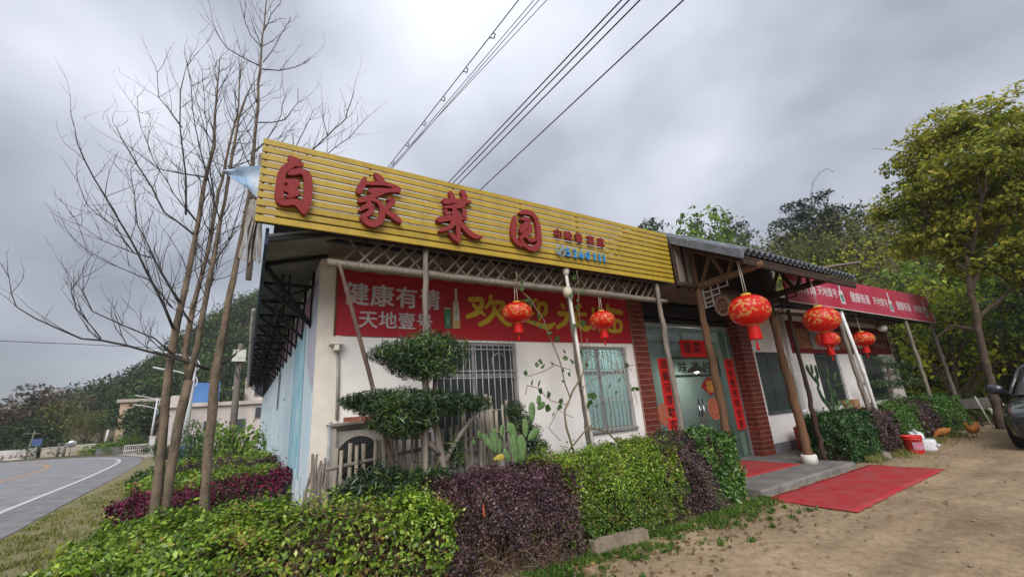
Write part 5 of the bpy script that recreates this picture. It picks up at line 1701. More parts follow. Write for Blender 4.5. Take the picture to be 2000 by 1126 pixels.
HG = 'clipped hedge shrubs along the yard'
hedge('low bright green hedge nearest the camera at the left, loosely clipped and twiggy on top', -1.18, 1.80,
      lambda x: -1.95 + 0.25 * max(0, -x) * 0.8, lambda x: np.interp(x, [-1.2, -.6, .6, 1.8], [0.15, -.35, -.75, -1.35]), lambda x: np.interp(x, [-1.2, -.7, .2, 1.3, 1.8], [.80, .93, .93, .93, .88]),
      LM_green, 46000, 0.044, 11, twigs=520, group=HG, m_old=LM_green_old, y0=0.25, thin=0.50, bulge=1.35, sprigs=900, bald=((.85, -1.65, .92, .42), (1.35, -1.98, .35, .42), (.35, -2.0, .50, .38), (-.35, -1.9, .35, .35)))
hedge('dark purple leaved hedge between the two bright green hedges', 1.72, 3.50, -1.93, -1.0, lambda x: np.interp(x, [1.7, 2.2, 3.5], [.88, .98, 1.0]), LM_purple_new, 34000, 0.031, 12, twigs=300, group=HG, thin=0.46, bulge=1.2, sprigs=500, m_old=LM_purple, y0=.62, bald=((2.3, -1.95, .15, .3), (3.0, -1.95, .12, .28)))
hedge('bright green hedge right of the purple hedge and behind the concrete block', 3.42, 5.55, -1.90, -0.95, 1.07, LM_green, 42000, 0.033, 13, twigs=240, group=HG, m_old=LM_green_old, y0=0.35, thin=0.47, bulge=1.1, sprigs=500)
hedge('dark purple patch of hedge in front of the left couplet', 5.25, 6.55, -1.86, -0.9, 1.10, LM_purple, 18000, 0.033, 14, twigs=60, group=HG)
hedge('broad leaved green hedge at the left edge of the porch step', 6.20, 7.02, -1.86, -0.85, 1.08, LM_mgreen, 8500, 0.075, 15, aspect=0.42, twigs=40, group=HG)
hedge('dark glossy green clipped hedge at the right edge of the porch step', 11.45, 13.25, -1.80, -0.80, 1.02, LM_dgreen, 13000, 0.07, 16, aspect=0.42, twigs=40, group=HG)
hedge('dark purple hedge section behind the glossy green hedge right of the porch', 13.15, 14.75, -1.80, -0.85, 1.0, LM_purple, 7000, 0.055, 17, twigs=30, group=HG)
hedge('mid green hedge section behind the red bucket', 14.65, 16.35, -1.82, -0.85, 1.02, LM_mgreen, 8000, 0.055, 18, twigs=30, group=HG)
hedge('blackish purple hedge section behind the white jerry cans', 16.25, 17.9, -1.80, -0.85, 1.0, LM_purple, 5500, 0.06, 19, twigs=30, group=HG)
hedge('green end of the hedge row farthest from the porch', 17.8, 20.6, -1.85, -0.6, 1.1, LM_mgreen, 9000, 0.065, 20, twigs=30, group=HG)
HG2 = 'low hedge strips beside the mural wall'
hedge('magenta red low hedge strip nearest the camera beside the mural wall', -1.30, 0.66, lambda x: 1.55 + 0.15 * x, 2.35, lambda x: np.interp(x, [-1.3, .4, .7], [.88, .95, 1.05]), LM_magenta, 12000, 0.045, 21, twigs=60, group=HG2, m_old=LM_purple, y0=0.62)
hedge('pale green low hedge strip behind the magenta hedge by the mural', -1.35, 0.60, 2.7, 4.1, 0.99, LM_green, 8000, 0.055, 22, twigs=20, group=HG2)
hedge('dull purple low hedge strip farther along the mural wall', -1.0, 0.66, 4.35, 4.95, 1.08, LM_purple, 4500, 0.05, 23, twigs=20, group=HG2)
hedge('pale green low hedge patch farthest along the mural wall', -1.2, 0.62, 5.4, 8.2, 1.0, LM_green, 7000, 0.065, 24, twigs=10, group=HG2)
hedge('dark podocarpus bush spreading below the picket fence behind the front hedge', 0.90, 2.12, -1.30, -0.75, lambda x: np.interp(x, [.9, 1.3, 2.1], [1.00, 1.11, 1.07]), LM_podo, 7500, 0.085, 25, aspect=0.16, twigs=30, cat='bush', up=0.2, jit=0.9)
hedge('small round dark shrub beside the roadside ginkgo trunks', -2.0, -1.45, 6.8, 7.5, 0.85, LM_dgreen, 1800, 0.07, 26, twigs=10, cat='bush')


# ------------------------------------------------------------------ leafless ginkgo trees
def bare_tree(label, branches, ntrunk, seed, loc, dens=1.0):
    t = thing('ginkgo_tree', label, 'tree', loc)
    rr = random.Random(seed)

    def chain(pts):
        P = [Vector(p[:3]) for p in pts]
        Rr = [p[3] * (0.62 if max(q[3] for q in pts) > 0.05 else 0.48) for p in pts]
        # resample with a little crookedness
        Q, S = [], []
        for i in range(len(P) - 1):
            k = max(1, int((P[i + 1] - P[i]).length / 0.22))
            for j in range(k):
                f_ = j / k
                w = 0.012 if Rr[i] < 0.03 else 0.006
                Q.append(P[i].lerp(P[i + 1], f_) + Vector((rr.uniform(-w, w), rr.uniform(-w, w), rr.uniform(-w, w))))
                r_ = Rr[i] * (1 - f_) + Rr[i + 1] * f_
                S.append(r_ * (rr.uniform(.94, 1.1) if r_ > .02 else 1))
        Q.append(P[-1])
        S.append(Rr[-1])
        return Q, S
    tw = MB()

    def twig(p, d, L, r, lvl):
        n = 4 if lvl == 0 else 3
        pts = [p]
        dd = d.normalized()
        for i in range(n):
            dd = (dd + Vector((rr.uniform(-.25, .25), rr.uniform(-.25, .25), rr.uniform(-.05, .3)))).normalized()
            pts.append(pts[-1] + dd * (L / n))
        tw.tube(pts, [r * (1 - 0.75 * i / n) for i in range(n + 1)], 3, cap=False)
        if lvl < 1:
            for i in range(1, n + 1):
                if rr.random() < 0.75:
                    sd = (dd + Vector((rr.uniform(-1, 1), rr.uniform(-1, 1), rr.uniform(-.3, .8)))).normalized()
                    twig(pts[i], sd, L * rr.uniform(.2, .45), r * .55, lvl + 1)
        # spur buds
    for bi, br in enumerate(branches):
        Q, S = chain(br)
        mb = MB().tube(Q, S, 10 if max(S) > .03 else 6)
        if bi < ntrunk:
            # ring scars and knots
            for q in range(int(len(Q) * 0.8)):
                i = rr.randrange(len(Q))
                if S[i] > 0.03:
                    a = rr.uniform(0, 6.28)
                    mb.ellipsoid(Q[i] + Vector((math.cos(a), math.sin(a), 0)) * S[i] * .93, .018, .018, .012, None, 6, 4)
            mb.build('trunk', M_bark, t)
        else:
            mb.build('branch', M_bark if max(S) > 0.028 and bi in (1,) else M_twig_d, t)
        L = sum((Q[i + 1] - Q[i]).length for i in range(len(Q) - 1))
        acc = 0
        for i in range(1, len(Q)):
            if S[i] > 0.040:
                continue
            tt = (Q[i] - Q[i - 1]).normalized()
            for _ in range(2):
                if rr.random() < 0.60 * dens:
                    sd = tt * rr.uniform(.3, .9) + Vector((rr.uniform(-.9, .9), rr.uniform(-.9, .9), rr.uniform(-.1, .9)))
                    twig(Q[i], sd, rr.uniform(.35, 1.05) * (0.55 + 0.6 * min(1, S[i] / .02)), max(.0042, min(.008, S[i] * .5)), 0)
    tw.build('twigs', M_twig_d, t, kind='stuff')
    return t


bare_tree('bare ginkgo tree forked into two stems with a dense fan of twigs', GINKGO_FORKED, 4, 3, (-0.9, 1.2, 0), 1.45)
bare_tree('tallest bare ginkgo tree with one straight trunk beside the sign end', GINKGO_TALL, 1, 5, (-0.4, 1.2, 0), 1.0)


# ------------------------------------------------------------------ crown builder for leafy trees
def crown(blobs, n, rs, shell=0.5, gap=0.0, gk=1.2):
    B = np.array(blobs, float)          # x y z rx rz
    w = B[:, 3] ** 2
    idx = rs.choice(len(B), n, p=w / w.sum())
    d = rs.normal(0, 1, (n, 3))
    d /= np.linalg.norm(d, axis=1)[:, None]
    rad = (1 - shell * rs.rand(n) ** 1.6)
    rad *= 1 + 0.18 * noise3(d, 2.3, 1.0) + 0.10 * noise3(d, 5.1, 2.0)
    sc = np.stack([B[idx, 3], B[idx, 3], B[idx, 4]], 1)
    P = B[idx, :3] + d * sc * rad[:, None]
    keep = noise3(P, gk, 4.0) + 0.7 * (rs.rand(n) - .5) > gap
    return P[keep], d[keep]


def clustered(P, d, m, spread, rs):
    """Turn each point into a spray of m leaves."""
    Q = np.repeat(P, m, 0) + rs.normal(0, spread, (len(P) * m, 3)) * np.array([1, 1, .55])
    return Q, np.repeat(d, m, 0)


def limbs(mb, base, blobs, r, rr, n=6, z0=0.3):
    for b in blobs[:n]:
        c = Vector(b[:3])
        p0 = Vector(base) + Vector((0, 0, c.z * z0))
        p1 = p0.lerp(c, .5) + Vector((rr.uniform(-.2, .2), rr.uniform(-.2, .2), .15 * b[3]))
        mb.tube([p0, p1, c], [r * .55, r * .38, r * .12], 6, cap=False)
        for _ in range(4):
            e = c + Vector((rr.uniform(-.8, .8) * b[3], rr.uniform(-.8, .8) * b[3], rr.uniform(-.2, .9) * b[4]))
            mb.tube([p1.lerp(c, rr.uniform(.2, .9)), e], [r * .16, r * .04], 4, cap=False)


KIND = {}


def tree_kind(key, name, label, blobs, n, size, m, H, tr=0.16, lean=0.0, gap=-0.1, gk=1.2, shell=0.5, aspect=0.6, seed=1, jit=0.8, wood=None, nl=7, up=0.3):
    """First copy of a kind is built far away at the origin of its own; placed by plant()."""
    rs = np.random.RandomState(seed)
    rr = random.Random(seed)
    t = thing(name, label, 'tree', (0, 0, 0))
    mb = MB()
    mb.tube([(0, 0, -0.8), (lean * .3, 0, H * .25), (lean * .7, 0, H * .5), (lean, 0, H * .78)], [tr * 1.3, tr, tr * .75, tr * .3], 8)
    limbs(mb, (lean * .4, 0, 0), blobs, tr, rr, nl)
    mb.build('trunk', wood or M_trunk, t)
    P, d = crown(blobs, n, rs, shell, gap, gk)
    leaves('crown', P, d, size, m, t, aspect=aspect, jit=jit, seed=seed, up=up)
    KIND[key] = [t, H, False]
    return t


def plant(key, x, y, top, label, group, rot=0.0, z=None, name=None, wid=1.0):
    t, H, used = KIND[key]
    zb = float(terrain(x, y)) if z is None else z
    s = (top - zb) / H
    if used:
        t = dup(t)
    KIND[key][2] = True
    t.location = (x, y, zb)
    t.rotation_euler = (0, 0, rot)
    t.scale = (s * wid, s * wid, s)
    t['label'] = label
    t['group'] = group
    return t


C_dark = leafmat('evergreen_crown', [(0, (0.014, 0.030, 0.012)), (.5, (0.034, 0.065, 0.022)), (1, (0.075, 0.125, 0.038))], 0.15, 0.6, 0.2)
C_pine = leafmat('pine_crown', [(0, (0.014, 0.026, 0.018)), (.5, (0.030, 0.050, 0.030)), (1, (0.060, 0.085, 0.045))], 0.1, 0.6, 0.2)
C_fresh = leafmat('fresh_crown', [(0, (0.06, 0.115, 0.02)), (.5, (0.125, 0.22, 0.035)), (1, (0.25, 0.36, 0.07))], 0.3, 0.6, 0.2)
C_olive = leafmat('olive_crown', [(0, (0.075, 0.075, 0.025)), (.5, (0.130, 0.150, 0.045)), (1, (0.24, 0.25, 0.08))], 0.25, 0.7, 0.2)
C_yel = leafmat('spring_yellow_crown', [(0, (0.14, 0.17, 0.015)), (.5, (0.36, 0.42, 0.03)), (1, (0.60, 0.64, 0.08))], 0.4, 0.6, 0.2)
C_rust = leafmat('rusty_green_crown', [(0, (0.07, 0.09, 0.010)), (.3, (0.22, 0.27, 0.022)), (.62, (0.37, 0.43, 0.05)), (.85, (0.43, 0.34, 0.05)), (1, (0.66, 0.60, 0.09))], 0.42, 0.5, 0.3, .55, .35)
C_mauve = leafmat('mauve_crown', [(0, (0.075, 0.062, 0.055)), (.6, (0.145, 0.120, 0.095)), (1, (0.22, 0.19, 0.12))], 0.15, 0.7, 0.2)

_bl = lambda seed, n, R, h0, h1, r0, r1, fl=.75: (lambda rr: [(rr.uniform(-R, R), rr.uniform(-R, R), rr.uniform(h0, h1), *(lambda q: (q, q * fl))(rr.uniform(r0, r1))) for _ in range(n)])(random.Random(seed))
tree_kind('ever', 'evergreen_tree', '', _bl(1, 14, 2.2, 3.2, 7.2, 1.2, 2.0), 5200, 0.36, C_dark, 8.6, seed=31)
tree_kind('pine', 'pine_tree', '', [(0, 0, 10.2, .8, .5), (.9, .2, 9.3, 1.1, .45), (-.8, -.4, 8.6, 1.2, .45), (.5, .9, 7.8, 1.4, .5), (-1.3, .5, 7.2, 1.3, .45), (1.5, -.6, 6.8, 1.4, .45), (-.4, -1.3, 6.2, 1.4, .45), (-1.7, .6, 5.4, 1.3, .4), (1.4, .9, 5.0, 1.3, .4)], 4200, 0.30, C_pine, 10.8, aspect=0.35, seed=32, shell=0.8, gap=-0.05, nl=9)
tree_kind('fresh', 'fresh_green_tree', '', _bl(5, 12, 2.2, 3.5, 6.6, 1.0, 1.7), 4200, 0.30, C_fresh, 8.0, seed=33, gap=0.0)
tree_kind('olive', 'olive_tree', '', _bl(6, 15, 2.3, 2.6, 7.4, 1.0, 1.8, .9), 4600, 0.24, C_olive, 8.8, seed=34, gap=0.05, gk=1.6, shell=0.9, nl=12)
tree_kind('yel', 'budding_tree', '', _bl(7, 15, 2.4, 2.2, 6.6, 1.0, 1.7, .8), 2600, 0.21, C_yel, 8.0, seed=35, gap=0.12, gk=1.9, shell=0.95, nl=14)
tree_kind('bare', 'bare_thicket_tree', '', _bl(8, 13, 1.7, 4.0, 8.0, .8, 1.5), 700, 0.16, C_mauve, 9.0, tr=.12, seed=36, gap=0.1, shell=1.0, nl=13, wood=mat('pale_bark', (0.20, 0.17, 0.145), 0.9, var=0.3))
tree_kind('mauve', 'mauve_tree', '', _bl(9, 10, 2.0, 4.2, 6.6, 1.1, 1.7, .7), 3000, 0.32, C_mauve, 8.0, seed=37, gap=0.0, nl=10)
tree_kind('shrub', 'yellow_green_shrub', '', _bl(10, 8, 1.3, .4, 1.5, .6, 1.0), 1700, 0.20, C_yel, 2.4, tr=.05, seed=38, gap=0.0)
tree_kind('bush', 'green_bush', '', _bl(12, 8, 1.4, .4, 1.4, .7, 1.1), 2200, 0.20, C_dark, 2.4, tr=.05, seed=39, gap=-0.2)
tree_kind('gbush', 'bright_green_bush', '', _bl(13, 8, 1.4, .4, 1.4, .7, 1.1), 2200, 0.20, C_fresh, 2.4, tr=.05, seed=40, gap=-0.2)

# bamboo: many thin canes with hanging pale leaves
rr = random.Random(44)
bt = thing('bamboo_clump', '', 'bamboo', (0, 0, 0))
bm = MB()
PB, NB = [], []
for k in range(26):
    a, r0 = rr.uniform(0, 6.28), rr.uniform(0, .7)
    L = rr.uniform(6.0, 9.2)
    bx, by = r0 * math.cos(a), r0 * math.sin(a)
    ox, oy = math.cos(a) * rr.uniform(.3, 1.6), math.sin(a) * rr.uniform(.3, 1.6)
    pts = [(bx + ox * (q ** 2.2), by + oy * (q ** 2.2), L * (q - .12 * q ** 4)) for q in np.linspace(0, 1, 8)]
    bm.tube(pts, [.035 - .028 * q for q in np.linspace(0, 1, 8)], 5, cap=False)
    for _ in range(110):
        q = rr.uniform(.25, 1) ** .8
        s = .75 * (1.15 - q) + .2
        PB.append((bx + ox * q ** 2.2 + rr.gauss(0, s * .5), by + oy * q ** 2.2 + rr.gauss(0, s * .5), L * (q - .12 * q ** 4) + rr.gauss(0, .3)))
        NB.append((rr.gauss(0, 1), rr.gauss(0, 1), .5))
bm.build('cane', mat('bamboo_cane', (0.20, 0.19, 0.07), 0.6), bt)
leaves('crown', PB, NB, 0.30, C_olive, bt, aspect=.22, jit=.5, seed=44)
KIND['bamboo'] = [bt, 8.6, False]

GR = 'trees on the hill behind the restaurant'
desc = {'pine': 'dark pine', 'ever': 'dark evergreen tree', 'fresh': 'fresh green tree', 'olive': 'olive coloured tree', 'yel': 'yellow green budding tree', 'bare': 'nearly bare grey tree', 'bamboo': 'pale bamboo clump', 'shrub': 'yellow green shrub', 'bush': 'dark green bush', 'gbush': 'bright green bush', 'mauve': 'mauve brown tree'}
GN = {'shrub': 'shrubs on the hillside beyond the restaurant', 'bush': 'bushes on the hillside beyond the restaurant', 'gbush': 'bushes on the hillside beyond the restaurant'}
rr = random.Random(77)


def hill(az, el, dist, key, wid=1.0):
    x, y = dist * math.sin(R(az)), dist * math.cos(R(az)) - 6.2
    i = [az < a for a in (45, 50.8, 53, 58, 63.2, 66.5, 69, 71.5, 74.5, 77.5, 81, 200)].index(True)
    where = ('behind the middle of the sign', 'behind the right half of the sign', 'above the right end of the sign', 'above the left end of the porch', 'above the middle of the porch',
             'above the right part of the porch', 'left of the arching bamboo cane', 'beneath the arching bamboo cane', 'above the left part of the awning', 'above the middle of the awning', 'above the right end of the awning', 'behind the rusty leaved tree')[i]
    row = 'on the skyline' if el > 18.3 else ('mid slope' if el > 14.2 else 'low on the hill')
    plant(key, x, y, 1.75 + dist * math.tan(R(el)), desc[key] + ' ' + row + ' ' + where, GN.get(key, desc[key] + 's on the hill behind the restaurant'), rr.uniform(0, 6.28), wid=wid)


for a in ((38, 16.0, 44, 'ever'), (41, 17.0, 46, 'ever'), (43.5, 17.5, 45, 'olive'), (46, 19, 45, 'ever'), (48.2, 20.2, 47, 'ever'), (50.0, 21.8, 46, 'pine'), (51.8, 22.4, 47, 'pine'),
          (53.4, 23.0, 46, 'pine'), (55.6, 22.5, 43, 'fresh'), (57.2, 21.3, 44, 'fresh'), (59.2, 21.6, 47, 'pine'), (61.2, 20.6, 46, 'olive'), (62.4, 21.0, 52, 'pine'), (64.0, 20.0, 50, 'pine'), (65.3, 19.6, 46, 'bare'),
          (67.0, 18.6, 44, 'olive'), (67.6, 19.5, 50, 'bare'), (69.3, 20.6, 50, 'pine'), (70.5, 20.6, 50, 'pine', 1.3), (72.6, 20.9, 52, 'pine', 1.3), (74.2, 19.4, 52, 'olive'), (75.8, 20.0, 50, 'bare'), (77.2, 18.8, 48, 'olive'),
          (69.2, 17.6, 42, 'bamboo'), (71.3, 17.2, 41, 'bamboo'), (73.2, 17.6, 43, 'olive'), (75, 16.8, 42, 'bare'), (76.6, 15.5, 40, 'yel'), (78.5, 16.5, 42, 'bare'), (80, 17, 44, 'yel'), (82, 16, 42, 'olive'), (84.5, 16, 43, 'ever'),
          (66.0, 15.5, 40, 'yel'), (68, 14.5, 38, 'yel'), (70.6, 14.0, 38, 'yel'), (72.6, 13.5, 38, 'yel'), (74.6, 12.5, 37, 'olive'), (76.2, 11.0, 36, 'yel'), (77.9, 10.5, 35, 'yel'), (79.6, 12, 37, 'yel'), (81.4, 12, 37, 'olive'), (83.5, 11, 36, 'yel'),
          (86, 14, 38, 'ever'), (89, 15, 40, 'ever')):
    hill(*a)
for k in range(95):
    az = rr.uniform(72, 88)
    di = rr.uniform(30, 44)
    x, y = di * math.sin(R(az)), di * math.cos(R(az)) - 6.2
    if y < -5.5:
        continue
    key = rr.choice(['shrub', 'shrub', 'bush', 'gbush', 'shrub'])
    plant(key, x, y, float(terrain(x, y)) + rr.uniform(1.3, 2.6), desc[key] + ' on the slope beyond the end of the restaurant', GN[key], rr.uniform(0, 6), wid=1.2)

# big spreading tree at the right, rusty young leaves
bt = thing('spreading_tree', 'big leafy tree with rusty yellow young leaves rising at the right behind the black car', 'tree', (20.4, -2.55, 0))
bm = log([(20.35, -2.55, -0.05), (20.2, -2.75, 1.6), (20.05, -2.95, 3.2), (19.9, -3.15, 4.6), (20.0, -3.4, 6.2)], [.115, .095, .085, .075, .045], n=10, seed=50, wob=.03)
TL = [((20.05, -2.95, 3.1), (20.3, -2.3, 3.4), (20.2, -1.7, 2.9)), ((19.9, -3.1, 4.4), (20.2, -4.2, 6.2), (20.6, -5.2, 7.6)), ((19.95, -3.2, 4.9), (20.0, -2.8, 6.5), (20.2, -2.6, 8.0)), ((20.0, -3.4, 5.8), (20.3, -3.8, 8), (20.6, -4.0, 9.8)), ((20.1, -2.9, 3.4), (20.8, -4.0, 4.4), (21.2, -5.2, 5.0)), ((20.0, -3.4, 5.5), (19.2, -4.2, 7.0), (18.8, -4.8, 8.2))]
for k, p in enumerate(TL):
    q = log(list(p), [.065, .045, .02], n=7, seed=60 + k, wob=.03)
    bm.add(q.v, q.f, True)
rr2 = random.Random(9)
BBL = [(20.1, -1.9, 6.4, .7, .45), (20.8, -4.8, 4.6, 1.0, .4), (20.2, -1.7, 8.0, .7, .5), (20.3, -2.75, 8.6, 1.0, .8), (20.4, -2.55, 7.2, 1.0, .75), (20.4, -3.1, 9.6, 1.2, .8), (20.6, -3.9, 10.2, 1.2, .85), (20.3, -4.6, 9.8, 1.4, 1.0), (20.6, -3.4, 8.0, 1.3, .8), (20.2, -2.9, 6.2, 1.0, .7), (20.5, -4.4, 8.4, 1.6, 1.0), (20.4, -3.6, 6.6, 1.2, .7), (20.6, -5.4, 9.0, 1.6, 1.2), (20.4, -4.8, 7.0, 1.5, .9), (20.6, -5.8, 7.6, 1.6, 1.1), (20.5, -4.2, 5.4, 1.2, .6), (20.7, -5.3, 5.6, 1.3, .8), (19.2, -4.4, 8.2, 1.3, .9), (21.8, -3.6, 8.0, 1.3, .9), (21.6, -3.0, 6.6, 1.0, .7), (20.2, -3.2, 5.3, .8, .45)]
for b_ in BBL:
    c = Vector(b_[:3])
    j = min(TL, key=lambda p: (Vector(p[2]) - c).length)
    bm.tube([Vector(j[1]), Vector(j[1]).lerp(c, .5) + Vector((0, 0, .2)), c], [.05, .035, .015], 5, cap=False)
    for _ in range(7):
        e = c + Vector((rr2.uniform(-1, 1) * b_[3], rr2.uniform(-1, 1) * b_[3], rr2.uniform(-.6, 1) * b_[4]))
        bm.tube([c, c.lerp(e, .5) + Vector((0, 0, .08)), e], [.018, .012, .005], 4, cap=False)
bm.build('trunk', M_trunk, bt)
P, d = crown(BBL, 2350, np.random.RandomState(51), 0.8, -0.25, 2.2)
P, d = clustered(P, d, 24, .135, np.random.RandomState(55))
leaves('crown', P, d, 0.15, C_rust, bt, aspect=.5, jit=.7, seed=52, up=.7)
# dark cypress boughs at the right edge, and a budding tree by the pen
ct = thing('dark_conifer', 'dark conifer boughs at the right edge above the black car', 'tree', (22.5, -3.6, 0))
MB().tube([(22.5, -3.9, -.1), (22.5, -3.9, 5)], [.15, .04], 8).build('trunk', M_trunk, ct)
P, d = crown([(22.4, -3.6, 4.6, 1.0, .4), (22.4, -3.4, 3.9, 1.0, .35), (22.5, -3.2, 3.2, .9, .35), (22.5, -4.0, 5.3, .9, .4), (22.5, -3.9, 3.0, 1.2, .5)], 3400, np.random.RandomState(53), .8, -.1, 2)
leaves('crown', P, d, .16, LM_podo, ct, aspect=.25, jit=.8, seed=54)
plant('yel', 23.4, -1.2, 6.8, 'thin budding tree with yellow green leaves standing behind the poultry pen', 'budding trees behind the yard', 1.0, z=0, wid=.9)
plant('yel', 25.5, 0.8, 7.6, 'taller thin budding tree beyond the end of the restaurant', 'budding trees behind the yard', 2.2, z=0, wid=.9)
for k, (x, y, top, wd) in enumerate(((24.2, -3.4, 5.6, 1.1), (25.8, -2.3, 6.6, 1.1), (25.0, -4.8, 5.2, 1.1), (23.6, -5.6, 4.8, 1.0), (27.2, -.6, 7.6, 1.1), (27.0, -3.8, 7.2, 1.2), (28.5, -2.0, 8.4, 1.2))):
    plant('yel' if k % 3 else 'fresh', x, y, top, ('thin budding tree' if k % 3 else 'fresh green tree') + ' in the thicket behind the black car', 'each ' + ('thin budding tree' if k % 3 else 'fresh green tree') + ' in the thicket behind the black car', k * 1.3, wid=wd)
for k in range(16):
    plant(['gbush', 'shrub', 'bush', 'shrub'][k % 4], 23.2 + 1.1 * (k % 6) + .3 * (k % 2), -6.2 + 1.05 * (k % 7), float(terrain(23.2 + 1.1 * (k % 6), -6.2 + 1.05 * (k % 7))) + 1.5 + .5 * (k % 3), ['bright green bush', 'yellow green shrub', 'dark green bush', 'yellow green shrub'][k % 4] + ' in the undergrowth at the back of the yard', 'each ' + ['bright green bush', 'yellow green shrub', 'dark green bush', 'yellow green shrub'][k % 4] + ' at the back of the yard', k * .9, wid=1.0)
ab = thing('arching_bamboo', 'single long bamboo cane arching high above the trees against the sky', 'bamboo', tuple(at(1588, 430, 10)))
pts = [at(x, y, 10) for x, y in ((1588, 430), (1583, 385), (1588, 355), (1600, 338), (1615, 329), (1628, 335))]
MB().tube(pts, [.03, .03, .025, .02, .02, .015], 5).build('cane', mat('dark_cane', (0.08, 0.075, 0.06), 0.8), ab)
rs = np.random.RandomState(5)
ii = rs.randint(0, len(pts) - 1, 60)
tt = rs.rand(60)
PP = np.array([pts[i].lerp(pts[i + 1], t_) for i, t_ in zip(ii, tt)]) + rs.normal(0, .06, (60, 3))
leaves('leaf_tuft', PP, rs.normal(0, 1, (60, 3)), .16, C_mauve, ab, aspect=.3, seed=6)

# ------------------------------------------------------------------ left hillside
def wood(name, label, seed, naz, rng, azr, cnt, per, size, m, hh=(4, 7)):
    rs = np.random.RandomState(seed)
    P, N_ = [], []
    k = 0
    while k < cnt:
        az = rs.uniform(*azr)
        di = rs.uniform(*rng)
        x, y = di * math.sin(R(az)), di * math.cos(R(az)) - 6.2
        z = float(terrain(x, y))
        if z < 1.5:
            k += 0.05
            continue
        k += 1
        r_ = rs.uniform(2.4, 4.2)
        h_ = rs.uniform(*hh)
        bl = [(x + rs.uniform(-1.5, 1.5), y + rs.uniform(-1.5, 1.5), z + h_ * rs.uniform(.6, .95), r_ * rs.uniform(.7, 1.0), r_ * rs.uniform(.6, .9)) for _ in range(2)]
        p, d = crown(bl, per, rs, .5, -.3, .9)
        P.append(p)
        N_.append(d)
    o = leaves(name, np.vstack(P), np.vstack(N_), size, m, None, aspect=.65, jit=.7, seed=seed, kind='stuff', up=.3)
    o['label'] = label
    o['category'] = 'woodland'
    return o


W_dark = leafmat('hill_wood_dark', [(0, (0.012, 0.026, 0.012)), (.5, (0.032, 0.056, 0.022)), (1, (0.085, 0.12, 0.038))], 0.1, 0.8, 0.1, .16, .45)
W_mid = leafmat('hill_wood_mid', [(0, (0.026, 0.050, 0.016)), (.5, (0.052, 0.090, 0.026)), (1, (0.12, 0.19, 0.045))], 0.1, 0.8, 0.1, .16, .4)
W_brown = leafmat('hill_wood_brown', [(0, (0.030, 0.030, 0.018)), (.5, (0.060, 0.055, 0.032)), (1, (0.10, 0.085, 0.05))], 0.1, 0.8, 0.1)
wood('hillside_wood', 'dark evergreen wood covering the hill behind the roadside houses', 61, 0, (70, 190), (-20, 16), 560, 200, .55, W_dark)
wood('hillside_wood', 'lighter green trees scattered through the wood on the left hill', 62, 0, (74, 185), (-9, 14), 190, 200, .55, W_mid)
wood('hillside_wood', 'brownish undergrowth between the trees on the left hill', 63, 0, (68, 150), (-20, 10), 150, 120, .5, W_brown, (2, 4))
wood('hillside_wood', 'dense mixed wood filling the hill behind the restaurant', 64, 0, (48, 90), (34, 100), 260, 170, .42, leafmat('hill_wood_olive', [(0, (0.040, 0.046, 0.016)), (.5, (0.080, 0.088, 0.030)), (1, (0.14, 0.15, 0.05))], 0.1, 0.8, 0.1), (3, 6))

GL = 'roadside trees below the left hill'
for key, px, ptop, Y, wid, lab in (('mauve', 92, 735, 70, 1.3, 'tall mauve brown tree standing highest at the far left by the road'), ('mauve', 45, 772, 72, 1.1, 'lower mauve brown tree at the far left edge below the taller one'),
                                   ('olive', 130, 770, 66, 1.25, 'round olive green tree right of the mauve trees'), ('olive', 178, 792, 62, 1.25, 'low round green tree above the beige roadside wall'),
                                   ('ever', 215, 770, 76, 1.0, 'dark tree just left of the peach house'), ('ever', 60, 810, 66, 1.3, 'dark bushy tree above the white wall with red marks'), ('ever', 15, 825, 66, 1.2, 'dark tree at the very left edge above the white wall'),
                                   ('ever', 100, 825, 65, 1.1, 'small dense tree behind the traffic sign'), ('fresh', 262, 838, 52, 1.3, 'low bright green tree before the peach house'), ('ever', 284, 776, 54, 1.35, 'umbrella shaped dark tree standing before the peach house')):
    p = at(px, ptop, Y)
    plant(key, p.x, p.y, p.z, lab, GL, px * .7, z=0.0, wid=wid)
for k, (px, ptop, Y, key) in enumerate(((70, 846, 64, 'bush'), (110, 842, 63, 'bush'), (150, 848, 62, 'bush'), (30, 852, 65, 'bush'), (205, 856, 56, 'gbush'), (235, 848, 54, 'gbush'), (268, 848, 53, 'gbush'), (182, 866, 57, 'shrub'), (168, 874, 56, 'shrub'), (305, 858, 44, 'bush'), (330, 860, 36, 'bush'), (345, 868, 30, 'bush'))):
    p = at(px, ptop, Y)
    plant(key, p.x, p.y, p.z, desc[key] + ' in the roadside row before the houses', 'each ' + desc[key] + ' in the roadside row', k * 1.1, z=0.0, wid=1.6)
p = at(462, 786, 12)
plant('gbush', p.x, 12.0, 2.5, 'small bright green leafy bush between the mural wall and the utility pole', 'young bushes by the mural', 0.4, z=0.0, wid=.75)
ct = thing('cone_shrub', 'dark cone shaped evergreen shrub between the ginkgo trunks', 'shrub', (-1.25, 9.5, 0))
MB().tube([(-1.25, 9.5, 0), (-1.25, 9.5, 1.6)], [.05, .02], 6).build('trunk', M_trunk, ct)
P, d = crown([(-1.25, 9.5, .7, .48, .55), (-1.25, 9.5, 1.2, .38, .5), (-1.25, 9.5, 1.65, .24, .4)], 3000, np.random.RandomState(7), .4, -.6, 3)
leaves('crown', P, d, .07, LM_dgreen, ct, aspect=.4, seed=8)

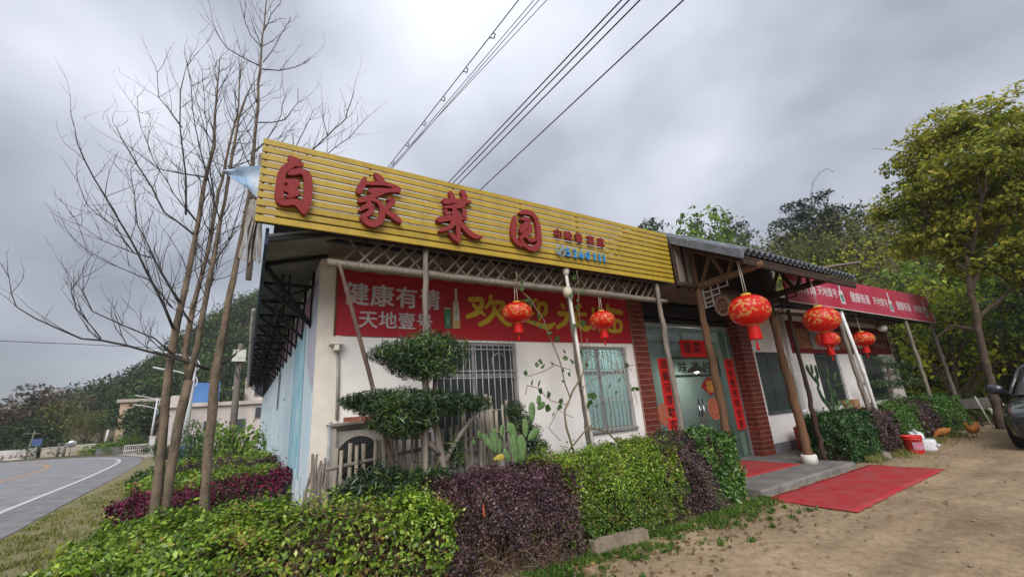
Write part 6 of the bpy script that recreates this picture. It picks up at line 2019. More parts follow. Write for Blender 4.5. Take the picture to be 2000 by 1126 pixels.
# ------------------------------------------------------------------ houses and street furniture at the left
M_peach = mat('peach_plaster', (0.50, 0.36, 0.25), 0.9, var=0.2, scale=.6)
M_pinkw = mat('stained_pink_plaster', (0.62, 0.55, 0.51), 0.9, col2=(0.42, 0.36, 0.33), scale=.7, stretch=(1, 1, .4))
M_wing = mat('far_window_glass', (0.06, 0.07, 0.08), 0.25, var=.3, spec=.6)
M_bluesh = mat('blue_roof_sheet', (0.09, 0.22, 0.50), 0.6, var=.15, scale=1)
h = thing('village_house', 'peach coloured two storey house behind the umbrella shaped tree', 'house', (-9, 58, 0))
MB().box(-12.0, -5.9, 58, 66, 0, 5.2).build('wall', M_peach, h)
MB().box(-12.3, -5.6, 57.7, 66.2, 5.2, 5.55).build('roof', mat('roof_slab', (0.42, 0.37, 0.31), .9, var=.2), h)
MB().box(-12.15, -5.8, 57.8, 58.0, 2.5, 2.75).build('ledge', M_peach, h)
for x in (-11.4, -9.6, -7.6):
    for z in (0.9, 3.2):
        w = MB().box(x, x + 1.2, 57.93, 57.998, z, z + 1.25).build('window', M_alu, h)
        MB().box(x + .06, x + .57, 57.90, 57.928, z + .06, z + 1.19).build('pane', M_wing, w)
        MB().box(x + .63, x + 1.14, 57.90, 57.928, z + .06, z + 1.19).build('pane', M_wing, w)
h = thing('village_house', 'stained pinkish house with a blue sheet screen on its flat roof', 'house', (-2, 38, 0))
MB().box(-5.4, 1.6, 38, 45, 0, 3.55).build('wall', M_pinkw, h)
MB().box(-5.6, 1.7, 37.7, 45.2, 3.55, 3.85).build('roof', M_pinkw, h)
MB().box(-5.3, -4.2, 38.6, 44, 3.85, 4.55).build('parapet', M_pinkw, h)
MB().box(-.2, 1.6, 38.5, 44.5, 3.85, 5.9).build('upper_wall', M_pinkw, h)
MB().box(-.1, 1.75, 38.2, 44.7, 5.9, 6.1).build('upper_roof', mat('pale_slab', (.5, .46, .43), .9), h)
MB().box(-4.12, -2.02, 38.2, 38.3, 3.85, 5.5).box(-4.12, -4.05, 38.3, 41, 3.85, 5.5).build('blue_screen', M_bluesh, h)
MB().add([(-2.0, 37.4, 4.50), (-.22, 37.4, 4.46), (-.22, 41, 4.75), (-2.0, 41, 4.75), (-2.0, 37.4, 4.56), (-.22, 37.4, 4.52), (-.22, 41, 4.81), (-2.0, 41, 4.81)], [(0, 3, 2, 1), (4, 5, 6, 7), (0, 1, 5, 4), (1, 2, 6, 5), (2, 3, 7, 6), (3, 0, 4, 7)]).build('canopy', M_dark, h)
MB().tube([(-1.9, 37.6, 3.85), (-1.9, 37.6, 4.5)], .04, 6).tube([(-.4, 37.6, 3.85), (-.4, 37.6, 4.47)], .04, 6).build('canopy_post', M_dark, h)
for x, z0_, z1_ in ((-4.9, 1.1, 2.4), (-2.9, 1.1, 2.4), (-0.9, 1.1, 2.4), (.5, 4.2, 5.3), (.7, 2.3, 3.3)):
    w = MB().box(x, x + 1.0, 37.93, 37.998, z0_, z1_).build('window', M_alu, h)
    if z0_ > 4:
        w.location.y += .5
    MB().box(x + .07, x + .93, 37.90, 37.928, z0_ + .07, z1_ - .07).build('pane', M_wing, w)
MB().ellipsoid((-.9, 38.6, 5.0), .25, .25, .25).tube([(-.9, 38.6, 4.6), (-.9, 38.6, 4.8)], .05, 6).build('roof_tank', M_pvc, h)

M_wallw = mat('whitewashed_wall', (0.62, 0.60, 0.57), .9, var=.2, scale=.8)
M_wallb = mat('beige_wall', (0.44, 0.38, 0.31), .9, var=.3, scale=.6)
w = thing('boundary_wall', 'whitewashed roadside wall with faded red marks at the far left', 'wall', (-20, 60, 0))
MB().beam((-27, 59.5, .45), (-18.3, 60.0, .5), .25, 1.0).build('wall', M_wallw, w)
rs = random.Random(1)
MB().box(-21.6, -20.6, 59.55, 59.6, .2, .6).build('faded_red_mark', mat('faded_red_paint', (.50, .22, .17), .9, col2=(.58, .48, .44), scale=2), w)
b = MB()
for k in range(5):
    x = -20.3 + k * .36
    b.box(x, x + .26, 59.62, 59.66, .3 + .05 * (k % 2), .62)
b.build('faded_pink_mark', mat('faded_pink_paint', (.55, .38, .36), .9, col2=(.60, .52, .50), scale=3), w)
w = thing('boundary_wall', 'beige retaining wall along the far side of the road bend', 'wall', (-15, 58, 0))
MB().beam((-17.9, 60.0, .42), (-12.8, 56.5, .5), .25, .95).build('wall', M_wallb, w)
MB().beam((-17.9, 60.0, .92), (-12.8, 56.5, 1.0), .35, .08).build('coping', M_wallw, w)
w = thing('boundary_wall', 'dark grey fence wall below the roadside bushes', 'wall', (-11, 51, 0))
MB().beam((-12.3, 53.5, .3), (-9.6, 51.0, .3), .15, .6).build('wall', mat('grey_slat_wall', (.15, .15, .15), .9, var=.3), w)
gt = thing('white_railing', 'low white metal railing at the driveway of the pink house', 'railing', (-8, 47, 0))
for k in range(12):
    x = -9.2 + k * .16
    MB().beam((x, 47.6 - k * .1, .05), (x, 47.6 - k * .1, .75), .04, .04).build('bar', M_wallw, gt)
MB().beam((-9.25, 47.65, .75), (-7.4, 46.45, .75), .05, .05).beam((-9.25, 47.65, .3), (-7.4, 46.45, .3), .05, .05).build('rail', M_wallw, gt)
gp = thing('gate_pillar', 'white gate pillar beside the low white railing', 'pillar', (-7.1, 46.3, 0))
MB().box(-7.3, -6.9, 46.1, 46.5, 0, 1.3).box(-7.36, -6.84, 46.04, 46.56, 1.3, 1.4).build('pillar', M_wallw, gp)
M_conc_pale = mat('driveway_concrete', (0.36, 0.33, 0.28), .9, var=.15, scale=.8)
sheet('driveway', [(-9.6, 47.0), (-7.0, 39.5), (-5.9, 35.6), (-4.4, 36.0), (-4.4, 44), (-6.5, 47.5)], 0.010, M_conc_pale)

M_lampw = mat('lamp_white_paint', (0.62, 0.64, 0.66), .4, var=.1)
M_lampb = mat('lamp_blue_paint', (0.05, 0.10, 0.24), .5, var=.2)


def street_lamp(label, x, y, H, s, fat=1.0):
    t = thing('street_lamp', label, 'street lamp', (x, y, 0), 'street lamps along the road')
    MB().tube([(x, y, 0), (x, y, .95 * s), ], [.13 * s * fat, .12 * s * fat], 10).build('base', M_lampb, t)
    MB().tube([(x, y, .95 * s), (x, y, H)], [.11 * s * fat, .06 * s * fat], 10).build('pole', M_lampw, t)
    for z, L, dz in ((H - .08 * s, 1.35 * s, .42 * s), (H - .95 * s, 1.30 * s, .40 * s)):
        pts = [(x + .22 * s * math.cos(a), y, z - .32 * s + .32 * s * math.sin(a)) for a in np.linspace(-.9, 1.3, 6)]
        a_ = MB().tube(pts + [(x - L * .5, y, z + dz * .6), (x - L, y, z + dz)], [.03 * s] * 6 + [.03 * s, .025 * s], 7).build('arm', M_lampw, t)
        MB().ellipsoid((x - L - .16 * s, y, z + dz + .01), .30 * s, .10 * s, .05 * s, Matrix.Rotation(.28, 3, 'Y')).build('lamp_head', M_lampw, t)


street_lamp('nearer white street lamp with blue base and double arms behind the ginkgo trunks', -2.55, 22, 5.45, 1.0, 1.6)
street_lamp('farther white street lamp with double arms before the peach house', -7.6, 49, 4.95, 1.0)
street_lamp('small far street lamp at the left edge above the white wall', -22.4, 62, 2.9, .7)

up_ = thing('utility_pole', 'grey concrete utility pole with a pale box beside the eaves of the mural wall', 'utility pole', (-.33, 14, 0))
MB().tube([(-.33, 14, 0), (-.36, 14, 2.5), (-.42, 14, 5.0)], [.14, .125, .10], 10).build('pole', mat('concrete_pole', (.20, .175, .15), .9, col2=(.12, .10, .09), scale=3, bump=.3), up_)
MB().box(-.64, -.18, 13.75, 13.88, 4.25, 4.72).build('meter_box', mat('box_pale', (.56, .56, .48), .6), up_)
MB().lathe((-.42, 14, 5.0), [(.10, 0), (.12, .03), (.08, .08), (.10, .12), (.02, .16)], 8).build('insulator', M_dark, up_)
MB().tube([(-.42, 13.84, 4.2), (-.5, 13.82, 3.9), (-.38, 13.82, 3.6), (-.30, 13.85, 3.75), (-.36, 13.84, 4.0)], .018, 6).build('cable_loop', M_black, up_)
wp = thing('utility_pole', 'thin leaning roadside pole with a crossarm before the white wall', 'utility pole', (-18.15, 57, 0))
MB().tube([(-18.15, 57, 0), (-17.95, 57, 2.75)], [.07, .05], 8).build('pole', M_wood_g, wp)
MB().beam((-18.7, 57, 2.5), (-17.5, 57, 2.42), .05, .06).build('crossarm', M_wood_g, wp)
sg = thing('traffic_sign', 'small blue traffic sign beside the thin leaning pole', 'traffic sign', (-17.6, 57, 0))
MB().tube([(-17.6, 57, 0), (-17.6, 57, 1.9)], .035, 8).build('pole', M_alu, sg)
MB().box(-17.95, -17.25, 56.92, 56.96, 1.25, 1.9).build('plate', mat('sign_blue', (.06, .11, .26), .5), sg)
sg = thing('road_mirror', 'round convex traffic mirror standing by the beige wall', 'road mirror', (-14.85, 56, 0))
MB().tube([(-14.85, 56.1, 0), (-14.85, 56.1, 1.2)], .04, 8).build('pole', M_alu, sg)
MB().ellipsoid((-14.8, 56, 1.15), .38, .06, .34).build('mirror', mat('mirror_face', (.55, .57, .6), .08, metal=1, var=.05), sg)
MB().tube([(-14.8 + .39 * math.cos(a), 55.98, 1.15 + .35 * math.sin(a)) for a in np.linspace(0, 6.283, 19)], .03, 6).build('rim', M_wallb, sg)
for k, (x, lab) in enumerate(((-15.9, 'grey stone gatepost standing left of the road mirror'), (-15.45, 'second grey stone gatepost nearest the road mirror'))):
    MB()
    g = MB().tube([(x, 56.8, 0), (x, 56.8, 1.15)], [.12, .1], 7).ellipsoid((x, 56.8, 1.2), .12, .12, .12).build('gatepost', mat('grey_stone', (.16, .15, .14), .9, var=.3))
    tag(g, lab, 'gatepost')
g = MB().tube([(-12.45, 57, .8), (-12.40, 57, 2.35)], [.13, .10], 8).build('chimney_pipe', M_wallw)
tag(g, 'short white chimney pipe rising above the beige retaining wall', 'chimney pipe')
py = thing('transmission_tower', 'faint lattice transmission tower far away at the left edge', 'pylon', (-95, 290, 0))
b = MB()
for sx in (-1, 1):
    for sy in (-1, 1):
        b.beam((-95 + 3.2 * sx, 290 + 3.2 * sy, 0), (-95 + .35 * sx, 290 + .35 * sy, 24), .3, .3)
for k in range(6):
    z0_, z1_ = k * 4, k * 4 + 4
    q0, q1 = 3.2 - 2.85 * z0_ / 24, 3.2 - 2.85 * z1_ / 24
    for sy in (-1, 1):
        b.beam((-95 - q0, 290 + q0 * sy, z0_), (-95 + q1, 290 + q1 * sy, z1_), .2, .2).beam((-95 + q0, 290 + q0 * sy, z0_), (-95 - q1, 290 + q1 * sy, z1_), .2, .2)
b.build('tower', mat('galvanised_steel', (.35, .36, .38), .6), py)
b = MB()
for z, L in ((17, 5), (20, 4.2), (23, 3.2)):
    b.beam((-95 - L, 290, z), (-95 + L, 290, z), .3, .3)
b.build('crossarm', MATS['galvanised_steel'], py)

# overhead lines running over the yard
M_wire = mat('cable_black', (0.03, 0.03, 0.035), .6)
M_wire_g = mat('cable_grey', (0.10, 0.10, 0.115), .6)


def wire(label, pa, pb, z, r, m, loops=0):
    """pa, pb: photo pixels on the wire; it runs level at height z."""
    def gp(px, py):
        d = _r2 * ((px - 1000) / 806.9) - _u2 * ((py - 563) / 806.9) + _fw
        t = (z - 1.75) / d.z
        return Vector((0, -6.2, 1.75)) + d * t
    a, c = gp(*pa), gp(*pb)
    d = (c - a).normalized()
    p0, p1 = a - d * 45, c + d * 28
    L = (p1 - p0).length
    n = 30
    t = thing('power_line', label, 'power line', tuple(a), 'overhead power lines above the restaurant')
    MB().tube([p0.lerp(p1, k / n) for k in range(n + 1)], r, 5, cap=False).build('cable', m, t)
    for k in range(loops):
        q = a.lerp(c, (k + .15) / loops)
        MB().tube([q + d * (-.12), q + d * .02 + Vector((0, 0, -.13)), q + d * .08 + Vector((0, 0, -.2)), q + d * .14 + Vector((0, 0, -.12)), q + d * .05], .014, 5).build('cable_loop', m, t)


wire('leftmost overhead cable carrying little hanging loops', (763, 320), (1013, 0), 10.5, .013, M_wire, 6)
wire('thin overhead cable next to the leftmost cable with loops', (772, 319), (1043, 0), 11.0, .010, M_wire_g)
wire('second thin overhead cable of the left bundle', (775, 319), (1053, 0), 11.0, .010, M_wire_g)
wire('third thin overhead cable, rightmost of the left bundle', (770, 319), (1068, 0), 11.2, .010, M_wire_g)
wire('first of the three close black overhead cables in the middle', (880, 352), (1214, 0), 9.5, .017, M_wire)
wire('middle one of the three close black overhead cables', (888, 354), (1229, 0), 9.6, .017, M_wire)
wire('lowest of the three close black overhead cables', (898, 356), (1250, 0), 9.5, .017, M_wire)
wire('single black overhead cable farthest to the right', (942, 367), (1335, 0), 9.0, .016, M_wire)
o = MB().tube([at(-80, 662, 30), at(160, 672, 30), at(330, 680, 30), at(470, 690, 30)], .02, 5).build('power_line', M_wire)
tag(o, 'low cable crossing the sky behind the bare trees at the left', 'power line')

# ------------------------------------------------------------------ garden in front of the restaurant
pk = thing('picket_fence', 'rustic grey bamboo picket fence behind the front hedge', 'fence', (2.2, -.55, 0))
M_pick = mat('pale_bamboo_picket', (0.43, 0.38, 0.31), 0.85, col2=(0.22, 0.19, 0.15), scale=6, stretch=(5, 5, 0.6), bump=0.4, bscale=25)
rr = random.Random(12)
x = 0.95
i = 0
while x < 3.42:
    if x < 2.05:
        top = 1.42 + (x - .95) * .16
    elif x < 2.9:
        top = 1.50 + (x - 2.05) * .20
    else:
        top = 1.66 + (x - 2.9) * .35
    top += rr.uniform(-.04, .04)
    r = rr.uniform(.020, .030)
    ln = rr.uniform(-.03, .03)
    yv = -.62 - .05 * (i % 2)
    log([(x, yv, 0), (x + ln, yv, top)], [r, r * .95], n=7, seed=100 + i, wob=.004).build('picket', M_pick, pk)
    x += rr.uniform(.068, .098) if x < 2.1 else rr.uniform(.088, .12)
    i += 1
for z0_, z1_ in ((.75, .75), (1.20, 1.42)):
    log([(.86, -.635, z0_), (3.42, -.635, z1_)], [.024, .022], n=6, seed=int(z1_ * 100), wob=.006).build('rail', M_wood_g, pk)
for k, (xx, t_) in enumerate(((2.75, 1.85), (2.98, 1.9), (3.06, 1.93), (3.14, 1.96), (3.22, 1.93))):
    MB().beam((xx, -.45, 0), (xx - .05, -.45, t_), .05, .03, (0, 1, 0)).build('picket', M_pick, pk)
sb = thing('stake_bundle', 'bundle of twisted dry sticks leaning against the mural wall corner', 'sticks', (.86, -.35, 0))
for k in range(26):
    x0_ = .70 + .012 * k
    pts = [(x0_ + rr.uniform(-.02, .02), -.32 - .02 * (k % 4), 0), (x0_ + rr.uniform(-.05, .05), -.34 - .02 * (k % 3), .5), (x0_ + rr.uniform(-.04, .06), -.33, .95), (x0_ + .05 + rr.uniform(-.05, .05), -.33, rr.uniform(1.15, 1.38))]
    log(pts, [.024, .022, .019, .014], n=6, seed=200 + k, wob=.014).build('stick', M_wood_g, sb)
cut = log([(1.10, -.85, 0), (1.10, -.85, 1.10)], [.05, .048], n=9, seed=301).build('bamboo_stump', M_wood_g)
tag(cut, 'short cut bamboo stump at the left end of the picket fence', 'stump')
gp_ = MB().tube([(.93, -.22, 0), (.945, -.22, 1.72)], .024, 8).build('grey_pipe', mat('grey_conduit', (.30, .32, .33), .5))
tag(gp_, 'thin upright grey pipe at the corner beside the air conditioner', 'pipe')

acu = thing('air_conditioner', 'outdoor air conditioner unit with round fan grille under a board lid', 'air conditioner', (1.3, -.3, .9))
M_acw = mat('ac_white_shaded', (.33, .31, .275), .6, var=.2, scale=5)  # white casing toned down: the shadow on it is put into the colour
MB().box(1.02, 1.62, -.36, -.06, .90, 1.60).build('case', M_acw, acu)
fg = MB()
for ra in np.linspace(.05, .27, 8):
    fg.tube([(1.27 + ra * math.cos(a), -.372, 1.25 + ra * math.sin(a)) for a in np.linspace(0, 6.2832, 25)], .005, 4, cap=False)
for k in range(8):
    a = k * math.pi / 4
    fg.tube([(1.27, -.372, 1.25), (1.27 + .27 * math.cos(a), -.372, 1.25 + .27 * math.sin(a))], .005, 4)
fg.build('fan_grille', M_dark, acu)
disc = [(1.27 + .275 * math.cos(a), -.366, 1.25 + .275 * math.sin(a)) for a in np.linspace(0, 6.2832, 32, endpoint=False)]
MB().prism(disc, (0, .004, 0)).build('fan_recess', mat('fan_dark', (.05, .052, .05), .8), acu)
MB().beam((.96, -.40, .0), (.96, -.40, 1.66), .05, .05).beam((1.66, -.40, .0), (1.66, -.40, 1.66), .05, .05).build('stand_leg', M_acw, acu)
MB().beam((.96, -.2, .88), (1.66, -.2, .88), .04, .04).build('stand_rail', M_acw, acu)
ld = cloth('', [[(.92, -.46, 1.665), (1.70, -.46, 1.70)], [(.92, -.02, 1.69), (1.70, -.02, 1.72)]], None, 8, 8, .008, 4).build('lid_board', mat('warped_board', (.22, .19, .14), .9, var=.4, scale=6), acu)
for k, (x, yv, lab) in enumerate(((1.10, -.30, 'left red brick weighing down the air conditioner lid'), (1.32, -.28, 'right red brick weighing down the air conditioner lid'))):
    br_ = MB().box(x, x + .19, yv, yv + .10, 1.705, 1.765).build('brick', mat('loose_brick', (.30, .11, .075), .9, var=.3, scale=12, bump=.4))
    tag(br_, lab, 'brick')
sgn = MB().box(1.66, 1.86, -.018, -.003, 1.52, 1.60).build('wall_plate', mat('plate_blue', (.06, .26, .44), .5))
tag(sgn, 'small blue plate on the white wall beside the air conditioner', 'plate')

# cloud pruned podocarpus
pt = thing('pruned_podocarpus', 'dark cloud pruned podocarpus with two flat tiers of needles before the left window', 'tree', (2.1, -1.05, 0))
log([(2.10, -1.05, 0), (2.16, -1.05, .6), (2.12, -1.05, 1.2), (2.02, -1.05, 1.7), (2.05, -1.05, 2.2)], [.065, .06, .05, .04, .03], n=8, seed=401).build('trunk', M_wood_g, pt)
log([(2.15, -1.05, 1.15), (2.35, -1.1, 1.45), (2.65, -1.1, 1.75)], [.035, .028, .02], n=7, seed=402).build('branch', M_wood_g, pt)
log([(2.10, -1.05, 1.25), (1.8, -1.1, 1.5), (1.45, -1.15, 1.75)], [.035, .028, .02], n=7, seed=403).build('branch', M_wood_g, pt)
rs = np.random.RandomState(70)


def pad(name, blobs, n, size, m, parent, seed, asp=.15):
    P, d = crown(blobs, n, np.random.RandomState(seed), .75, -.55, 4)
    d[:, 2] = np.abs(d[:, 2]) * .6 + .15
    return leaves(name, P, d, size, m, parent, aspect=asp, jit=1.0, seed=seed, up=.2)


pad('foliage_pad', [(1.60, -1.10, 2.46, .34, .20), (1.88, -1.05, 2.52, .40, .24), (2.16, -1.0, 2.50, .38, .26), (1.98, -1.1, 2.30, .36, .18), (1.38, -1.1, 2.47, .22, .12), (1.70, -1.1, 2.32, .30, .15), (2.0, -1.0, 2.62, .32, .20)], 20000, .066, LM_podo, pt, 71)
pad('foliage_pad', [(1.28, -1.15, 1.90, .32, .15), (1.04, -1.15, 1.93, .17, .09), (1.58, -1.1, 1.90, .38, .17), (1.95, -1.05, 1.86, .40, .17), (2.32, -1.05, 1.84, .34, .15), (2.62, -1.05, 1.82, .22, .11), (1.52, -1.12, 1.70, .34, .17), (1.80, -1.1, 1.68, .28, .14), (1.62, -1.1, 1.57, .22, .11)], 28000, .066, LM_podo, pt, 72)
pad('foliage_pad', [(2.30, -1.05, 1.30, .14, .16), (2.35, -1.0, 1.15, .14, .12)], 500, .08, LM_podo, pt, 73)
yb = thing('podocarpus_bush', 'upright dark podocarpus bush leaning right of the prickly pear', 'bush', (3.55, -.75, 0))
MB().tube([(3.55, -.75, 0), (3.5, -.75, 1.0), (3.42, -.75, 1.6)], [.03, .025, .01], 6).build('trunk', M_wood_g, yb)
pad('foliage', [(3.40, -.75, 1.72, .16, .12), (3.52, -.72, 1.55, .20, .16), (3.62, -.72, 1.35, .22, .18), (3.70, -.70, 1.15, .20, .18), (3.86, -.72, 1.15, .14, .10), (3.60, -.72, .95, .22, .18)], 3600, .08, LM_podo, yb, 74)

# prickly pear
M_cac = mat('cactus_green', (0.16, 0.255, 0.095), .6, col2=(0.085, 0.155, 0.055), scale=22, bump=.25, bscale=60, spec=.4)
M_cacd = mat('cactus_dark_green', (0.045, 0.095, 0.035), .5, col2=(0.028, 0.062, 0.022), scale=7, bump=.25, bscale=60, spec=.4)
M_cacy = mat('cactus_yellowed', (0.46, 0.33, 0.06), .6, col2=(0.30, 0.30, 0.07), scale=8)


def cactus_pad(c, w, h, tilt, yaw, m, parent, thick=.020):
    rot = Matrix.Rotation(yaw, 3, 'Z') @ Matrix.Rotation(tilt, 3, 'Y')
    nu, nv = 18, 12
    vs_, fs_ = [], []
    for i in range(nv + 1):
        ph = math.pi * i / nv
        for k in range(nu):
            t = 2 * math.pi * k / nu
            zz = math.cos(ph)
            taper = 1.06 - .42 * (1 - zz) / 2
            vs_.append(Vector(c) + rot @ Vector((w / 2 * taper * math.sin(ph) * math.cos(t), thick * math.sin(ph) ** .7 * math.sin(t), h / 2 * zz)))
    for i in range(nv):
        for k in range(nu):
            k2 = (k + 1) % nu
            fs_.append((i * nu + k, (i + 1) * nu + k, (i + 1) * nu + k2, i * nu + k2))
    return MB().add(vs_, fs_, True).build('pad', m, parent)


pp = thing('prickly_pear', 'light green prickly pear cactus with flat pads beside the picket fence', 'cactus', (3.1, -.95, 0))
for zx, zy, w, hh, tl, m in ((465, 1010, 62, 190, -.08, M_cac), (502, 1010, 70, 190, .05, M_cac), (452, 905, 62, 115, -.45, M_cac), (524, 885, 48, 115, .08, M_cac), (560, 800, 50, 125, .1, M_cac), (568, 922, 55, 105, .95, M_cac), (597, 733, 40, 62, .5, M_cac), (610, 766, 40, 66, .9, M_cac),
                             (352, 955, 55, 150, -.05, M_cac), (318, 965, 45, 130, -.55, M_cac), (272, 928, 42, 62, -.3, M_cac), (425, 1040, 40, 100, -.5, M_cac), (378, 1052, 44, 78, 1.35, M_cacy), (240, 968, 36, 46, -.6, M_cac), (395, 905, 44, 80, .2, M_cac), (385, 985, 40, 95, .25, M_cac)):
    px, py_ = 840 + zx * .3553, 520 + zy * .3553
    p = at(px, py_, -.98 - .03 * (hash((zx, zy)) % 3))
    dep = (p - Vector((0, -6.2, 1.75))).dot(_fw)
    q = .3553 * dep / 806.9
    cactus_pad(p, w * q * 1.0, hh * q * .88, tl, rr.uniform(-.4, .5), m, pp)
MB().tube([(3.02, -.97, 0), (3.05, -.97, .95)], [.06, .045], 8).tube([(2.72, -.97, 0), (2.72, -.97, .95)], [.05, .04], 8).build('stem', M_cacd, pp)
cc = thing('prickly_pear', 'tall dark branching cactus against the white wall right of the porch', 'cactus', (13.9, -.6, 0))
s8 = 300 / 1408
for zx, zy, w, hh, tl, m in ((120, 250, 30, 190, -.55, M_cacd), (85, 190, 32, 90, -.3, M_cacd), (120, 190, 30, 90, .1, M_cacd), (165, 215, 26, 130, 0, M_cacd), (170, 300, 34, 110, 0, M_cacd), (200, 420, 36, 170, -.5, M_cacd), (260, 510, 44, 190, -.5, M_cacd), (215, 210, 30, 110, -.3, M_cacd), (265, 230, 30, 130, .05, M_cacd), (275, 340, 36, 150, .05, M_cacd), (300, 420, 34, 200, .05, M_cacd), (330, 260, 40, 100, .5, M_cacd), (365, 335, 30, 90, 1.4, M_cacd), (330, 430, 28, 120, .4, M_cacd), (315, 520, 34, 150, 0, M_cacd), (360, 520, 44, 100, .6, M_cac), (445, 490, 34, 80, 1.1, M_cac), (470, 535, 40, 100, 1.3, M_cac), (340, 470, 30, 120, -.5, M_cacd)):
    px, py_ = 1560 + zx * s8, 680 + zy * s8
    p = at(px, py_, -.62 - .03 * (zx % 3))
    dep = (p - Vector((0, -6.2, 1.75))).dot(_fw)
    q = s8 * dep / 806.9
    cactus_pad(p, w * q * 1.0, hh * q, tl, rr.uniform(-.5, .3), m, cc, .035)
MB().tube([(14.35, -.62, 0), (14.3, -.62, 1.0)], [.09, .07], 8).build('stem', M_cacd, cc)

# climbing vine on the pipe post
vt = thing('climbing_vine', 'leafy climbing vine with bare stems twined round the white pipe post', 'vine', (4.55, -1.1, 0))
VL = [([(1122, 885), (1106, 835), (1104, 800), (1118, 765), (1131, 745), (1136, 705)], .016), ([(1112, 775), (1092, 705), (1062, 625), (1036, 585), (1012, 562), (1008, 530)], .009), ([(1126, 528), (1131, 560), (1130, 600), (1133, 650), (1137, 700)], .007),
      ([(1110, 880), (1150, 833), (1185, 842), (1205, 862), (1215, 885)], .012), ([(1131, 760), (1165, 738), (1205, 722), (1238, 712)], .006), ([(1116, 722), (1085, 712), (1060, 725), (1030, 735)], .006), ([(1112, 790), (1075, 782), (1050, 757), (1032, 752), (1026, 770)], .006),
      ([(1150, 833), (1180, 812), (1165, 790), (1195, 775)], .005), ([(1136, 705), (1170, 690), (1200, 712), (1225, 705)], .005), ([(1120, 815), (1090, 800), (1070, 835), (1095, 860)], .005), ([(1185, 842), (1195, 805), (1188, 775)], .005), ([(1160, 865), (1195, 868), (1180, 885)], .004), ([(1131, 745), (1150, 700), (1146, 660)], .006), ([(1205, 722), (1238, 760), (1245, 790)], .004)]
vm = MB()
for pts, r in VL:
    P = [at(x, y, -1.16 - .05 * math.sin(i * 1.3 + x)) for i, (x, y) in enumerate(pts)]
    q = log(P, [r] * len(P), n=6, seed=int(pts[0][0] + pts[-1][1]), wob=.012)
    vm.add(q.v, q.f, True)
vm.build('stem', mat('vine_stem', (.20, .15, .09), .85, var=.4, scale=12), vt)
M_vleaf = leafmat('vine_leaf', [(0, (.025, .06, .02)), (.6, (.065, .135, .035)), (1, (.17, .24, .05))], .3, .4, .4)
vn = [(0, 0, 0), (.035, .030, .008), (.045, .062, .012), (0, .105, -.004), (-.045, .062, .012), (-.035, .030, .008)]
vme = bpy.data.meshes.new('leaf')
vme.from_pydata(vn, [], [(0, 1, 2, 3), (0, 3, 4, 5)])
vme.materials.append(M_vleaf)
offv = WORLD[vt.name]
rr = random.Random(21)
spots = [(1126, 545), (1128, 560), (1131, 575), (1118, 585), (1134, 590), (1130, 605), (1012, 545), (1022, 565), (1040, 600), (1050, 625), (1058, 640), (1070, 655), (1085, 668), (1020, 555), (1046, 632), (1033, 590), (1104, 690), (1108, 702), (1116, 712), (1100, 730), (1104, 745), (1112, 738), (1136, 700), (1146, 716), (1140, 690), (1060, 712), (1045, 720), (1078, 712), (1062, 716), (1028, 734), (1040, 755), (1050, 758), (1058, 770), (1070, 778), (1092, 786), (1068, 805), (1076, 815), (1088, 800), (1160, 780), (1152, 790), (1168, 795), (1150, 800), (1190, 760), (1200, 770), (1232, 722), (1236, 762), (1243, 764), (1180, 845), (1196, 850), (1205, 862), (1192, 870), (1120, 640), (1137, 640), (1150, 775), (1208, 745), (1225, 715)]
for i, (px, py_) in enumerate(spots):
    p = at(px + rr.uniform(-3, 3), py_ + rr.uniform(-3, 3), -1.20 + rr.uniform(-.05, .05))
    o = bpy.data.objects.new('leaf', vme)
    COL.objects.link(o)
    o.parent = vt
    o.location = p - offv
    o.rotation_euler = (rr.uniform(.6, 2.2), rr.uniform(-.6, .6), rr.uniform(0, 6.28))
    o.scale = (rr.uniform(.7, 1.25),) * 3

# bonsai on the right with dark tiers
bo = thing('pruned_pine', 'dark layered bonsai pine behind the right hedge row', 'tree', (18.2, -.7, 0))
log([(18.2, -.7, 0), (18.1, -.7, .9), (18.6, -.7, 1.5), (18.9, -.7, 2.3)], [.09, .08, .06, .03], n=8, seed=421, wob=.02).build('trunk', M_trunk, bo)
pad('foliage_pad', [(18.3, -.7, 2.45, .42, .13), (18.9, -.7, 2.30, .45, .15), (19.6, -.7, 2.2, .5, .15), (20.4, -.7, 2.25, .45, .13), (19.4, -.7, 1.95, .5, .14)], 3200, .09, LM_podo, bo, 75)
pad('foliage_pad', [(17.3, -.7, 1.68, .42, .13), (18.0, -.7, 1.65, .4, .14), (18.8, -.7, 1.6, .5, .16), (19.7, -.7, 1.6, .6, .2), (20.4, -.7, 1.7, .5, .2), (18.0, -.7, 1.25, .35, .12)], 3600, .09, LM_podo, bo, 76)

# ------------------------------------------------------------------ small things by the porch and hedge
cr_ = thing('beverage_crate', 'stack side of dark red beverage crates against the wall behind the log post, lower one', 'crate', (12.6, -.35, .13))
M_crate = mat('crate_red', (.24, .022, .032), .5, var=.2, scale=6)


def crate(t, x0, x1, y0, y1, z0, z1):
    b = MB()
    th = .02
    b.box(x0, x1, y0, y0 + th, z0, z1).box(x0, x1, y1 - th, y1, z0, z1).box(x0, x0 + th, y0 + th, y1 - th, z0, z1).box(x1 - th, x1, y0 + th, y1 - th, z0, z1).box(x0 + th, x1 - th, y0 + th, y1 - th, z0, z0 + th)
    for z in (z0 + .02, z1 - .04):
        b.box(x0 - .008, x1 + .008, y0 - .008, y0, z, z + .025)
    b.build('case', M_crate, t)
    MB().box(x0 + .12, x1 - .12, y0 - .006, y0 - .001, (z0 + z1) / 2 - .03, (z0 + z1) / 2 + .03).build('handle_slot', mat('crate_dull_print', (.36, .14, .12), .6), t)


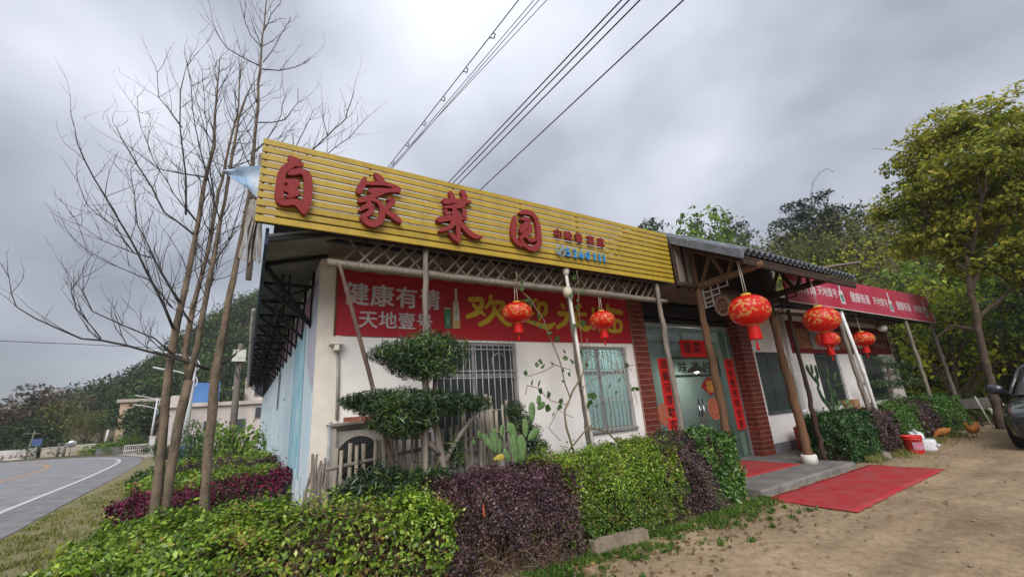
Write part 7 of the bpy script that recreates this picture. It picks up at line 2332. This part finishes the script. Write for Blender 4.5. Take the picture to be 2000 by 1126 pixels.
cr_['label'] = 'lower dark red beverage crate against the wall behind the footed log post'
cr_['group'] = 'red beverage crates by the wall'
crate(cr_, 12.35, 12.85, -.62, -.28, .134, .42)
cr2 = thing('beverage_crate', 'upper dark red beverage crate stacked against the wall behind the footed log post', 'crate', (12.6, -.35, .42), 'red beverage crates by the wall')
crate(cr2, 12.36, 12.86, -.61, -.27, .425, .72)
bg_ = thing('snack_bag', 'small yellow and red bag sitting beside the red crates', 'bag', (12.35, -.95, .13))
MB().lathe((12.35, -.85, .13), [(.10, 0), (.13, .06), (.12, .16), (.07, .2)], 12, lobes=5, amp=.15).build('bag_body', mat('bag_red', (.50, .03, .025), .5), bg_)
MB().lathe((12.33, -.87, .30), [(.07, 0), (.11, .06), (.09, .13), (.02, .15)], 12, lobes=5, amp=.2).build('bag_top', mat('bag_yellow', (.50, .50, .06), .5), bg_)
cb = MB().box(15.2, 15.6, -.75, -.45, 1.0, 1.26).build('cardboard_box', mat('cardboard', (.34, .19, .085), .85, var=.2))
cb.location.z = 0
tb = thing('planter_table', 'low table behind the hedge holding a brown cardboard box', 'table', (15.5, -.6, 0))
MB().box(15.0, 16.3, -.85, -.35, .96, .997).build('table_top', M_wood_g, tb)
for x in (15.05, 16.22):
    for yv in (-.80, -.42):
        MB().beam((x, yv, 0), (x, yv, .96), .05, .05).build('leg', M_wood_g, tb)
tag(cb, 'brown cardboard box on the low table behind the hedge', 'box')

blk = thing('concrete_block', 'long rough concrete block lying on edge at the foot of the green hedge', 'block', (4.0, -1.95, 0))
rs = random.Random(31)
pts = []
b = MB()
n = 12
vs_, fs_ = [], []
for i in range(n + 1):
    t_ = i / n
    cx, cy = 3.60 + .80 * t_, -1.97 - .10 * t_
    for (dy, z) in ((-.05, 0), (-.045, .165), (.055, .175), (.06, 0)):
        vs_.append((cx + rs.uniform(-.006, .006), cy + dy + rs.uniform(-.006, .006), z + rs.uniform(-.006, .006) if z else 0))
for i in range(n):
    for k in range(4):
        fs_.append((i * 4 + k, (i + 1) * 4 + k, (i + 1) * 4 + (k + 1) % 4, i * 4 + (k + 1) % 4))
fs_ += [(0, 1, 2, 3), (n * 4 + 3, n * 4 + 2, n * 4 + 1, n * 4)]
b.add(vs_, fs_).build('block_body', mat('worn_concrete', (.30, .235, .175), .95, col2=(.17, .13, .10), scale=7, bump=.6, bscale=35), blk)
tgz = MB().tube([at(943, 982, -1.93), at(945, 1000, -1.94), at(946, 1008, -1.95)], [.010, .008, .012], 6).build('orange_tag', mat('orange_plastic', (.60, .13, .06), .5))
tag(tgz, 'thin orange plastic strip caught in the purple hedge', 'strip')

bk = thing('plastic_bucket', 'red plastic paint bucket with a faded label at the foot of the hedge', 'bucket', (13.75, -2.2, 0))
M_bk = mat('bucket_red', (.62, .030, .022), .4, var=.12, scale=4, spec=.5)
bx_, by_ = 13.75, -2.22
MB().lathe((bx_, by_, .012), [(.155, 0), (.165, .02), (.185, .36), (.195, .365), (.197, .41), (.187, .41), (.175, .36), (.155, .03), (.0, .03)], 28).build('pail', M_bk, bk)
MB().lathe((bx_, by_, .33), [(.1915, 0), (.1945, .035)], 28).build('rim_band', M_bk, bk)
lb = []
v, f = [], []
for k in range(13):
    a = -2.95 + k * .115
    for z in (.10, .27):
        r = .1735 + (z - .02) / .34 * .0195
        v.append((bx_ + r * math.cos(a), by_ + r * math.sin(a), z + .012))
f = [(k * 2, k * 2 + 2, k * 2 + 3, k * 2 + 1) for k in range(12)]
MB().add(v, f, True).build('label', mat('bucket_label', (.42, .30, .48), .5, col2=(.55, .10, .08), scale=9), bk)
MB().tube([(bx_ + .195 * math.cos(a), by_ + .195 * math.sin(a) * .2 - .19, .37 - .16 * abs(math.sin(a))) for a in np.linspace(0, math.pi, 11)], .004, 5).build('handle', M_alu, bk)
M_can = mat('jerry_can_white', (.66, .68, .70), .45, var=.12, scale=6, spec=.4)


def jerry(label, x, y, rz, lie):
    t = thing('jerry_can', label, 'jerry can', (x, y, 0), 'white plastic jerry cans by the hedge')
    b = MB()
    prof = [(-.19, .02), (-.2, .06), (-.2, .30), (-.17, .36), (-.05, .40), (.10, .40), (.19, .34), (.2, .30), (.2, .06), (.19, .02)]
    vs_ = []
    for yy, s in ((-.13, .88), (-.12, .97), (-.09, 1), (.09, 1), (.12, .97), (.13, .88)):
        for px_, pz in prof:
            vs_.append(Vector((px_ * s, yy, .2 + (pz - .2) * s)))
    n = len(prof)
    fs_ = [(i * n + k, i * n + (k + 1) % n, (i + 1) * n + (k + 1) % n, (i + 1) * n + k) for i in range(5) for k in range(n)] + [tuple(range(n - 1, -1, -1)), tuple(5 * n + k for k in range(n))]
    M = Matrix.Rotation(rz, 4, 'Z')
    if lie:
        M = M @ Matrix.Translation((0, 0, .13)) @ Matrix.Rotation(math.pi / 2, 4, 'X') @ Matrix.Translation((0, 0, -.2))
    T = Matrix.Translation((x, y, .02)) @ M
    MB().add([T @ v for v in vs_], fs_, True).build('can_body', M_can, t)
    hb = MB().tube([T @ Vector(p) for p in ((-.12, 0, .385), (-.06, 0, .45), (.08, 0, .45), (.13, 0, .38))], .018, 8)
    hb.build('handle', M_can, t)
    MB().tube([T @ Vector((-.15, 0, .36)), T @ Vector((-.17, 0, .43))], .03, 10).build('cap', mat('cap_white', (.6, .6, .6), .4), t)


jerry('white plastic jerry can standing upright behind the red bucket', 14.75, -2.02, .5, False)
jerry('white plastic jerry can lying on its side beside the red bucket', 14.35, -2.28, .4, True)
st_ = thing('field_stone', 'rounded grey stone at the hedge foot left of the red bucket', 'stone', (12.6, -2.0, 0))
MB().ellipsoid((12.6, -1.98, .06), .22, .13, .12, Matrix.Rotation(.4, 3, 'Z')).build('stone_body', mat('field_stone', (.24, .21, .17), .95, var=.4, scale=7, bump=.6), st_)

# hens
M_hen = mat('buff_feathers', (.46, .20, .045), .9, col2=(.34, .13, .03), scale=14, bump=.5, bscale=40)
M_henw = mat('white_feathers', (.62, .60, .56), .9, var=.2, scale=14, bump=.5)
M_henb = mat('black_feathers', (.022, .02, .02), .7, var=.3, scale=14, bump=.4)
M_comb = mat('comb_red', (.50, .03, .025), .6)
M_leg = mat('hen_leg', (.42, .26, .06), .7)


def hen(label, x, y, rz, m, s=1.0, peck=False):
    t = thing('hen', label, 'hen', (x, y, .02))
    T = Matrix.Translation((x, y, .02)) @ Matrix.Rotation(rz, 4, 'Z') @ Matrix.Scale(s, 4)
    if peck:
        sp = [(-.24, .33, .012, .01), (-.20, .31, .05, .03), (-.13, .27, .085, .075), (-.03, .235, .115, .11), (.07, .215, .105, .10), (.14, .19, .07, .07), (.19, .14, .045, .045), (.22, .09, .034, .036), (.245, .055, .026, .028), (.26, .035, .008, .008)]
    else:
        sp = [(-.27, .42, .010, .02), (-.24, .39, .03, .06), (-.19, .33, .06, .085), (-.12, .265, .095, .10), (-.02, .225, .12, .115), (.08, .235, .105, .105), (.135, .29, .065, .075), (.155, .35, .043, .05), (.165, .395, .036, .04), (.19, .415, .032, .034), (.225, .41, .016, .016), (.25, .402, .004, .004)]
    n = 14
    vs_, fs_ = [], []
    for i, (px_, pz, w, hgt) in enumerate(sp):
        a, c = sp[max(i - 1, 0)], sp[min(i + 1, len(sp) - 1)]
        tx, tz = c[0] - a[0], c[1] - a[1]
        l = math.hypot(tx, tz)
        nx, nz = -tz / l, tx / l
        for k in range(n):
            q = 2 * math.pi * k / n
            vs_.append(T @ Vector((px_ + nx * hgt * math.sin(q), w * math.cos(q), pz + nz * hgt * math.sin(q))))
    for i in range(len(sp) - 1):
        for k in range(n):
            k2 = (k + 1) % n
            fs_.append((i * n + k, i * n + k2, (i + 1) * n + k2, (i + 1) * n + k))
    fs_ += [tuple(range(n - 1, -1, -1)), tuple((len(sp) - 1) * n + k for k in range(n))]
    MB().add(vs_, fs_, True).build('body', m, t)
    for sd in (-1, 1):
        w = MB()
        w.ellipsoid(T @ Vector((-.03, .108 * sd, .25)), .115 * s, .028 * s, .065 * s, (T.to_3x3().normalized() @ Matrix.Rotation(.25, 3, 'Y')))
        w.build('wing', m, t)
        L = MB().tube([T @ Vector((0, .05 * sd, .14)), T @ Vector((-.015, .05 * sd, .075)), T @ Vector((.005, .05 * sd, .006))], [.018 * s, .010 * s, .009 * s], 6)
        for a in (-.5, 0, .5, math.pi):
            L.tube([T @ Vector((.005, .05 * sd, .006)), T @ Vector((.005 + .05 * math.cos(a), .05 * sd + .05 * math.sin(a), .004))], [.007 * s, .003 * s], 5)
        L.build('leg', M_leg, t)
    hd = (.205, .09) if peck else (.19, .445)
    cmb = [T @ Vector((hd[0] - .03 + .012 * k, 0, hd[1] + (.022 if k % 2 else .004) + (0 if not peck else .03))) for k in range(6)] + [T @ Vector((hd[0] + .03, 0, hd[1] - .012)), T @ Vector((hd[0] - .03, 0, hd[1] - .012))]
    MB().prism(cmb, T.to_3x3() @ Vector((0, .006, 0))).build('comb', M_comb, t)
    return t


hen('buff orange hen standing side on in the open yard near the black car', 17.6, -2.5, 2.75, M_hen, .95)
hen('buff orange hen half hidden by the hedge end beside the jerry cans', 16.8, -2.05, 2.3, M_hen, .95, True)
hen('black hen crouching behind the open yard hen at the hedge end', 18.9, -1.72, 1.2, M_henb, .95)
hen('white hen standing behind the low pen far back in the yard', 23.0, -2.2, 2.0, M_henw, 1.15)
hen('second white hen, right one behind the low pen far back', 23.3, -2.75, .6, M_henw, 1.1, True)

pn = thing('poultry_pen', 'low dark timber pen frame before the budding tree', 'pen', (21.3, -2.0, 0))
for (a, c) in (((21.0, -1.45, 0), (21.0, -1.45, .85)), ((21.3, -2.0, 0), (21.3, -2.0, .85)), ((21.5, -2.55, 0), (21.45, -2.6, .85))):
    MB().beam(a, c, .06, .06).build('post', M_wood_d, pn)
MB().beam((20.95, -1.4, .78), (21.5, -2.6, .78), .04, .34).build('board', mat('grey_pen_board', (.12, .115, .10), .9, var=.3, scale=4), pn)
MB().beam((20.95, -1.4, .1), (21.5, -2.6, .1), .03, .05).build('rail', M_wood_d, pn)
o = MB().tube([(20.6, -2.2, 1.02), (20.3, -2.42, .0)], .025, 6).build('leaning_rod', M_pvc)
tag(o, 'pale rod leaning against the trunk beside the low pen', 'rod')

# ------------------------------------------------------------------ black car at the right edge
M_carp_ = mat('car_paint_dark', (.022, .028, .026), .22, var=.1, scale=1.5, spec=.6, coat=.7)
M_tyre = mat('tyre_rubber', (.018, .018, .018), .85, var=.2, scale=20, bump=.2)
M_carg = mat('car_glass', (.05, .06, .06), .06, var=.1, spec=.8)
car = thing('parked_car', 'dark green black car parked nose first at the right edge of the yard', 'car', (17, -4.6, 0))
CX0, CY, HW = 14.75, -4.60, .93
# cross-sections along X (car nose towards -X): x, half width at sill, belt, belt z, roof half width, roof z
SEC = [(0.00, .60, .66, .62, None), (.10, .78, .84, .78, None), (.35, .88, .91, .90, None), (.85, .92, .93, .98, None), (1.30, .93, .93, 1.03, None), (1.75, .93, .93, 1.06, None), (2.6, .93, .93, 1.06, None), (3.4, .93, .92, 1.07, None), (4.1, .90, .88, 1.06, None), (4.45, .80, .78, .98, None)]
vs_, fs_ = [], []
NP = 11
for x, ws_, wb, zb, _ in SEC:
    zl = .22
    ring = [(-ws_ * .9, zl), (-ws_, zl + .08), (-ws_ - .015, zl + .25), (-wb, zb - .16), (-wb * .94, zb - .04), (0, zb + .02), (wb * .94, zb - .04), (wb, zb - .16), (ws_ + .015, zl + .25), (ws_, zl + .08), (ws_ * .9, zl)]
    for yv, z in ring:
        vs_.append((CX0 + x, CY + yv, z))
for i in range(len(SEC) - 1):
    for k in range(NP):
        k2 = (k + 1) % NP
        fs_.append((i * NP + k, i * NP + k2, (i + 1) * NP + k2, (i + 1) * NP + k))
fs_ += [tuple(range(NP - 1, -1, -1)), tuple((len(SEC) - 1) * NP + k for k in range(NP))]
cbm = MB().add(vs_, fs_, True).build('body', M_carp_, car)
md = cbm.modifiers.new('smooth', 'SUBSURF')
md.levels = md.render_levels = 2
GH = [(1.42, .80, 1.05, .80), (2.15, .80, 1.06, 1.60), (2.9, .80, 1.06, 1.68), (3.7, .79, 1.06, 1.64), (4.3, .76, 1.05, 1.15)]
v, f = [], []
for x, wb, zb, zt_ in GH:
    wt = .62 if zt_ > 1.2 else wb
    zt_ = max(zt_, zb + .015)
    for yv, z in ((-wb - .06, zb - .02), (-wt, zt_ - .05), (-wt * .8, zt_), (wt * .8, zt_), (wt, zt_ - .05), (wb + .06, zb - .02)):
        v.append((CX0 + x, CY + yv, z))
for i in range(len(GH) - 1):
    for k in range(5):
        f.append((i * 6 + k, i * 6 + k + 1, (i + 1) * 6 + k + 1, (i + 1) * 6 + k))
f += [(5, 4, 3, 2, 1, 0), tuple(24 + k for k in range(6))]
MB().add(v, f, True).build('cabin_glass', M_carg, car)
for sd in (-1, 1):
    pl_ = MB()
    pl_.tube([(CX0 + 1.42, CY + .85 * sd, 1.06), (CX0 + 2.15, CY + .655 * sd, 1.59), (CX0 + 2.9, CY + .64 * sd, 1.655), (CX0 + 3.7, CY + .635 * sd, 1.615), (CX0 + 4.3, CY + .80 * sd, 1.12)], .035, 7)
    pl_.tube([(CX0 + 2.75, CY + .855 * sd, 1.06), (CX0 + 2.85, CY + .645 * sd, 1.65)], .04, 6)
    pl_.build('pillar', M_carp_, car)
    m_ = MB().ellipsoid((CX0 + 1.62, CY + 1.10 * sd, 1.17), .11, .17, .115)
    m_.build('mirror', mat('mirror_shell', (.025, .03, .042), .2, var=.1, spec=.6, coat=.5), car)
    MB().tube([(CX0 + 1.66, CY + .88 * sd, 1.08), (CX0 + 1.64, CY + 1.0 * sd, 1.12)], .03, 7).build('mirror_arm', M_black, car)
    MB().ellipsoid((CX0 + .20, CY + .66 * sd, .66), .06, .12, .055, Matrix.Rotation(.5 * sd, 3, 'Z')).build('headlight', mat('headlight_lens', (.55, .57, .6), .08, var=.1, spec=.8), car)
    MB().ellipsoid((CX0 + 1.05, CY + .945 * sd, .86), .05, .012, .018).build('side_lamp', mat('lamp_clear', (.75, .75, .75), .2), car)
    for wx in (.82, 3.55):
        wh = MB()
        prof = [(.20, -.10), (.30, -.11), (.345, -.08), (.355, 0), (.345, .08), (.30, .11), (.20, .10)]
        n = 28
        vs_, fs_ = [], []
        for r_, yy in prof:
            for k in range(n):
                a = 2 * math.pi * k / n
                vs_.append((CX0 + wx + r_ * math.cos(a), CY + (.845 + .0) * sd + yy, .36 + r_ * math.sin(a)))
        for i in range(len(prof)):
            j = (i + 1) % len(prof)
            for k in range(n):
                k2 = (k + 1) % n
                fs_.append((i * n + k, i * n + k2, j * n + k2, j * n + k))
        w_ = wh.add(vs_, fs_, True).build('wheel', M_tyre, car)
        rim = MB()
        for k in range(7):
            a = 2 * math.pi * k / 7
            rim.beam((CX0 + wx, CY + .90 * sd, .36), (CX0 + wx + .21 * math.cos(a), CY + .91 * sd, .36 + .21 * math.sin(a)), .05, .03, (0, 1, 0))
        rim.tube([(CX0 + wx + .215 * math.cos(a), CY + .90 * sd, .36 + .215 * math.sin(a)) for a in np.linspace(0, 6.2832, 25)], .018, 6, cap=False)
        rim.build('rim', M_alu, w_)
MB().box(CX0 + 1.9, CX0 + 3.9, CY - .45, CY + .45, 1.655, 1.69).build('roof_panel', M_carp_, car)
MB().box(CX0 - .012, CX0 + .04, CY - .42, CY + .42, .52, .70).build('grille', M_black, car)
car.scale = (1.05, 1.08, 1.14)

# ------------------------------------------------------------------ grass, weeds and litter
rs = np.random.RandomState(90)


def tufts(name, label, pts, size, m, seed, asp=.10, upv=.0):
    """Upright blades."""
    n = len(pts)
    r = np.random.RandomState(seed)
    d = np.stack([r.normal(0, .45, n), r.normal(0, .45, n), np.ones(n)], 1)
    d /= np.linalg.norm(d, axis=1)[:, None]
    side = np.cross(d, r.normal(0, 1, (n, 3)))
    side /= np.linalg.norm(side, axis=1)[:, None]
    L = (size * (0.5 + r.rand(n)))[:, None]
    v = np.empty((n, 4, 3))
    v[:, 0] = pts - side * L * asp * .5
    v[:, 1] = pts + side * L * asp * .5
    v[:, 2] = pts + d * L + side * L * asp * .1
    v[:, 3] = pts + d * L * .55 - side * L * asp * .45
    me = bpy.data.meshes.new(name)
    me.from_pydata(v.reshape(-1, 3).tolist(), [], np.arange(n * 4).reshape(n, 4).tolist())
    me.materials.append(m)
    me.update()
    o = bpy.data.objects.new(name, me)
    COL.objects.link(o)
    o['kind'] = 'stuff'
    o['label'] = label
    o['category'] = 'grass'
    return o


def mask(P, k, ph, thr):
    return noise3(P, k, ph) + .35 * (rs.rand(len(P)) - .5) > thr


N_ = 48000
yv = -3 + 30 * rs.rand(N_) ** 1.5
xv = -3.9 + rs.rand(N_) * (3.4 + .0 * yv)
cx_ = rs.randint(0, 1500, N_)
ccy = -3 + 30 * rs.rand(1500) ** 1.5
ccx = -3.8 + rs.rand(1500) * 3.3
csz = .05 + .22 * rs.rand(1500) ** 2
xv = ccx[cx_] + rs.normal(0, 1, N_) * csz[cx_]
yv = ccy[cx_] + rs.normal(0, 1, N_) * csz[cx_]
P = np.stack([xv, yv, np.full(N_, .004)], 1)
P = P[(xv > -3.72 - .035 * np.clip(yv - 6, 0, 40) + .02)]
tufts('grass', 'patchy short grass on the verge between the road and the hedge', P, .06, LM_grass, 91, .2)
P = np.stack([rs.uniform(-2.6, -.9, 9000), rs.uniform(-1.5, 2.6, 9000), np.full(9000, .004)], 1)
P = P[np.abs(P[:, 0] + 1.35 + .25 * (P[:, 1] - 1)) < .42 + .2 * noise3(P, 1.5)]
tufts('grass', 'bright long grass along the foot of the nearest green hedge', P, .13, leafmat('fresh_grass', [(0, (.06, .12, .015)), (.5, (.13, .24, .03)), (1, (.24, .36, .06))], .3, .5, .3), 92, .07)
k_ = rs.randint(0, 330, 9000)
wx, wy, wz = rs.uniform(2.6, 7.4, 330), -1.93 - rs.exponential(.20, 330), .012 + .085 * rs.rand(330) ** 2
P = np.stack([wx[k_] + rs.normal(0, 1, 9000) * wz[k_], wy[k_] + rs.normal(0, 1, 9000) * wz[k_], np.full(9000, .018)], 1)
tufts('grass', 'low green weeds growing along the foot of the front hedges', P, .050, leafmat('weed_green', [(0, (.035, .08, .012)), (.6, (.09, .18, .025)), (1, (.18, .26, .05))], .3, .5, .3), 93, .3)
P = np.stack([rs.uniform(11.2, 20, 9000), -1.85 - rs.exponential(.14, 9000), np.full(9000, .012)], 1)
P = P[mask(P, 1.4, 3.0, .1)]
tufts('grass', 'scrubby grass at the foot of the hedge row right of the porch', P, .12, LM_grass, 94, .08)
P = np.vstack([np.stack([rs.uniform(2.2, 7.6, 900), -2.05 - rs.exponential(.35, 900), np.full(900, .035)], 1), np.stack([rs.uniform(3, 16, 170), rs.uniform(-5.5, -2, 170), np.full(170, .034)], 1)])
o = leaves('leaf_litter', P, np.tile([0, 0, 1.0], (len(P), 1)), .055, LM_dry, None, aspect=.55, jit=.3, seed=95)
o['label'] = 'dry fallen leaves scattered on the dirt along the hedges'
o['category'] = 'leaf litter'
P = np.stack([rs.uniform(1, 18, 1500), rs.uniform(-6, -2, 1500), np.full(1500, .03)], 1)
pb = MB()
for p in P[:220]:
    s = rs.uniform(.006, .02)
    pb.ellipsoid(p, s * 1.3, s, s * .7, None, 6, 4)
o = pb.build('pebbles', mat('yard_pebble', (.26, .21, .16), .95, var=.4, scale=30), kind='stuff')
o['label'] = 'small pebbles scattered over the dirt yard'
o['category'] = 'pebbles'
db = MB()
rr = random.Random(6)
for k in range(40):
    p = Vector((rr.uniform(-.6, .5), rr.uniform(8.4, 11), rr.uniform(.1, .5)))
    db.tube([p, p + Vector((rr.uniform(-.5, .5), rr.uniform(-.4, .4), rr.uniform(-.1, .35)))], [.03, .015], 5)
o = db.build('branch_pile', M_twig)
tag(o, 'pile of cut branches lying beside the far end of the mural wall', 'branches')

# thin air: far things fade
hz = MB().box(-470, 470, -470, 470, -1.0, 75)
M_haze = bpy.data.materials.new('thin_haze')
M_haze.use_nodes = True
_N, _L = M_haze.node_tree.nodes, M_haze.node_tree.links
_N.remove(_N['Principled BSDF'])
_pv = _N.new('ShaderNodeVolumePrincipled')
_pv.inputs['Color'].default_value = (0.86, 0.90, 0.97, 1)
_pv.inputs['Density'].default_value = 0.00045
_L.new(_pv.outputs[0], _N['Material Output'].inputs['Volume'])
if HAZE:
    hz.build('haze', M_haze, kind='stuff')

# the first copies of each tree kind that were never planted
for k, (t, H, used) in KIND.items():
    if not used:
        for c in list(t.children):
            bpy.data.objects.remove(c)
        bpy.data.objects.remove(t)
